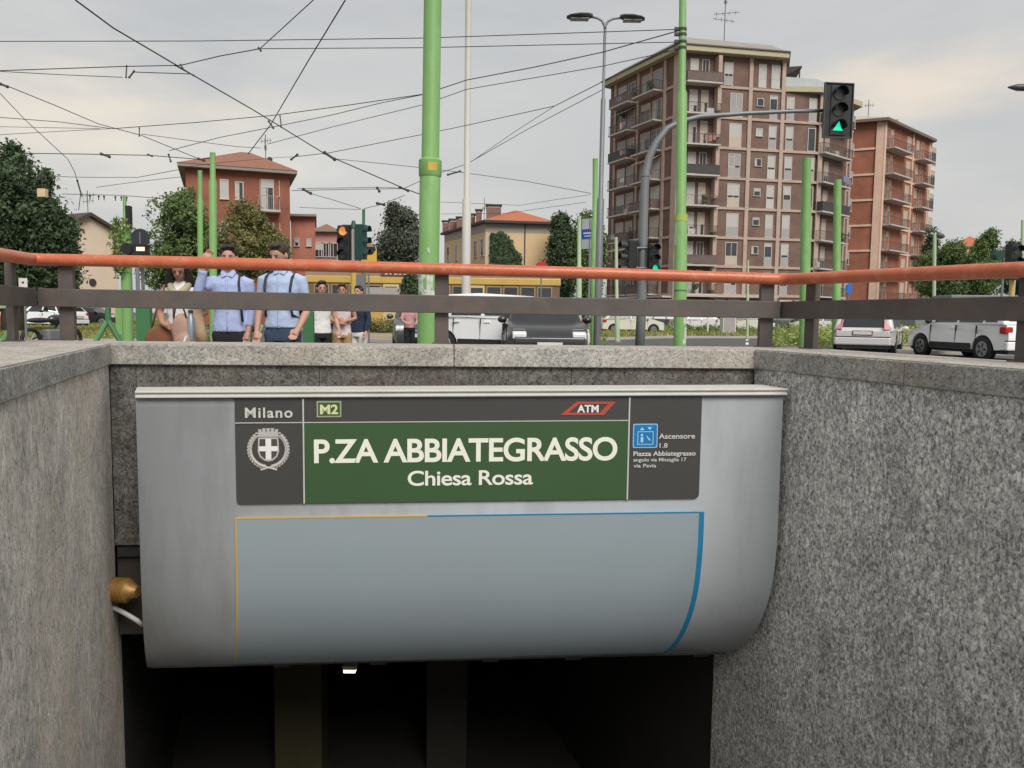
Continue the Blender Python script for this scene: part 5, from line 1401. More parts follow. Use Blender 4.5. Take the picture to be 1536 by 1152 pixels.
# street lamp with two heads
lamp, Hl, rl_ = stepped_pole('street_lamp', 'tall grey street lamp with two outstretched flat heads', 'street lamp', 896, 18, [(300, 11), (150, 7), (42, 4.2)], greyp, pxt=907.5)
def L_(px, py): return at(px, py, 18) - lamp.location
j0 = L_(907.5, 44)
hd_m = pm('lamp_head', (0.06, 0.062, 0.063), .4, .1, 3)
for sd, pts_, nm in ((-1, [(907.5, 40), (903, 31), (896, 27), (888, 25.5)], 0), (1, [(907.5, 40), (912, 32), (920, 28), (930, 27)], 1)):
    arm = obj('arm', M().tube([j0] + [L_(*p) for p in pts_], [.035, .032, .028, .026, .024], 10), greyp, lamp, smooth=True, loc=(0, 0, 0))
for (p0, p1, lab) in (((889, 24), (850, 26), ''), ((930, 25.5), (967, 29), '')):
    a, b = L_(*p0), L_(*p1); d = b - a; pr = [(-.0, .05, .035), (.15, .13, .05), (.5, .17, .055), (.85, .14, .04), (1, .05, .02)]
    m = M(); vs = []
    for (t, hw, hh) in pr:
        c = a + d * t
        for k in range(10):
            an_ = 2 * math.pi * k / 10; vs.append(c + Vector((0, math.cos(an_) * hw, math.sin(an_) * hh + (.01 if math.sin(an_) > 0 else 0))))
    fs = [(i * 10 + k, i * 10 + (k + 1) % 10, (i + 1) * 10 + (k + 1) % 10, (i + 1) * 10 + k) for i in range(4) for k in range(10)] + [tuple(range(10)), tuple(range(40, 50))]
    h_ = obj('lamp_head', m.add(vs, fs), hd_m, lamp, smooth=True, auto=40, loc=(0, 0, 0))
    c = a + d * .5; obj('lens', M().box(c.x - .2, c.x + .2, c.y - .1, c.y + .1, c.z - .065, c.z - .052), pm('lamp_lens', (0.3, 0.3, 0.28), .3), None).parent = h_
# lamp cut by the right edge and slim lamp on the right
lp2, H2, _ = stepped_pole('street_lamp', 'street lamp at the right edge with only its head tip in view', 'street lamp', 1600, 22, [(300, 8), (132, 5)], greyp, pxt=1602)
a = at(1600, 132, 22) - lp2.location; b = at(1512, 131, 22) - lp2.location
m = M().tube([a, a.lerp(b, .4), a.lerp(b, .55)], .03, 8); obj('arm', m, greyp, lp2, loc=(0, 0, 0))
obj('lamp_head', M().tube([a.lerp(b, .5), a.lerp(b, .6), a.lerp(b, .85), b], [.05, .1, .09, .02], 10), hd_m, lp2, loc=(0, 0, 0), smooth=True)
lp3, H3, _ = stepped_pole('street_lamp', 'slim pale green lamp post with a small head before the right-hand trees', 'street lamp', 1402, 45, [(350, 5)], gpl, pxt=1402)
a = at(1402, 352, 45) - lp3.location; b = at(1417, 355, 45) - lp3.location
obj('lamp_head', M().tube([a, a.lerp(b, .3), a.lerp(b, .8), b], [.06, .16, .14, .04], 10), hd_m, lp3, loc=(0, 0, 0))
obj('crosspiece', M().tube([at(1396, 350, 45) - lp3.location, a], .05, 6), gpl, lp3, loc=(0, 0, 0))

# ------------------------------------------------------------------ traffic signals
hous = pm('signal_black', (0.018, 0.02, 0.02), .45, .2, 6); housg = pm('signal_dark_green', (0.015, 0.055, 0.045), .45, .2, 6)
off_l = pm('lens_off', (0.04, 0.042, 0.042), .25); gl = pm('lens_green_lit', (0.02, 0.35, 0.22), .3, emit=(0.01, 0.62, 0.36, 0.5))
orl = pm('lens_orange_lit', (0.6, 0.3, 0.1), .3, emit=(1.0, 0.34, 0.12, 0.28))
def signal_head(par, c, rz, h=1.0, lit=None, mat=None, board=None, arrow=False, back=False):
    """three-lens head; local front is -y"""
    mat = mat or hous; T = Matrix.Translation(c) @ Matrix.Rotation(rz, 4, 'Z'); w = h * .34; m = M(T)
    m.box(-w / 2, w / 2, -.02, h * .22, -h / 2, h / 2)
    hd = obj('signal_head', m, mat, None, bevel=.01); hd.parent = par; hd.location = (0, 0, 0)
    if board: 
        o = obj('backboard', M(T).box(-board[0] / 2, board[0] / 2, 0.0, .02, -board[1] / 2, board[1] / 2), mat, None); o.parent = par
        r_ = M(T); bw_, bh_ = board
        for (x0, x1, z0_, z1_) in ((-bw_ / 2, bw_ / 2, bh_ / 2 - .02, bh_ / 2), (-bw_ / 2, bw_ / 2, -bh_ / 2, -bh_ / 2 + .02), (-bw_ / 2, -bw_ / 2 + .02, -bh_ / 2 + .02, bh_ / 2 - .02), (bw_ / 2 - .02, bw_ / 2, -bh_ / 2 + .02, bh_ / 2 - .02)):
            r_.box(x0, x1, -.03, 0, z0_, z1_)
        obj('rim', r_, pm('rim_dark', (0.05, 0.05, 0.05), .5), None).parent = o
    for k in range(3):
        zc0 = h / 2 - h * (k + .5) / 3; r = h * .125
        on = (lit == k)
        lm = off_l if not on else (gl if k == 2 else orl)
        if back: continue
        if arrow and on:
            ln = obj('lens', M(T).extr([(-r * .9, zc0 - r * .55), (r * .9, zc0 - r * .6), (r * .55, zc0 - r * .1), (0.02, zc0 + r * .95), (-r * .45, zc0 - .0)], -.03, -.022), lm, None)
        else:
            ln = obj('lens', M(T).tube([(0, -.035, zc0), (0, -.018, zc0)], r, 18), lm, None)
        ln.parent = hd
        # hood: a half tube above the lens
        vs = []; n = 9
        for y in (-.02, -.17):
            for i in range(n):
                a = R(-10 + 200 * i / (n - 1)); vs.append((r * 1.12 * math.cos(a), y, zc0 + r * 1.12 * math.sin(a)))
        ho = obj('hood', M(T).add(vs, [(i, i + 1, n + i + 1, n + i) for i in range(n - 1)]), mat, None); ho.parent = hd
        sl = ho.modifiers.new('s', 'SOLIDIFY'); sl.thickness = .006
    return hd
sm = thing('signal_mast', 'grey mast curving over the road to a green-lit traffic light', 'traffic light', (gx(960, 16.5), 16.5, 0))
mp_ = [(960, 560), (962, 470), (965, 330), (968, 262), (974, 236), (985, 213), (1002, 192), (1022, 182), (1050, 175), (1120, 170), (1190, 167), (1236, 166)]
Pm = [at(*p, 16.5) - sm.location for p in mp_]; Pm[0] = Vector((0, 0, 0))
obj('curved_mast', M().tube(Pm, [.105, .10, .095, .085, .078, .07, .062, .055, .05, .042, .038, .036], 16), greyp, sm, smooth=True, loc=(0, 0, 0))
for k in (1, 3): obj('collar', M().tube([Pm[k] - Vector((0, 0, .04)), Pm[k] + Vector((0, 0, .04))], .115 - .006 * k, 16), greyp, sm, loc=(0, 0, 0))
c = at(1257, 166, 16.3) - sm.location
signal_head(sm, c, R(6), .98, 2, board=(.62, 1.09), arrow=True)
for o in kids(sm):
    pass
ts = []
def fix(o): return o
# lower heads on the same mast
c = at(941, 387, 16.4) - sm.location; h1_ = signal_head(sm, c, R(-75), .72, None)
c = at(981, 388, 16.3) - sm.location; h2_ = signal_head(sm, c, R(10), .62, 2)
obj('bracket', M().tube([at(948, 372, 16.4) - sm.location, at(978, 372, 16.4) - sm.location], .02, 6).tube([at(948, 402, 16.4) - sm.location, at(978, 402, 16.4) - sm.location], .02, 6), greyp, sm, loc=(0, 0, 0))
# left cluster
sl_ = thing('traffic_light', 'pair of dark green traffic light heads on a pale pole, one glowing orange', 'traffic light', (gx(531, 21), 21, 0))
obj('pole', M().tube([(0, 0, 0), (0, 0, at(531, 340, 21).z)], .06, 12), whp, sl_, loc=(0, 0, 0))
obj('striped_sleeve', M().tube([(0, 0, at(531, 450, 21).z), (0, 0, at(531, 392, 21).z)], .085, 12), pm('sleeve_yellow', (0.5, 0.36, 0.08), .6, .1), sl_, loc=(0, 0, 0))
signal_head(sl_, at(515, 364, 20.9) - sl_.location, R(-8), .9, 0, hous)
signal_head(sl_, at(546, 363, 20.9) - sl_.location, R(75), .9, None, housg)
obj('cap', M().tube([(0, 0, at(531, 342, 21).z), (0, 0, at(531, 331, 21).z)], [.09, .04], 10).box(-.3, .35, -.03, .03, at(531, 341, 21).z, at(531, 339, 21).z + .03), housg, sl_, loc=(0, 0, 0))
obj('control_box', M().box(.02, .30, -.05, .1, at(541, 412, 21).z - .8, at(541, 412, 21).z), pm('box_grey', (0.15, 0.16, 0.17), .6), sl_, loc=(0, 0, 0))
ysg = thing('yellow_sign', 'small tilted yellow panel behind the left traffic lights', 'sign', (gx(553, 24), 24, 0))
pz = at(553, 388, 24).z
obj('panel', M().extr([(-.22, pz - .15), (.25, pz - .1), (.25, pz + .3), (.12, pz + .12), (-.2, pz + .06)], 0, .02), pm('sign_yellow', (0.6, 0.38, 0.05), .6), ysg, loc=(0, 0, 0)); obj('post', M().cyl((0, .03, 0), (0, .03, pz), .025, n=8), greyp, ysg, loc=(0, 0, 0))
# left round sign back and signal
sb_ = thing('round_sign', 'dark round sign plate seen from behind above a lit pedestrian signal', 'sign', (gx(214, 17), 17, 0))
cz_ = at(213, 357, 17).z
obj('disc', M().tube([(-.01, 0, cz_), (-.01, .02, cz_)], .2, 24), pm('sign_back', (0.03, 0.035, 0.037), .5), sb_, loc=(0, 0, 0))
obj('stripe', M().box(-.02, .0, -.012, 0, cz_ - .12, cz_ + .12), greyp, sb_, loc=(0, 0, 0))
obj('post', M().cyl((0, .05, 0), (0, .05, cz_ + .1), .035, n=10), greyp, sb_, loc=(0, 0, 0))
sg2 = thing('pedestrian_signal', 'black pedestrian signal with an orange-white lit window beside the round sign', 'traffic light', (gx(208, 16.6), 16.6, 0))
cz_ = at(208, 375, 16.6).z
obj('housing', M().box(-.20, .18, -.02, .2, cz_ - .14, cz_ + .12).tube([(-.2, -.05, cz_ + .02), (-.2, .12, cz_ + .02)], .12, 14), hous, sg2, loc=(0, 0, 0))
obj('lit_window', M().box(-.0, .17, -.03, -.02, cz_ - .02, cz_ + .06), pm('window_lit', (0.9, 0.7, 0.5), .4, emit=(1.0, 0.62, 0.36, 0.5)), sg2, loc=(0, 0, 0))
obj('post', M().cyl((-.05, .1, 0), (-.05, .1, cz_ - .1), .04, n=10), greyp, sg2, loc=(0, 0, 0))
sh_ = thing('traffic_light', 'slim dark signal seen edge-on above the ivy-wrapped green post', 'traffic light', (gx(198, 24), 24, 0))
zz = at(198, 309, 24).z; z2 = at(198, 345, 24).z
obj('housing', M().box(-.07, .05, -.1, .1, z2, zz), hous, sh_, loc=(0, 0, 0)); obj('post', M().cyl((0, 0, 0), (0, 0, z2), .04, n=8), greyp, sh_, loc=(0, 0, 0))
# white little board by the left post
wb = thing('notice_plate', 'small white plate with a dark mark left of the first railing post', 'sign', (gx(36, 14), 14, 0)); zz = at(36, 424, 14).z
obj('plate', M().box(-.075, .075, 0, .015, zz - .08, zz + .08), pm('plate_white', (0.62, 0.6, 0.56), .6), wb, loc=(0, 0, 0)); obj('mark', M().box(-.015, .02, -.004, 0, zz - .015, zz + .02), hous, wb, loc=(0, 0, 0)); obj('post', M().cyl((0, .035, 0), (0, .035, zz + .05), .02, n=8), greyp, wb, loc=(0, 0, 0))
# amber glint in the cedar: a warning lamp
al = thing('amber_lamp', 'small pale amber lantern hanging in front of the dark cedar', 'lamp', at(64, 289, 30))
obj('lantern', M().box(-.15, .15, -.1, .1, -.16, .14), pm('amber_pale', (0.6, 0.45, 0.3), .5), al, loc=(0, 0, 0)); obj('hanger', M().cyl((0, 0, .14), (0, 0, 1.0), .015, n=6), iron, al, loc=(0, 0, 0))
# street name sign
sn = thing('street_name_sign', 'blue and white street name plate on a slim grey pole', 'sign', (gx(883, 24), 24, 0)); zz = at(884, 352, 24).z
obj('post', M().cyl((0, .04, 0), (0, .04, zz + .45), .04, n=10), greyp, sn, loc=(0, 0, 0))
obj('plate', M(Matrix.Rotation(R(-35), 4, 'Z')).box(-.30, .18, 0, .02, zz - .42, zz + .48), pm('plate_greywhite', (0.40, 0.42, 0.45), .6), sn, loc=(0, 0, 0), bevel=.004)
obj('name_panel', M(Matrix.Rotation(R(-35), 4, 'Z')).box(-.31, .19, -.006, -.001, zz - .12, zz + .17), pm('plate_blue', (0.03, 0.07, 0.33), .5), sn, loc=(0, 0, 0))
obj('lettering', M(Matrix.Rotation(R(-35), 4, 'Z')).box(-.24, .12, -.009, -.0065, zz + .03, zz + .07).box(-.2, .08, -.009, -.0065, zz - .05, zz - .02), MATS['plate_white'], sn, loc=(0, 0, 0))
# red round sign
rs_ = thing('no_entry_sign', 'small red round road sign showing above the handrail before the ochre house', 'sign', (gx(811, 33), 33, 0)); zz = at(811, 402, 33).z
obj('disc', M().tube([(0, 0, zz), (0, .02, zz)], .27, 28), pm('sign_red', (0.42, 0.03, 0.03), .5), rs_, loc=(0, 0, 0)); obj('bar', M().box(-.18, .18, -.006, 0, zz - .05, zz + .05), MATS['plate_white'], rs_, loc=(0, 0, 0)); obj('post', M().cyl((0, .05, 0), (0, .05, zz), .03, n=8), greyp, rs_, loc=(0, 0, 0))
# blue round sign
bs_ = thing('blue_round_sign', 'small blue round road sign before the orange block', 'sign', (gx(1272, 40), 40, 0)); zz = at(1272, 433, 40).z
obj('disc', M(Matrix.Rotation(R(40), 4, 'Z')).tube([(0, 0, zz), (0, .02, zz)], .3, 24), pm('sign_blue', (0.02, 0.12, 0.5), .5), bs_, loc=(0, 0, 0)); obj('post', M().cyl((0, .05, 0), (0, .05, zz), .035, n=8), greyp, bs_, loc=(0, 0, 0))
# signal at the far right
sr = thing('traffic_light', 'traffic light with a bright green lens at the right edge of the square', 'traffic light', (gx(1524, 27), 27, 0))
obj('pole', M().cyl((-.05, .25, 0), (-.05, .25, at(1520, 372, 27).z), .09, n=12), pm('pole_yellow', (0.5, 0.38, 0.16), .6), sr, loc=(0, 0, 0))
signal_head(sr, at(1524, 393, 26.9) - sr.location, R(12), 1.2, 2)
sr2 = thing('traffic_light', 'unlit dark traffic light turned away at the upper right over the handrail', 'traffic light', (gx(1500, 28), 28, 0)); zz = at(1500, 383, 28).z
obj('pole', M().cyl((0, 0, 0), (0, 0, zz - .05), .04, n=10), greyp, sr2, loc=(0, 0, 0))
obj('signal_head', M().tube([(-.25, -.2, zz), (-.25, .1, zz)], .17, 14).tube([(.35, -.2, zz), (.35, .1, zz)], .17, 14).box(-.4, .5, 0, .15, zz - .16, zz + .16), housg, sr2, loc=(0, 0, 0))
# white bin-like boxes and posts along the far kerb
for i, (px, Y, w, h, lab) in enumerate(((1092, 46, .75, 1.35, 'white upright street cabinet on the far hedge line'), (1062, 50, .1, 1.3, 'thin white marker post left of the white cabinet'))):
    c = thing('street_cabinet' if i == 0 else 'marker_post', lab, 'cabinet' if i == 0 else 'post', (gx(px, Y), Y, 0.1))
    obj('body', M().box(-w / 2, w / 2, -w / 2, w / 2, 0, h), pm('cabinet_white', (0.6, 0.6, 0.58), .6), c, loc=(0, 0, 0), bevel=.01)
    obj('lid', M().box(-w / 2 - .03, w / 2 + .03, -w / 2 - .03, w / 2 + .03, h, h + .05), MATS['cabinet_white'], c, loc=(0, 0, 0))
    if i == 0: obj('door', M().box(-w / 2 + .05, w / 2 - .05, -w / 2 - .012, -w / 2 - .002, .1, h - .1), shut_g, c, loc=(0, 0, 0))

for o in list(COL.objects):
    if 'lean' in o.keys(): del o['lean']
# ------------------------------------------------------------------ green tubular barriers behind the railing
def barrier(label, pxs, Y, brace, ztop):
    t = thing('green_barrier', label, 'barrier', (gx(pxs[0][0], Y), Y, 0)); o = t.location
    for (px, w) in pxs:
        x = gx(px, Y) - o.x; wd = w * Y / FPX; obj('post', M().box(x - wd / 2, x + wd / 2, -.04, .04, 0, ztop), gpd, t, loc=(0, 0, 0), bevel=.006)
    xs = [gx(p[0], Y) - o.x for p in pxs]
    obj('top_rail', M().box(min(xs), max(xs), -.03, .03, ztop - .03, ztop + .03), pm('rail_greyish_green', (0.25, 0.33, 0.24), .6), t, loc=(0, 0, 0))
    for (px0, py0, px1, py1, mt) in brace:
        obj('brace', M().tube([at(px0, py0, Y) - o, (at(px0, py0, Y) - o).lerp(at(px1, py1, Y) - o, 1.9)], .032, 8), mt, t, loc=(0, 0, 0))
gbr = pm('brace_green', (0.12, 0.30, 0.13), .5, .1)
barrier('dark green steel barrier with crossed braces behind the left posts', [(105, 7), (216, 21)], 9.6, [(162, 480, 144, 512, gbr), (162, 480, 180, 512, gpd)], 1.12)
obj('brace', M().tube([at(162, 482, 9.6), at(162, 462, 9.6)], .035, 8), gpd, None).name = 'x'
xo = COL.objects[-1] if False else [o for o in COL.objects if o.name == 'x'][0]; xo.name = 'stub'
bar1 = [o for o in COL.objects if o.name == 'green_barrier'][0]; xo.parent = bar1; xo.location = -Vector(bar1.location)
barrier('dark green steel barrier with one light brace behind the men', [(463, 15), (372, 8)], 9.8, [(392, 488, 382, 512, gpl), (340, 486, 366, 514, gbr)], 1.08)
barrier('green barrier end with a slanting brace at the far left', [(-40, 10), (18, 3)], 9.4, [(22, 484, 4, 512, gbr)], 1.1)
ybp = thing('yellow_post', 'thin pale yellow post on the lawn behind the left barrier', 'post', (gx(195, 30), 30, .1))
obj('shaft', M().cyl((0, 0, 0), (0, 0, 1.35), .07, n=10), pm('post_yellow', (0.5, 0.45, 0.15), .6), ybp, loc=(0, 0, 0)); obj('cap', M().sphere((0, 0, 1.36), .08), MATS['post_yellow'], ybp, loc=(0, 0, 0))
gpx = thing('green_post', 'light green square post left of the yellow post on the lawn', 'post', (gx(181, 28), 28, .1))
obj('shaft', M().box(-.14, .14, -.1, .1, 0, 1.5), gpm, gpx, loc=(0, 0, 0)); obj('cap', M().box(-.17, .17, -.13, .13, 1.5, 1.56), gpm, gpx, loc=(0, 0, 0))

# ------------------------------------------------------------------ overhead wires, all hung about six and a half metres up
wire_m = pm('wire_black', (0.055, 0.052, 0.05), .6, .1)
ZW = 6.3
WIRES = [
 ([(113, 0), (170, 42), (265, 98), (290, 113), (380, 165), (421, 190), (491, 233), (607, 283), (632, 292)], .014, 'trolley wire running from the top left down to the thick green pole'),
 ([(0, 62), (300, 61.5), (637, 57), (1018, 44)], .008, 'long level span wire, uppermost, reaching the wire-holding pole'),
 ([(470, 0), (390, 73)], .009, 'short wire dropping from the top edge to the angled clamp'),
 ([(390, 73), (330, 84), (271, 98), (190, 99.5), (0, 106)], .010, 'wire running left from the angled clamp across the crossing'),
 ([(390, 73), (637, 71.5), (1018, 63)], .008, 'second level span wire running right from the angled clamp'),
 ([(518, 0), (462, 92), (406, 187), (372, 231)], .013, 'steep trolley wire descending to the red house roof'),
 ([(0, 107), (90, 112), (184, 116)], .008, 'short wire at upper left ending at an insulator'),
 ([(201, 108), (288, 111)], .010, 'short bar wire right of the insulator at upper left'),
 ([(0, 126), (11, 129), (80, 157), (148, 186), (212, 203), (300, 239)], .010, 'wire slanting down from the left edge to the red house'),
 ([(0, 140), (38, 180), (102, 239), (112, 258), (116, 271)], .009, 'thin wire slanting steeply down at the far left'),
 ([(0, 176), (90, 183), (169, 193), (290, 184), (410, 173), (520, 158), (637, 141), (700, 120), (800, 101), (905, 78), (1018, 46)], .010, 'long wire sweeping from the left edge up to the wire-holding pole'),
 ([(0, 190), (150, 193)], .007, 'faint level wire at the left edge'),
 ([(0, 202), (90, 197), (165, 193)], .007, 'faint wire rising from the left edge'),
 ([(212, 201), (355, 220), (392, 222)], .008, 'wire between the hanger and the red house roof'),
 ([(254, 226), (330, 206), (422, 188), (500, 172), (573, 154), (634, 142)], .009, 'wire rising from the left crossing to the thick green pole'),
 ([(402, 216), (500, 190), (635, 157), (700, 134), (905, 99), (1018, 74)], .008, 'wire passing behind the thick green pole below the long sweep'),
 ([(34, 230), (120, 231), (224, 233), (300, 239), (317, 237)], .012, 'thick wire with clamps above the cream gabled house'),
 ([(444, 235), (495, 229), (637, 201), (700, 188), (832, 159), (905, 122), (1003, 75)], .009, 'wire rising in a bend to the right of the pale mast'),
 ([(712, 239), (770, 199), (832, 159)], .007, 'thin branch wire right of the pale mast'),
 ([(661, 259), (700, 246), (793, 193), (905, 134)], .008, 'thin lower branch wire right of the pale mast'),
 ([(500, 238), (560, 244), (637, 252), (695, 259), (790, 272), (886, 290)], .008, 'wire sloping down towards the pole beside the street lamp'),
 ([(446, 283), (560, 281), (607, 282), (641, 267), (661, 259)], .008, 'low wire left of the thick green pole'),
 ([(461, 289), (500, 300), (541, 313)], .008, 'short low wire above the left traffic lights'),
 ([(438, 286), (520, 284), (605, 283)], .009, 'double low wire beside the red house'),
 ([(55, 264), (130, 266), (207, 266), (275, 253)], .008, 'wire above the dark cedar tree'),
 ([(144, 281), (210, 272), (275, 265)], .007, 'faint wire left of the red house eaves'),
 ([(93, 291), (182, 293), (245, 298)], .009, 'low wire with small hangers over the cream house'),
 ([(116, 271), (121, 291), (118, 315)], .010, 'short vertical dropper wire at the left'),
 ([(449, 311), (495, 313), (541, 314)], .007, 'lowest level wire right of the red house'),
 ([(546, 313), (571, 307), (607, 293)], .008, 'short rising wire beside the dark pole'),
 ([(661, 303), (780, 308), (830, 300), (886, 292)], .006, 'faint low wire above the ochre house'),
 ([(661, 321), (760, 320), (880, 303)], .006, 'lowest faint wire towards the pole beside the street lamp'),
 ([(280, 0 + 250), (340, 243), (420, 236), (444, 235)], .006, 'thin wire crossing the red house roof'),
]
for (pl_s, r, lab) in WIRES:
    ps = []
    for p in pl_s:
        q = at_z(p[0], p[1], ZW)
        if q.y > 60 or q.y < 0: q = at(p[0], p[1], 60)
        ps.append(q)
    out = [ps[0]]
    for a, b in zip(ps[:-1], ps[1:]):
        n = 3
        for k in range(1, n + 1):
            q = a.lerp(b, k / n)
            out.append(q)
    rr = [max(r, r * 0.045 * p.y) for p in out]
    tag(obj('overhead_wire', M().tube(out, rr, 6), wire_m), lab, 'wire', 'overhead wires above the square')
# hangers, insulators and clamps
def hw(px, py): return at_z(px, py, ZW)
CL = [((190, 99), (189, 116), .028, 'angled black insulator at the left of the upper crossing'), ((201, 107), (194, 116), .035, 'short black clamp beside the angled insulator'),
      ((271, 97), (276, 105), .028, 'small clamp on the upper wire crossing'), ((263, 98), (290, 113), .03, 'bar clamp along the main diagonal wire'),
      ((388, 72), (391, 76), .03, 'tiny clamp where two wires fork at the top'), ((1, 126), (11, 130), .05, 'dark clamp at the left edge of the sky'),
      ((209, 192), (209, 204), .03, 'small hanger above the dark cedar, left'), ((420, 174), (422, 191), .03, 'small hanger where the two diagonals cross'),
      ((152, 231), (164, 235), .07, 'dark insulator above the cream gable'), ((253, 232), (256, 242), .05, 'short hooked hanger left of the red roof'), ((222, 232), (228, 234), .05, 'round clamp between cedar and red house'),
      ((298, 238), (306, 241), .06, 'clamp next to the taller green pole'), ((437, 239), (446, 232), .06, 'clamp at the right of the red roof'),
      ((487, 229), (502, 239), .08, 'large clamp on the diagonal right of the red house'), ((600, 281), (612, 286), .08, 'clamp near the thick green pole'), ((566, 282), (569, 287), .08, 'small hook clamp left of the pole clamp'),
      ((455, 284), (466, 290), .09, 'clamp just right of the red house'), ((566, 305), (576, 307), .1, 'dark clamp above the dark pole'), ((672, 262), (690, 257), .06, 'clamp left of the pale mast'), ((116, 271), (122, 292), .06, 'long hanger above the dark trees'), ((403, 182), (410, 192), .04, 'clamp along the steep wire')]
for (a, b, r, lab) in CL:
    A_, B_ = hw(*a), hw(*b)
    if A_.y > 60: A_ = at(*a, 60)
    B_ = at(b[0], b[1], A_.y)
    r *= .62; m = M().tube([A_, B_], r * .8, 8).sphere(A_, r * 1.25, 8, 6).sphere(B_, r * 1.25, 8, 6)
    tag(obj('wire_clamp', m, iron), lab, 'clamp', 'clamps and insulators on the overhead wires')
for i, px in enumerate((135, 148, 156, 173, 182, 190)):
    q = at(px, 292 + (px - 93) * .045, 43); tag(obj('wire_clamp', M().sphere(q, .06, 8, 6).cyl(q, q - Vector((0, 0, .2)), .025, n=6), iron), ['first', 'second', 'third', 'fourth', 'fifth', 'sixth'][i] + ' little hanger from the left on the low wire over the cream house', 'clamp', 'clamps and insulators on the overhead wires')
# ------------------------------------------------------------------ vehicles
def paint(name, c, coat=.6): return pm(name, c, .35, .03, 2, coat=coat, spec=.5)
tyre = pm('tyre', (0.02, 0.02, 0.02), .85, .2, 10); rimm = pm('rim', (0.32, 0.33, 0.34), .35, .1, 8, metal=.6)
blackp = pm('black_plastic', (0.025, 0.025, 0.027), .6, .1, 6); cglass = pm('car_glass', (0.02, 0.023, 0.026), .08, .2, 2, spec=.8)
tail = pm('tail_red', (0.42, 0.02, 0.02), .25, .1, 10); tailp = pm('tail_pink', (0.55, 0.28, 0.27), .25, .1, 10); headl = pm('headlight_clear', (0.6, 0.62, 0.62), .15, .1, 10)
chrome = pm('chrome', (0.5, 0.5, 0.5), .2, .05, 5, metal=.9)
def car(name, label, cat, pos, heading, L=4.1, W=1.75, H=1.5, belt=.92, hood=.95, col=None, wx=(1.25, -1.3), roof=(.55, -1.35), base=(1.15, -1.95), wr=.31, tailm=tail, rear='hatch', trim=True, group=None, roofm=None, plate_=True, lit=False):
    t = thing(name, label, cat, pos, rz=heading, group=group); hw_ = W / 2
    def arc(cx):
        r = wr + .06; return [(cx + r * math.cos(R(a)), .31 + r * math.sin(R(a)) - .02) for a in range(0, 181, 20)]
    f, b = L / 2, -L / 2
    prof_ = [(b + .03, .32)] + [(x, z) for x, z in arc(wx[1])[::-1]] + [(x, z) for x, z in arc(wx[0])[::-1]] + \
            [(f - .08, .24), (f, .42), (f - .02, .62), (f - .16, .76), (f - .45, .84), (base[0] + .05, hood), (base[0] - .5, belt + .02), (0, belt + .01), (base[1] + .3, belt + .05), (b + .10, belt + .04), (b + .01, .74), (b, .50)]
    m = M(); n = len(prof_); ys = (-hw_, hw_); vs = []
    for yy in (-1, -.965, .965, 1):
        for (x, z) in prof_:
            k = 1.0
            if abs(x) > L / 2 - .5: k = 1 - .16 * ((abs(x) - (L / 2 - .5)) / .5) ** 1.5
            zz = z; k2 = 1 - max(0, z - .6) * .12 - max(0, .4 - z) * .15
            vs.append((x, yy * hw_ * k * k2 * (1.0 if abs(yy) < 1 else .985), zz))
    fs = [tuple(range(n)), tuple(range(4 * n - 1, 3 * n - 1, -1))]
    for j in range(3): fs += [(j * n + i, (j + 1) * n + i, (j + 1) * n + (i + 1) % n, j * n + (i + 1) % n) for i in range(n)]
    body = obj('body', m.add(vs, fs), col, t, loc=(0, 0, 0), bevel=.045, seg=3, smooth=True, auto=40)
    obj('underbody', M().box(b + .15, f - .2, -hw_ + .13, hw_ - .13, .2, .62), blackp, t, loc=(0, 0, 0))
    # cabin
    bw_ = hw_ - .05; tw = hw_ - .20; zb = belt - .02
    c8 = [(base[1], -bw_, zb), (base[0], -bw_, zb), (base[0], bw_, zb), (base[1], bw_, zb), (roof[1], -tw, H - .03), (roof[0], -tw, H - .05), (roof[0], tw, H - .05), (roof[1], tw, H - .03)]
    mid_t = ((roof[0] + roof[1]) / 2)
    c8 += [(mid_t, -tw, H), (mid_t, tw, H)]
    cab = obj('cabin', M().add(c8, [(0, 3, 2, 1), (4, 8, 9, 7), (8, 5, 6, 9), (0, 1, 5, 8, 4), (2, 3, 7, 9, 6), (1, 2, 6, 5), (3, 0, 4, 7)]), roofm or col, t, loc=(0, 0, 0), bevel=.07, seg=3, smooth=True, auto=50)
    def pane(nm, q, a0, a1, b0, b1, par=cab, mat=cglass, off=.012):
        q = [Vector(p) for p in q]
        bl = lambda s, u: (q[0] * (1 - s) + q[1] * s) * (1 - u) + (q[3] * (1 - s) + q[2] * s) * u
        pts = [bl(a0, b0), bl(a1, b0), bl(a1, b1), bl(a0, b1)]
        nn = (pts[1] - pts[0]).cross(pts[3] - pts[0]).normalized(); cc = sum(pts, Vector()) / 4
        if nn.dot(cc - Vector((mid_t, 0, (zb + H) / 2))) < 0: nn = -nn
        vs = [p + nn * off for p in pts] + [p - nn * .01 for p in pts]
        return obj(nm, M().add(vs, [(0, 1, 2, 3), (7, 6, 5, 4), (0, 4, 5, 1), (1, 5, 6, 2), (2, 6, 7, 3), (3, 7, 4, 0)]), mat, par, loc=(0, 0, 0), bevel=.02)
    V_ = c8
    for sd in (0, 1):
        q = [V_[0], V_[1], V_[5], V_[4]] if sd == 0 else [V_[3], V_[2], V_[6], V_[7]]
        pane('side_window', q, .07, .22, .14, .84); pane('side_window', q, .255, .56, .12, .88); pane('side_window', q, .595, .90, .12, .88)
    pane('windscreen', [V_[1], V_[2], V_[6], V_[5]], .07, .93, .08, .92)
    rw = pane('rear_window', [V_[3], V_[0], V_[4], V_[7]], .09, .91, .18, .90)
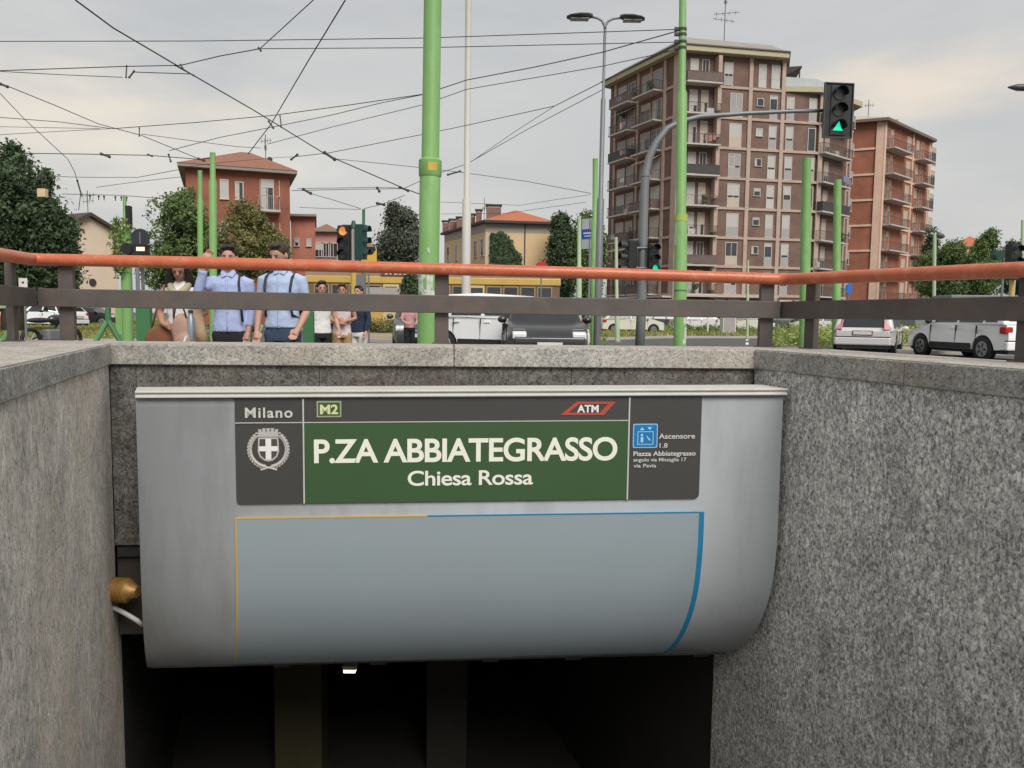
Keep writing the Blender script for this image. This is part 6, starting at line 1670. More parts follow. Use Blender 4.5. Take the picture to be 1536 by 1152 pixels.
    for sx in (wx[0], wx[1]):
        for sy in (-1, 1):
            y0 = sy * (hw_ - .11)
            wt = obj('wheel', M().tube([(sx, y0 - .10, .31), (sx, y0 - .085, .31), (sx, y0 + .085, .31), (sx, y0 + .10, .31)], [wr * .94, wr, wr, wr * .94], 28), tyre, t, loc=(0, 0, 0), smooth=True, auto=40)
            mm = M().tube([(sx, y0 + sy * .095, .31), (sx, y0 + sy * .105, .31)], [wr * .64, wr * .60], 24)
            obj('rim', mm, rimm, wt, loc=(0, 0, 0))
            mm = M()
            for k in range(5):
                a = R(72 * k + 36); mm.obar((sx + .06 * math.cos(a), y0 + sy * .107, .31 + .06 * math.sin(a)), (sx + wr * .5 * math.cos(a), y0 + sy * .107, .31 + wr * .5 * math.sin(a)), .05, .008, (0, 1, 0))
            obj('spoke_gap', mm, blackp, wt, loc=(0, 0, 0))
    for sy in (-1, 1):
        obj('headlight', M().extr([(f - .28, .66), (f - .04, .60), (f - .05, .72), (f - .3, .80)], sy * hw_ * .55, sy * hw_ * .885), headl, t, loc=(0, 0, 0), bevel=.02)
        obj('mirror', M().sphere((base[0] - .28, sy * (hw_ + .07), belt + .08), (.08, .10, .075), 12, 8), blackp if trim else col, t, loc=(0, 0, 0), smooth=True)
        obj('door_handle', M().box(-.12, .06, sy * (hw_ - .045) - .02, sy * (hw_ - .045) + .02, belt - .13, belt - .10), col, t, loc=(0, 0, 0)); obj('door_handle', M().box(-1.02, -.86, sy * (hw_ - .05) - .02, sy * (hw_ - .05) + .02, belt - .12, belt - .09), col, t, loc=(0, 0, 0))
        for x in (.85, -.22, -1.02):
            obj('door_seam', M().box(x - .003, x + .003, sy * (hw_ - .03) - .026, sy * (hw_ - .03) + .026, .34, belt - .02), blackp, t, loc=(0, 0, 0))
        if trim: obj('side_moulding', M().box(wx[1] + .42, wx[0] - .42, sy * (hw_ - .015) - .02, sy * (hw_ - .015) + .015, .30, .46), blackp, t, loc=(0, 0, 0))
    ly0 = hw_ * .52
    for sy in (-1, 1):
        if rear == 'tall':
            x0 = b - .03; obj('tail_light', M().add([(x0 - .02, sy * (hw_ - .30), .78), (x0 + .12, sy * (hw_ - .085), .78), (x0 + .50, sy * (hw_ - .21), H - .25), (x0 + .30, sy * (hw_ - .33), H - .25), (x0 + .12, sy * (hw_ - .30), .70), (x0 + .22, sy * (hw_ - .12), .78), (x0 + .60, sy * (hw_ - .26), H - .25), (x0 + .42, sy * (hw_ - .36), H - .25)],
                [(0, 1, 2, 3), (7, 6, 5, 4), (0, 4, 5, 1), (1, 5, 6, 2), (2, 6, 7, 3), (3, 7, 4, 0)]), tailm, t, loc=(0, 0, 0), bevel=.02)
        else:
            obj('tail_light', M().box(b + .02, b + .26, min(sy * (hw_ - .30), sy * (hw_ - .075)), max(sy * (hw_ - .30), sy * (hw_ - .075)), .74, .92), tailm, t, loc=(0, 0, 0), bevel=.03)
    obj('rear_bumper', M().box(b - .03, b + .12, -hw_ * .88, hw_ * .88, .30, .54), col, t, loc=(0, 0, 0), bevel=.04)
    obj('bumper_strip', M().box(b - .02, b + .1, -hw_ * .86, hw_ * .86, .545, .565), blackp, t, loc=(0, 0, 0)); obj('bumper_lip', M().box(b + .02, b + .2, -hw_ * .8, hw_ * .8, .2, .3), blackp, t, loc=(0, 0, 0))
    if plate_:
        pf_ = obj('plate_frame', M().box(b - .012, b + .03, -.28, .28, .60, .74), blackp, t, loc=(0, 0, 0)); obj('number_plate', M().box(b - .02, b - .012, -.255, .255, .618, .722), MATS['plate_white'], pf_, loc=(0, 0, 0))
        obj('grille', M().box(f - .05, f + .015, -.45, .45, .34, .50), blackp, t, loc=(0, 0, 0), bevel=.01); obj('number_plate', M().box(f + .01, f + .022, -.25, .25, .44, .54), MATS['plate_white'], t, loc=(0, 0, 0))
    return t
def gp(px, Y): return (gx(px, Y), Y, 0)
silver = paint('paint_silver', (0.60, 0.575, 0.58)); white = paint('paint_white', (0.80, 0.805, 0.81)); dkgrey = paint('paint_dark_grey', (0.05, 0.055, 0.058)); blackc = paint('paint_black', (0.018, 0.018, 0.02))
car('parked_car', 'silver people carrier seen from behind beside the yellow-green shrubs', 'car', gp(1306, 25.6), R(60), L=4.25, W=1.78, H=1.46, belt=.72, hood=.80, col=silver, rear='tall', tailm=tailp, trim=False, base=(1.35, -2.05), roof=(.6, -1.75))
car('parked_car', 'white rounded compact car with red tail light at the right end of the railing', 'car', gp(1468, 22.6), R(98), L=4.1, W=1.80, H=1.60, belt=.97, hood=.93, col=white, wr=.34, base=(1.1, -2.0), roof=(.55, -1.7), wx=(1.28, -1.28))
car('parked_car', 'dark grey hatchback with a lit-looking headlamp beside the thick green pole', 'car', gp(632, 23.5), R(-82), L=3.9, W=1.68, H=1.48, belt=.92, col=dkgrey, trim=False)
car('parked_car', 'white crossover behind the middle railing post with its pale roof showing', 'car', gp(757, 20.5), R(-28), L=4.2, W=1.8, H=1.62, belt=1.0, hood=.98, col=white, wr=.34, trim=True)
car('parked_car', 'black car in front of the white crossover, partly hidden by the middle rail', 'car', gp(812, 17.5), R(-87), L=4.0, W=1.66, H=1.46, belt=.90, col=blackc, trim=False)
car('parked_car', 'cream-white hatchback beyond the hedge left of the curved signal mast', 'car', gp(946, 50), R(8), L=4.0, W=1.7, H=1.5, col=paint('paint_cream', (0.55, 0.53, 0.46)), trim=False)
car('parked_car', 'dark parked car right of the cream hatchback under the tower', 'car', gp(1000, 58), R(0), L=4.2, W=1.7, H=1.45, col=dkgrey, trim=False)
car('parked_car', 'silver saloon beyond the hedge right of the central green pole', 'car', gp(1052, 55), R(3), L=4.3, W=1.7, H=1.42, col=silver, trim=False)
car('parked_car', 'red car with a pale roof beyond the lawn at the left', 'car', gp(52, 52), R(185), L=3.9, W=1.7, H=1.45, col=paint('paint_red', (0.30, 0.03, 0.03)), trim=False)
car('parked_car', 'white car partly behind the second railing post at the left', 'car', gp(74, 46), R(170), L=4.0, W=1.7, H=1.5, col=white, trim=False)
car('parked_car', 'black car beyond the lawn right of the second railing post', 'car', gp(132, 56), R(5), L=4.2, W=1.7, H=1.45, col=blackc, trim=False)
car('parked_car', 'red car in the distance left of the dark grey hatchback', 'car', gp(580, 48), R(20), L=4.0, W=1.7, H=1.4, col=MATS['paint_red'], trim=False)
for i, (px, Y, mt, lab) in enumerate(((1168, 66, dkgrey, 'dark car parked before the shop fronts right of the white cabinet'), (1226, 64, silver, 'silver car parked under the right end of the brown tower'), (1300, 72, white, 'white car in front of the orange block near the blue sign'), (905, 66, blackc, 'black car parked by the dark shops left of the curved signal mast'), (1120, 62, MATS['paint_cream'], 'cream car parked between the white cabinet and the shop fronts'))):
    car('parked_car', lab, 'car', gp(px, Y), R([2, 178, 4, 5, 0][i]), col=mt, trim=False)
# box vans
def van(label, px, Y, rz, cb, cc, L=5.2, Hh=2.7, group=None):
    t = thing('box_van', label, 'van', gp(px, Y), rz=rz)
    obj('cargo_box', M().box(-L / 2, L / 2 - 1.7, -1, 1, .7, Hh), cb, t, loc=(0, 0, 0), bevel=.03)
    obj('cab', M().extr([(L / 2 - 1.66, .45), (L / 2, .45), (L / 2, 1.15), (L / 2 - .5, 1.95), (L / 2 - 1.66, 2.0)], -.95, .95), cc, t, loc=(0, 0, 0), bevel=.05)
    obj('side_window', M().extr([(L / 2 - 1.4, 1.2), (L / 2 - .25, 1.2), (L / 2 - .62, 1.8), (L / 2 - 1.4, 1.8)], -.965, .965), cglass, t, loc=(0, 0, 0)); obj('chassis', M().box(-L / 2, L / 2 - .3, -.8, .8, .4, .7), blackp, t, loc=(0, 0, 0))
    for x in (L / 2 - .85, -L / 2 + .9):
        for y in (-.85, .85): obj('wheel', M().tube([(x, y - .1, .36), (x, y + .1, .36)], .36, 20), tyre, t, loc=(0, 0, 0))
    return t
van('white box lorry with a blue lower body before the orange block', 1346, 62, R(2), white, paint('paint_blue', (0.03, 0.16, 0.36)), Hh=2.6)
obj_band = None
van('large dull grey van behind the white compact car on the right', 1452, 40, R(178), pm('paint_dullgrey', (0.17, 0.19, 0.20), .5, .05), MATS['paint_dullgrey'], L=6.2, Hh=2.35)
van('small white delivery van at the foot of the tower left of the central pole', 1000, 72, R(4), white, white, L=4.6, Hh=2.5)
# market gazebo with striped flag
# the yellow tram
tram = thing('tram', 'old yellow tram with a dark window band crossing behind the pedestrians', 'tram', (0, 0, 0))
ta = Vector((gx(452, 41), 41, 0)); tb = Vector((gx(846, 41.8), 41.8, 0)); TT = frame((ta.x, ta.y, 0), tb - ta); TLn = (tb - ta).length
if TT.to_3x3().col[1].y > 0: TT = frame((ta.x, ta.y, 0), tb - ta, Vector((0, -1, 0)))
yel_p = pm('tram_yellow', (0.50, 0.34, 0.09), .5, .1, 1.5, coat=.1); ylo = pm('tram_cream', (0.55, 0.42, 0.22), .5, .1, 1.5); tdk = pm('tram_brown', (0.16, 0.10, 0.06), .6, .15, 2)
obj('body_side', M(TT).box(.3, TLn - .3, -2.3, 0, .55, 1.42), yel_p, tram, bevel=.05)
obj('upper_body', M(TT).box(.25, TLn - .25, -2.25, -.03, 1.42, 2.72), tdk, tram)
obj('cant_rail', M(TT).box(.2, TLn - .2, -2.33, .04, 2.66, 3.02), yel_p, tram, bevel=.04)
rf = M(TT); rp = [(-2.3, 3.02), (-2.1, 3.2), (-1.6, 3.33), (-.7, 3.33), (-.2, 3.2), (0.0, 3.02)]
rf.add([(x, p[0], p[1]) for x in (.2, TLn - .2) for p in rp], [tuple(range(6)), tuple(range(11, 5, -1))] + [(i, i + 1, 7 + i, 6 + i) for i in range(5)]); obj('roof', rf, pm('tram_roof', (0.20, 0.13, 0.09), .7, .15, 2), tram)
nw = 14; ww = (TLn - 1.2) / nw
for k in range(nw):
    x0 = .6 + k * ww; 
    if k in (4, 9):
        d_ = obj('door', M(TT).box(x0 + .04, x0 + ww - .04, -.03, .02, .5, 2.62), ylo, tram); obj('pane', M(TT).box(x0 + .14, x0 + ww - .14, .02, .03, 1.5, 2.5), glass, None).parent = d_
    else:
        f_ = obj('window', M(TT).box(x0 + .05, x0 + ww - .05, -.03, .012, 1.5, 2.6), pm('tram_frame', (0.30, 0.22, 0.12), .6, .1), tram); obj('pane', M(TT).box(x0 + .11, x0 + ww - .11, .012, .02, 1.56, 2.54), glass, None).parent = f_
obj('route_board', M(TT).box(TLn * .30, TLn * .48, .045, .09, 3.06, 3.34), pm('board_dark', (0.12, 0.06, 0.04), .6), tram)
for k in range(9): obj('letter_block', M(TT).box(TLn * .315 + k * .24, TLn * .315 + k * .24 + [.15, .1, .17, .13, .15, .1, .16, .12, .15][k], .09, .095, 3.13, 3.27), MATS['letter_cream'] if 'letter_cream' in MATS else cream, tram)
obj('destination_panel', M(TT).box(TLn * .24, TLn * .40, .02, .06, 1.95, 2.45), shut_g, tram); obj('poster', M(TT).box(TLn * .35, TLn * .385, .06, .075, 1.3, 1.6), yel_p, tram)
for x in (2.2, 3.9, TLn - 3.9, TLn - 2.2):
    obj('wheel', M(TT).tube([(x, -.35, .36), (x, -.2, .36)], .34, 20), tyre, tram)
obj('skirt', M(TT).box(1.2, TLn - 1.2, -2.1, -.15, .25, .56), blackp, tram)
obj('pantograph', M(TT).tube([(TLn * .5, -1.15, 3.33), (TLn * .5 - 1.1, -1.15, 4.1), (TLn * .5, -1.15, 4.9)], .03, 6).box(TLn * .5 - .05, TLn * .5 + .05, -1.9, -.4, 4.88, 4.94), iron, tram)

# a parked motorcycle left, between the first two posts
mc = thing('motorcycle', 'dark motorcycle parked between the first two railing posts', 'motorcycle', gp(76, 20), rz=R(75))
for x in (-.62, .66):
    w_ = M(); pts = [(x + .27 * math.cos(R(a)), 0, .31 + .27 * math.sin(R(a))) for a in range(0, 361, 20)]
    wq = obj('wheel', w_.tube(pts, .05, 8, caps=False), tyre, mc, loc=(0, 0, 0), smooth=True)
    mm = M()
    for k in range(6): mm.cyl((x, 0, .31), (x + .25 * math.cos(R(60 * k)), 0, .31 + .25 * math.sin(R(60 * k))), .012, n=5)
    obj('spokes', mm, rimm, wq, loc=(0, 0, 0))
obj('engine', M().box(-.22, .25, -.14, .14, .28, .58), greyp, mc, loc=(0, 0, 0), bevel=.05); obj('tank', M().sphere((.18, 0, .82), (.28, .14, .13), 14, 10), blackc, mc, loc=(0, 0, 0), smooth=True)
obj('seat', M().sphere((-.35, 0, .80), (.38, .13, .07), 14, 8), blackp, mc, loc=(0, 0, 0), smooth=True); obj('fork', M().cyl((.66, .08, .31), (.42, .08, .95), .025, n=8).cyl((.66, -.08, .31), (.42, -.08, .95), .025, n=8), chrome, mc, loc=(0, 0, 0))
obj('handlebar', M().tube([(.28, -.36, 1.04), (.42, -.2, 1.0), (.42, .2, 1.0), (.28, .36, 1.04)], .016, 8), chrome, mc, loc=(0, 0, 0)); obj('headlight', M().sphere((.52, 0, .88), .09, 12, 8), headl, mc, loc=(0, 0, 0), smooth=True)
obj('frame', M().cyl((-.62, .06, .31), (-.1, .06, .45), .02, n=6).cyl((-.1, 0, .4), (.4, 0, .9), .03, n=6), blackp, mc, loc=(0, 0, 0))

# ------------------------------------------------------------------ people
skin_m = pm('skin', (0.46, 0.26, 0.19), .55, .06, 14); skin2 = pm('skin_tan', (0.38, 0.20, 0.14), .55, .06, 14)
hair_b = pm('hair_dark', (0.018, 0.014, 0.012), .6, .4, 40, .4, 90, stretch=(1, 1, .3)); hair_br = pm('hair_brown', (0.045, 0.028, 0.018), .6, .4, 40, .4, 90)
eye_m = pm('eye', (0.03, 0.02, 0.02), .3); lip_m = pm('lips', (0.36, 0.13, 0.11), .5); brow_m = pm('brow', (0.04, 0.03, 0.025), .8)
ctx_ = bpy.data.textures.new('folds', 'CLOUDS'); ctx_.noise_scale = .13; ctx_.noise_depth = 3
def folds(o, st=.022):
    d = o.modifiers.new('folds', 'DISPLACE'); d.texture = ctx_; d.strength = st; d.mid_level = .5; d.texture_coords = 'LOCAL'; return o
def fabric(name, c, var=.1, dirt=None): return pm(name, c, .9, var, 9, .6, 14, dirt=dirt, dirt_scale=9, dirt_amt=.5)
def remesh(o, v, it=3, f=.5):
    r = o.modifiers.new('join', 'REMESH'); r.mode = 'VOXEL'; r.voxel_size = v; r.use_smooth_shade = True
    s = o.modifiers.new('soft', 'SMOOTH'); s.iterations = it; s.factor = f
    return o
def person(label, x, Y, rz, height, arms, shirt, trousers, hair, skin=None, tilt=0.0, turn=0.0, sleeve=1.0, hairstyle='short', shorts=False, wid=1.0, skirt=None, hem=.88, face=True, vox=.0085, open_collar=True, leg=None, head_off=(0, 0)):
    """local: facing -y, feet at the origin, built 1.75 m tall and scaled"""
    skin = skin or skin_m
    S = height / 1.76; t = thing('person', label, 'person', (x, Y, 0), rz=rz); t.scale = (S * 1.0, S, S)
    N0 = Vector((0, .01, 1.50))
    HM = Matrix.Translation(N0) @ Matrix.Rotation(turn, 4, 'Z') @ Matrix.Rotation(tilt, 4, 'X') @ Matrix.Translation(-N0)
    w = wid
    def rings(m, rs, n=20):
        vs = []; fs = []
        for (cx_, cy, z_, rx, ry) in rs:
            for k in range(n):
                a = 2 * math.pi * k / n; vs.append((cx_ + rx * math.cos(a), cy + ry * math.sin(a), z_))
        for i in range(len(rs) - 1):
            for k in range(n): fs.append((i * n + k, i * n + (k + 1) % n, (i + 1) * n + (k + 1) % n, (i + 1) * n + k))
        fs.append(tuple(range(n - 1, -1, -1))); fs.append(tuple((len(rs) - 1) * n + k for k in range(n)))
        return m.add(vs, fs)
    b = M()
    rings(b, [(0, 0, .86, .15 * w, .10), (0, 0, .98, .145 * w, .10), (0, 0, 1.10, .13 * w, .095), (0, 0, 1.28, .155 * w, .105), (0, .005, 1.38, .165 * w, .10), (0, .01, 1.44, .12 * w, .075), (0, .01, 1.47, .07, .06)])
    b.tube([(0, .015, 1.42), N0, HM @ Vector((0, -.005, 1.58))], [.062, .054, .052], 14)
    hm = M(HM)
    hm.sphere((0, .005, 1.665), (.076, .095, .100), 20, 14); hm.sphere((0, -.03, 1.61), (.058, .062, .072), 16, 12); hm.sphere((0, -.065, 1.565), (.028, .024, .020), 10, 8)
    hm.tube([(0, -.088, 1.665), (0, -.108, 1.635), (0, -.092, 1.625)], [.010, .015, .010], 8)
    for s_ in (-1, 1): hm.sphere((s_ * .080, .012, 1.64), (.012, .022, .034), 10, 8)
    b.add(hm.v, hm.f)
    for (sh, el, wr_, hd) in arms:
        sh, el, wr_, hd = map(Vector, (sh, el, wr_, hd))
        b.tube([sh, sh.lerp(el, .5), el, el.lerp(wr_, .35), wr_], [.052, .046, .038, .040, .026], 12)
        d = (hd - wr_).normalized(); side = d.cross(Vector((0, 1, 0))); 
        if side.length < .2: side = d.cross(Vector((1, 0, 0)))
        side.normalize(); fl = Vector((0, -1, 0)) if abs(d.y) < .7 else Vector((0, 0, -1))
        pal = wr_ + d * .05
        b.tube([wr_, wr_ + d * .03, wr_ + d * .085], [.024, .031, .030], 10)
        b.add(*(lambda q: (q.v, q.f))(M().tube([pal - side * .018, pal + side * .018], .026, 8)))
        for k, (o_, ln) in enumerate(((-.030, .062), (-.011, .075), (.010, .070), (.029, .055))):
            p0 = wr_ + d * .08 + side * o_; p1 = p0 + d * ln * .45 + side * o_ * .12; p2 = p1 + (d * .8 + fl * .45).normalized() * ln * .35; p3 = p2 + (d * .5 + fl * .8).normalized() * ln * .28
            b.tube([p0 - d * .02, p0, p1, p2, p3], [.010, .0095, .009, .0085, .007], 7)
        sg_ = 1 if sh.x < 0 else -1
        th0 = wr_ + d * .025 + side * .022 * sg_; b.tube([th0, th0 + (d * .6 + side * sg_ * .7).normalized() * .035, th0 + (d * .9 + side * sg_ * .35 + fl * .2).normalized() * .065], [.013, .011, .008], 7)
    lg = leg or [((.085, 0, .88), (.095, -.015, .48), (.10, .02, .09)), ((-.085, 0, .88), (-.095, -.01, .48), (-.10, .03, .09))]
    for (h_, k_, a_) in lg:
        h_, k_, a_ = map(Vector, (h_, k_, a_)); b.tube([h_, h_.lerp(k_, .4), k_, k_.lerp(a_, .35), a_], [.085, .075, .052, .052, .034], 12); b.tube([a_ + Vector((0, .03, -.05)), a_ + Vector((0, -.13, -.055))], [.035, .03], 10)
    body = remesh(obj('body', b, skin, t, loc=(0, 0, 0)), vox)
    # clothes
    c = M()
    g_ = .016
    rings(c, [(0, 0, hem, .172 * w, .122), (0, 0, hem + .1, .163 * w, .118), (0, 0, 1.10, .153 * w, .112), (0, 0, 1.28, .174 * w, .122), (0, .005, 1.38, .186 * w, .115), (0, .01, 1.435, .15 * w, .092), (0, .012, 1.475, .085, .072), (0, .012, 1.495, .064, .062)])
    for (sh, el, wr_, hd) in arms:
        sh, el, wr_ = map(Vector, (sh, el, wr_)); 
        if sleeve <= 0: continue
        pts = [sh + Vector((-.04 if sh.x > 0 else .04, 0, .0)), sh, sh.lerp(el, .5)]; rs = [.070, .068, .060]
        if sleeve > .5: pts.append(el); rs.append(.055)
        if sleeve > .7: 
            pts.append(el.lerp(wr_, (sleeve - .7) / .3 * .92)); rs.append(.044)
        c.tube(pts, rs, 12)
    sh_o = folds(remesh(obj('shirt', c, shirt, t, loc=(0, 0, 0)), .012, 3))
    if open_collar:
        col_ = M(HM if False else None)
        for s_ in (-1, 1): col_.add([(s_ * .004, -.075, 1.462), (s_ * .05, -.083, 1.445), (s_ * .075, -.03, 1.50), (s_ * .055, -.035, 1.525), (s_ * .02, -.06, 1.50)], [(0, 1, 2, 3, 4)])
        cc = obj('collar', col_, shirt, sh_o, loc=(0, 0, 0)); sl = cc.modifiers.new('s', 'SOLIDIFY'); sl.thickness = .006
        pk_ = M()
        for k in range(7): pk_.sphere((0, -.126 + .004 * abs(k - 3), 1.40 - k * .075), (.006, .004, .006), 8, 6)
        obj('buttons', pk_, MATS['plate_white'], sh_o, loc=(0, 0, 0)); obj('placket', M().tube([(0.0, -.104, 1.44), (0, -.119, 1.33), (0, -.121, 1.26), (0, -.112, 1.1), (0, -.117, .98), (0, -.122, hem)], [.009] * 6, 6), shirt, sh_o, loc=(0, 0, 0), smooth=True)
    if trousers is not None:
        tr = M(); rings(tr, [(0, 0, .80, .165 * w, .115), (0, 0, .90, .162 * w, .112), (0, 0, 1.0, .150 * w, .106)])
        for (h_, k_, a_) in lg:
            h_, k_, a_ = map(Vector, (h_, k_, a_))
            if shorts: tr.tube([h_, h_.lerp(k_, .5), k_ + Vector((0, 0, .08))], [.100, .093, .085], 12)
            else: tr.tube([h_, h_.lerp(k_, .5), k_, a_], [.100, .086, .068, .058], 12)
        folds(remesh(obj('trousers', tr, trousers, t, loc=(0, 0, 0)), .012, 3), .016)
    sho = M()
    for (h_, k_, a_) in lg:
        a_ = Vector(a_); sho.sphere(a_ + Vector((0, -.06, -.045)), (.048, .13, .045), 14, 8)
    obj('shoes', sho, blackp, t, loc=(0, 0, 0), smooth=True)
    # hair and face
    hr_ = M(HM); hr_.sphere((0, .022, 1.69), (.086, .100, .092), 20, 14); hr_.sphere((0, -.03, 1.752), (.066, .055, .026), 14, 8)
    if hairstyle == 'short':
        hr_.sphere((0, .05, 1.64), (.078, .07, .08), 14, 10); hr_.sphere((.02, -.045, 1.765), (.05, .045, .022), 10, 8)
        for s_ in (-1, 1): hr_.sphere((s_ * .074, .0, 1.70), (.012, .035, .045), 8, 8)
    if hairstyle == 'long':
        for s_ in (-1, 1): hr_.tube([(s_ * .06, -.01, 1.73), (s_ * .095, -.015, 1.62), (s_ * .105, -.03, 1.50), (s_ * .10, -.07, 1.38)], [.035, .04, .048, .02], 10)
        hr_.tube([(0, .05, 1.72), (0, .10, 1.58), (0, .13, 1.42)], [.085, .09, .05], 12)
    if hairstyle == 'bun': hr_.sphere((0, .11, 1.70), .04, 10, 8)
    folds(remesh(obj('hair', hr_, hair, t, loc=(0, 0, 0)), .010, 2), .02)
    if face:
        f_ = M(HM)
        for s_ in (-1, 1):
            obj('eye', M(HM).sphere((s_ * .031, -.087, 1.660), (.010, .005, .004), 10, 6), eye_m, t, loc=(0, 0, 0)); obj('eyebrow', M(HM).tube([(s_ * .014, -.092, 1.677), (s_ * .032, -.092, 1.682), (s_ * .048, -.082, 1.676)], .0045, 6), brow_m, t, loc=(0, 0, 0))
        obj('mouth', M(HM).sphere((0, -.090, 1.600), (.022, .006, .006), 12, 6), lip_m, t, loc=(0, 0, 0))
    return t, HM
blue_s = fabric('shirt_blue', (0.35, 0.41, 0.62), .08, dirt=(0.27, 0.33, 0.55)); blue_s2 = fabric('shirt_sky', (0.38, 0.46, 0.63), .08, dirt=(0.30, 0.37, 0.56))
jeans = fabric('jeans', (0.035, 0.06, 0.10), .25); blackt = fabric('trousers_black', (0.014, 0.014, 0.016), .2); whitef = fabric('cloth_white', (0.66, 0.65, 0.63), .05); beige = fabric('cloth_beige', (0.42, 0.30, 0.19), .12); scarf_m = fabric('cloth_olive', (0.36, 0.33, 0.22), .3)
navy = fabric('cloth_navy', (0.02, 0.03, 0.06), .2); brownf = fabric('leather_brown', (0.17, 0.07, 0.035), .25); dressf = fabric('cloth_sand', (0.33, 0.22, 0.15), .2)
S1 = 1.42
m2, H2_ = person('dark-haired man in pale blue shirt and jeans with thin dark backpack straps', gx(424, 7.6), 7.6, R(-4), 1.72,
    [((.18, .0, 1.40), (.245, .03, 1.12), (.20, -.12, .93), (.165, -.19, .84)), ((-.18, .0, 1.40), (-.235, .02, 1.12), (-.235, -.07, .90), (-.225, -.10, .81))],
    blue_s2, jeans, hair_br, tilt=R(22), turn=R(-12), sleeve=.72, hem=.93, wid=1.06)
stm = pm('strap_navy', (0.02, 0.025, 0.04), .7)
for s_ in (-1, 1):
    o = obj('backpack_strap', M().tube([(s_ * .125, .09, 1.42), (s_ * .13, .02, 1.475), (s_ * .13, -.09, 1.42), (s_ * .128, -.135, 1.32), (s_ * .118, -.133, 1.18), (s_ * .135, -.10, 1.06), (s_ * .165, .02, 1.02)], .012, 8), stm, m2, loc=(0, 0, 0), smooth=True)
obj('backpack', M().box(-.15, .15, .13, .27, 1.0, 1.42), navy, m2, loc=(0, 0, 0), bevel=.04)
m1, H1_ = person('man in light blue shirt and black trousers raising his arm to his forehead', gx(345, 7.75), 7.75, R(6), 1.69,
    [((-.18, .0, 1.40), (-.29, -.08, 1.28), (-.20, -.15, 1.58), (-.135, -.14, 1.72)), ((.18, .0, 1.40), (.225, .03, 1.12), (.19, -.05, .90), (.175, -.07, .81))],
    blue_s, blackt, hair_b, tilt=R(8), turn=R(5), sleeve=.95, hem=.90, wid=1.03)
obj('wristwatch', M().tube([(-.212, -.140, 1.545), (-.208, -.144, 1.56)], .033, 14), blackp, m1, loc=(0, 0, 0)); obj('shoulder_strap', M().tube([(.10, .02, 1.49), (.115, -.10, 1.40), (.135, -.125, 1.2), (.15, -.11, 1.0)], .012, 8), stm, m1, loc=(0, 0, 0), smooth=True)
obj('cap', M(H1_).sphere((-.02, .02, 1.775), (.03, .05, .008), 10, 6), hair_b, m1, loc=(0, 0, 0))
wo, HW_ = person('long-haired woman in white top looking down, carrying a beige bag', gx(272, 7.9), 7.9, R(8), 1.60,
    [((.165, .0, 1.39), (.24, .02, 1.14), (.13, -.19, 1.06), (.05, -.23, 1.03)), ((-.165, .0, 1.39), (-.235, .03, 1.15), (-.15, -.17, 1.03), (-.06, -.22, 1.0))],
    whitef, dressf, hair_b, skin=skin2, tilt=R(34), turn=R(4), sleeve=0, hairstyle='long', hem=.92, open_collar=False, wid=.92)
obj('scarf', M().tube([(-.10, -.04, 1.46), (-.06, -.125, 1.38), (0, -.15, 1.34), (.06, -.125, 1.38), (.10, -.04, 1.46)], [.03, .045, .05, .045, .03], 12), scarf_m, wo, loc=(0, 0, 0), smooth=True)
obj('cardigan', M().tube([(.17, -.03, 1.36), (.19, -.10, 1.15), (.21, -.10, .95), (.25, -.08, .80)], [.05, .06, .07, .08], 12), beige, wo, loc=(0, 0, 0), smooth=True)
hb = thing('handbag', 'brown leather handbag hanging at the left of the long-haired woman', 'bag', (gx(242, 7.8), 7.8, .72))
remesh(obj('bag_body', M().sphere((0, 0, .05), (.17, .08, .15), 16, 12).box(-.14, .14, -.06, .06, -.08, .08), brownf, hb, loc=(0, 0, 0)), .012); obj('strap', M().tube([(-.10, 0, .16), (-.04, 0, .38), (.05, 0, .60), (.12, -.0, .55), (.12, 0, .15)], .009, 6), brownf, hb, loc=(0, 0, 0), smooth=True)
tb_ = thing('tote_bag', 'pinkish-beige soft bag held in front of the long-haired woman', 'bag', (gx(272, 7.62), 7.62, .80))
remesh(obj('bag_body', M().sphere((0, 0, .08), (.10, .06, .16), 14, 10).sphere((.03, -.01, -.02), (.11, .06, .10), 14, 10), fabric('cloth_rose', (0.38, 0.24, 0.19), .2), tb_, loc=(0, 0, 0)), .012); obj('strap', M().tube([(-.06, -.03, .2), (-.03, -.05, .32), (.03, -.05, .32), (.06, -.03, .2)], .008, 6), blackp, tb_, loc=(0, 0, 0)); obj('tassel', M().tube([(.07, -.06, .02), (.04, -.07, -.06), (-.03, -.07, -.05)], [.012, .016, .01], 8), whitef, tb_, loc=(0, 0, 0))
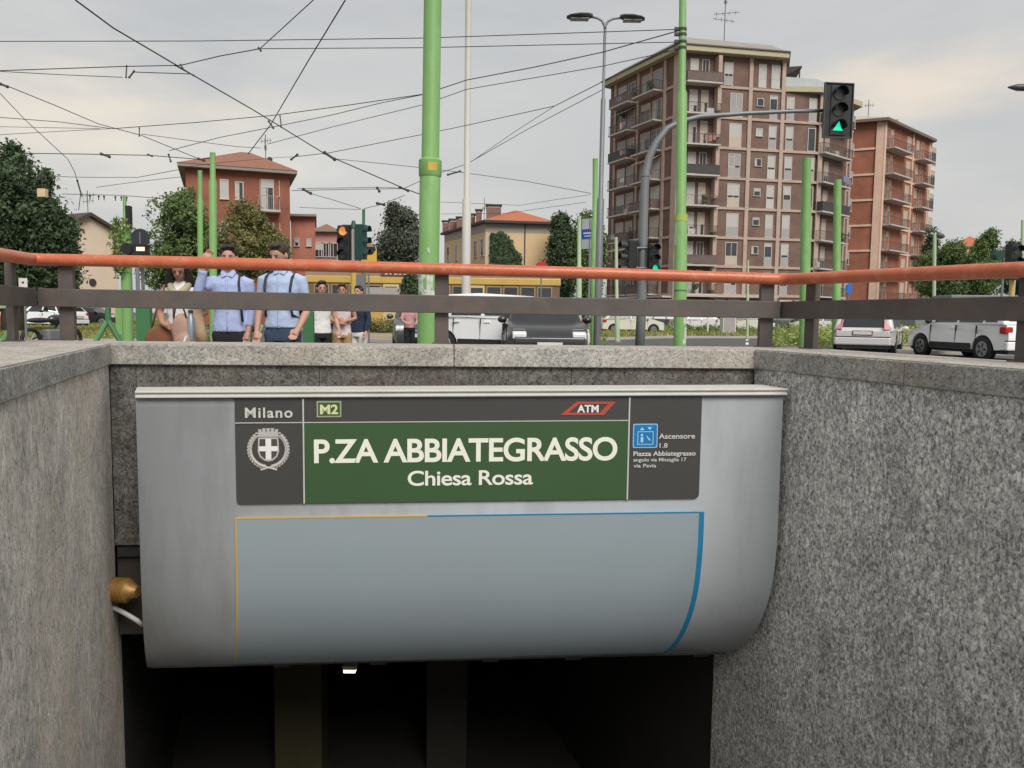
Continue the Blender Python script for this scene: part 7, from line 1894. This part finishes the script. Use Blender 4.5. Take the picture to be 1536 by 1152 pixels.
bt_ = thing('metal_bottle', 'silver-blue bottle held upright beside the beige bag', 'bottle', (gx(286, 7.6), 7.6, .78)); obj('body', M().tube([(0, 0, 0), (0, 0, .20), (0, 0, .23), (0, 0, .26)], [.035, .035, .022, .02], 16), pm('bottle_metal', (0.35, 0.40, 0.44), .3, .1, 5, metal=.7), bt_, loc=(0, 0, 0), smooth=True, auto=40); obj('cap', M().cyl((0, 0, .26), (0, 0, .29), .022), blackp, bt_, loc=(0, 0, 0))
# three walking farther off
person('short dark-haired woman in white and black top behind the green barrier post', gx(482, 11.6), 11.6, R(25), 1.52,
    [((.17, 0, 1.4), (.24, -.03, 1.13), (.27, -.14, .93), (.26, -.18, .85)), ((-.17, 0, 1.4), (-.24, .02, 1.12), (-.25, -.03, .87), (-.245, -.05, .78))], whitef, blackt, hair_b, tilt=R(10), sleeve=.5, vox=.012, open_collar=False)
person('walker in pink-white shirt and tan shorts with folded arms', gx(513, 12.2), 12.2, R(10), 1.50,
    [((.17, 0, 1.4), (.24, -.03, 1.15), (.05, -.18, 1.10), (-.03, -.18, 1.12)), ((-.17, 0, 1.4), (-.24, -.03, 1.15), (-.05, -.19, 1.06), (.03, -.2, 1.06))], fabric('cloth_pinkwhite', (0.62, 0.53, 0.54), .06), fabric('cloth_tan', (0.36, 0.24, 0.12), .12), hair_br, skin=skin2, sleeve=.5, vox=.012, open_collar=False, hem=.84)
person('walker in navy top and white trousers at the right of the group', gx(538, 12.9), 12.9, R(-20), 1.50,
    [((.17, 0, 1.4), (.24, -.03, 1.13), (.22, -.1, .9), (.21, -.14, .82)), ((-.17, 0, 1.4), (-.24, .0, 1.12), (-.24, -.06, .87), (-.235, -.08, .78))], navy, whitef, hair_br, sleeve=1.0, vox=.012, open_collar=False)
# someone crouched by the dark hatchback
person('figure in pink standing by the dark grey hatchback', gx(614, 19.5), 19.5, R(30), 1.45,
    [((.17, 0, 1.4), (.24, -.03, 1.13), (.15, -.2, 1.0), (.08, -.25, 1.0)), ((-.17, 0, 1.4), (-.24, .0, 1.12), (-.15, -.2, 1.0), (-.08, -.25, 1.0))], fabric('cloth_pink', (0.50, 0.26, 0.26), .2), blackt, hair_b, sleeve=.6, vox=.014, open_collar=False)
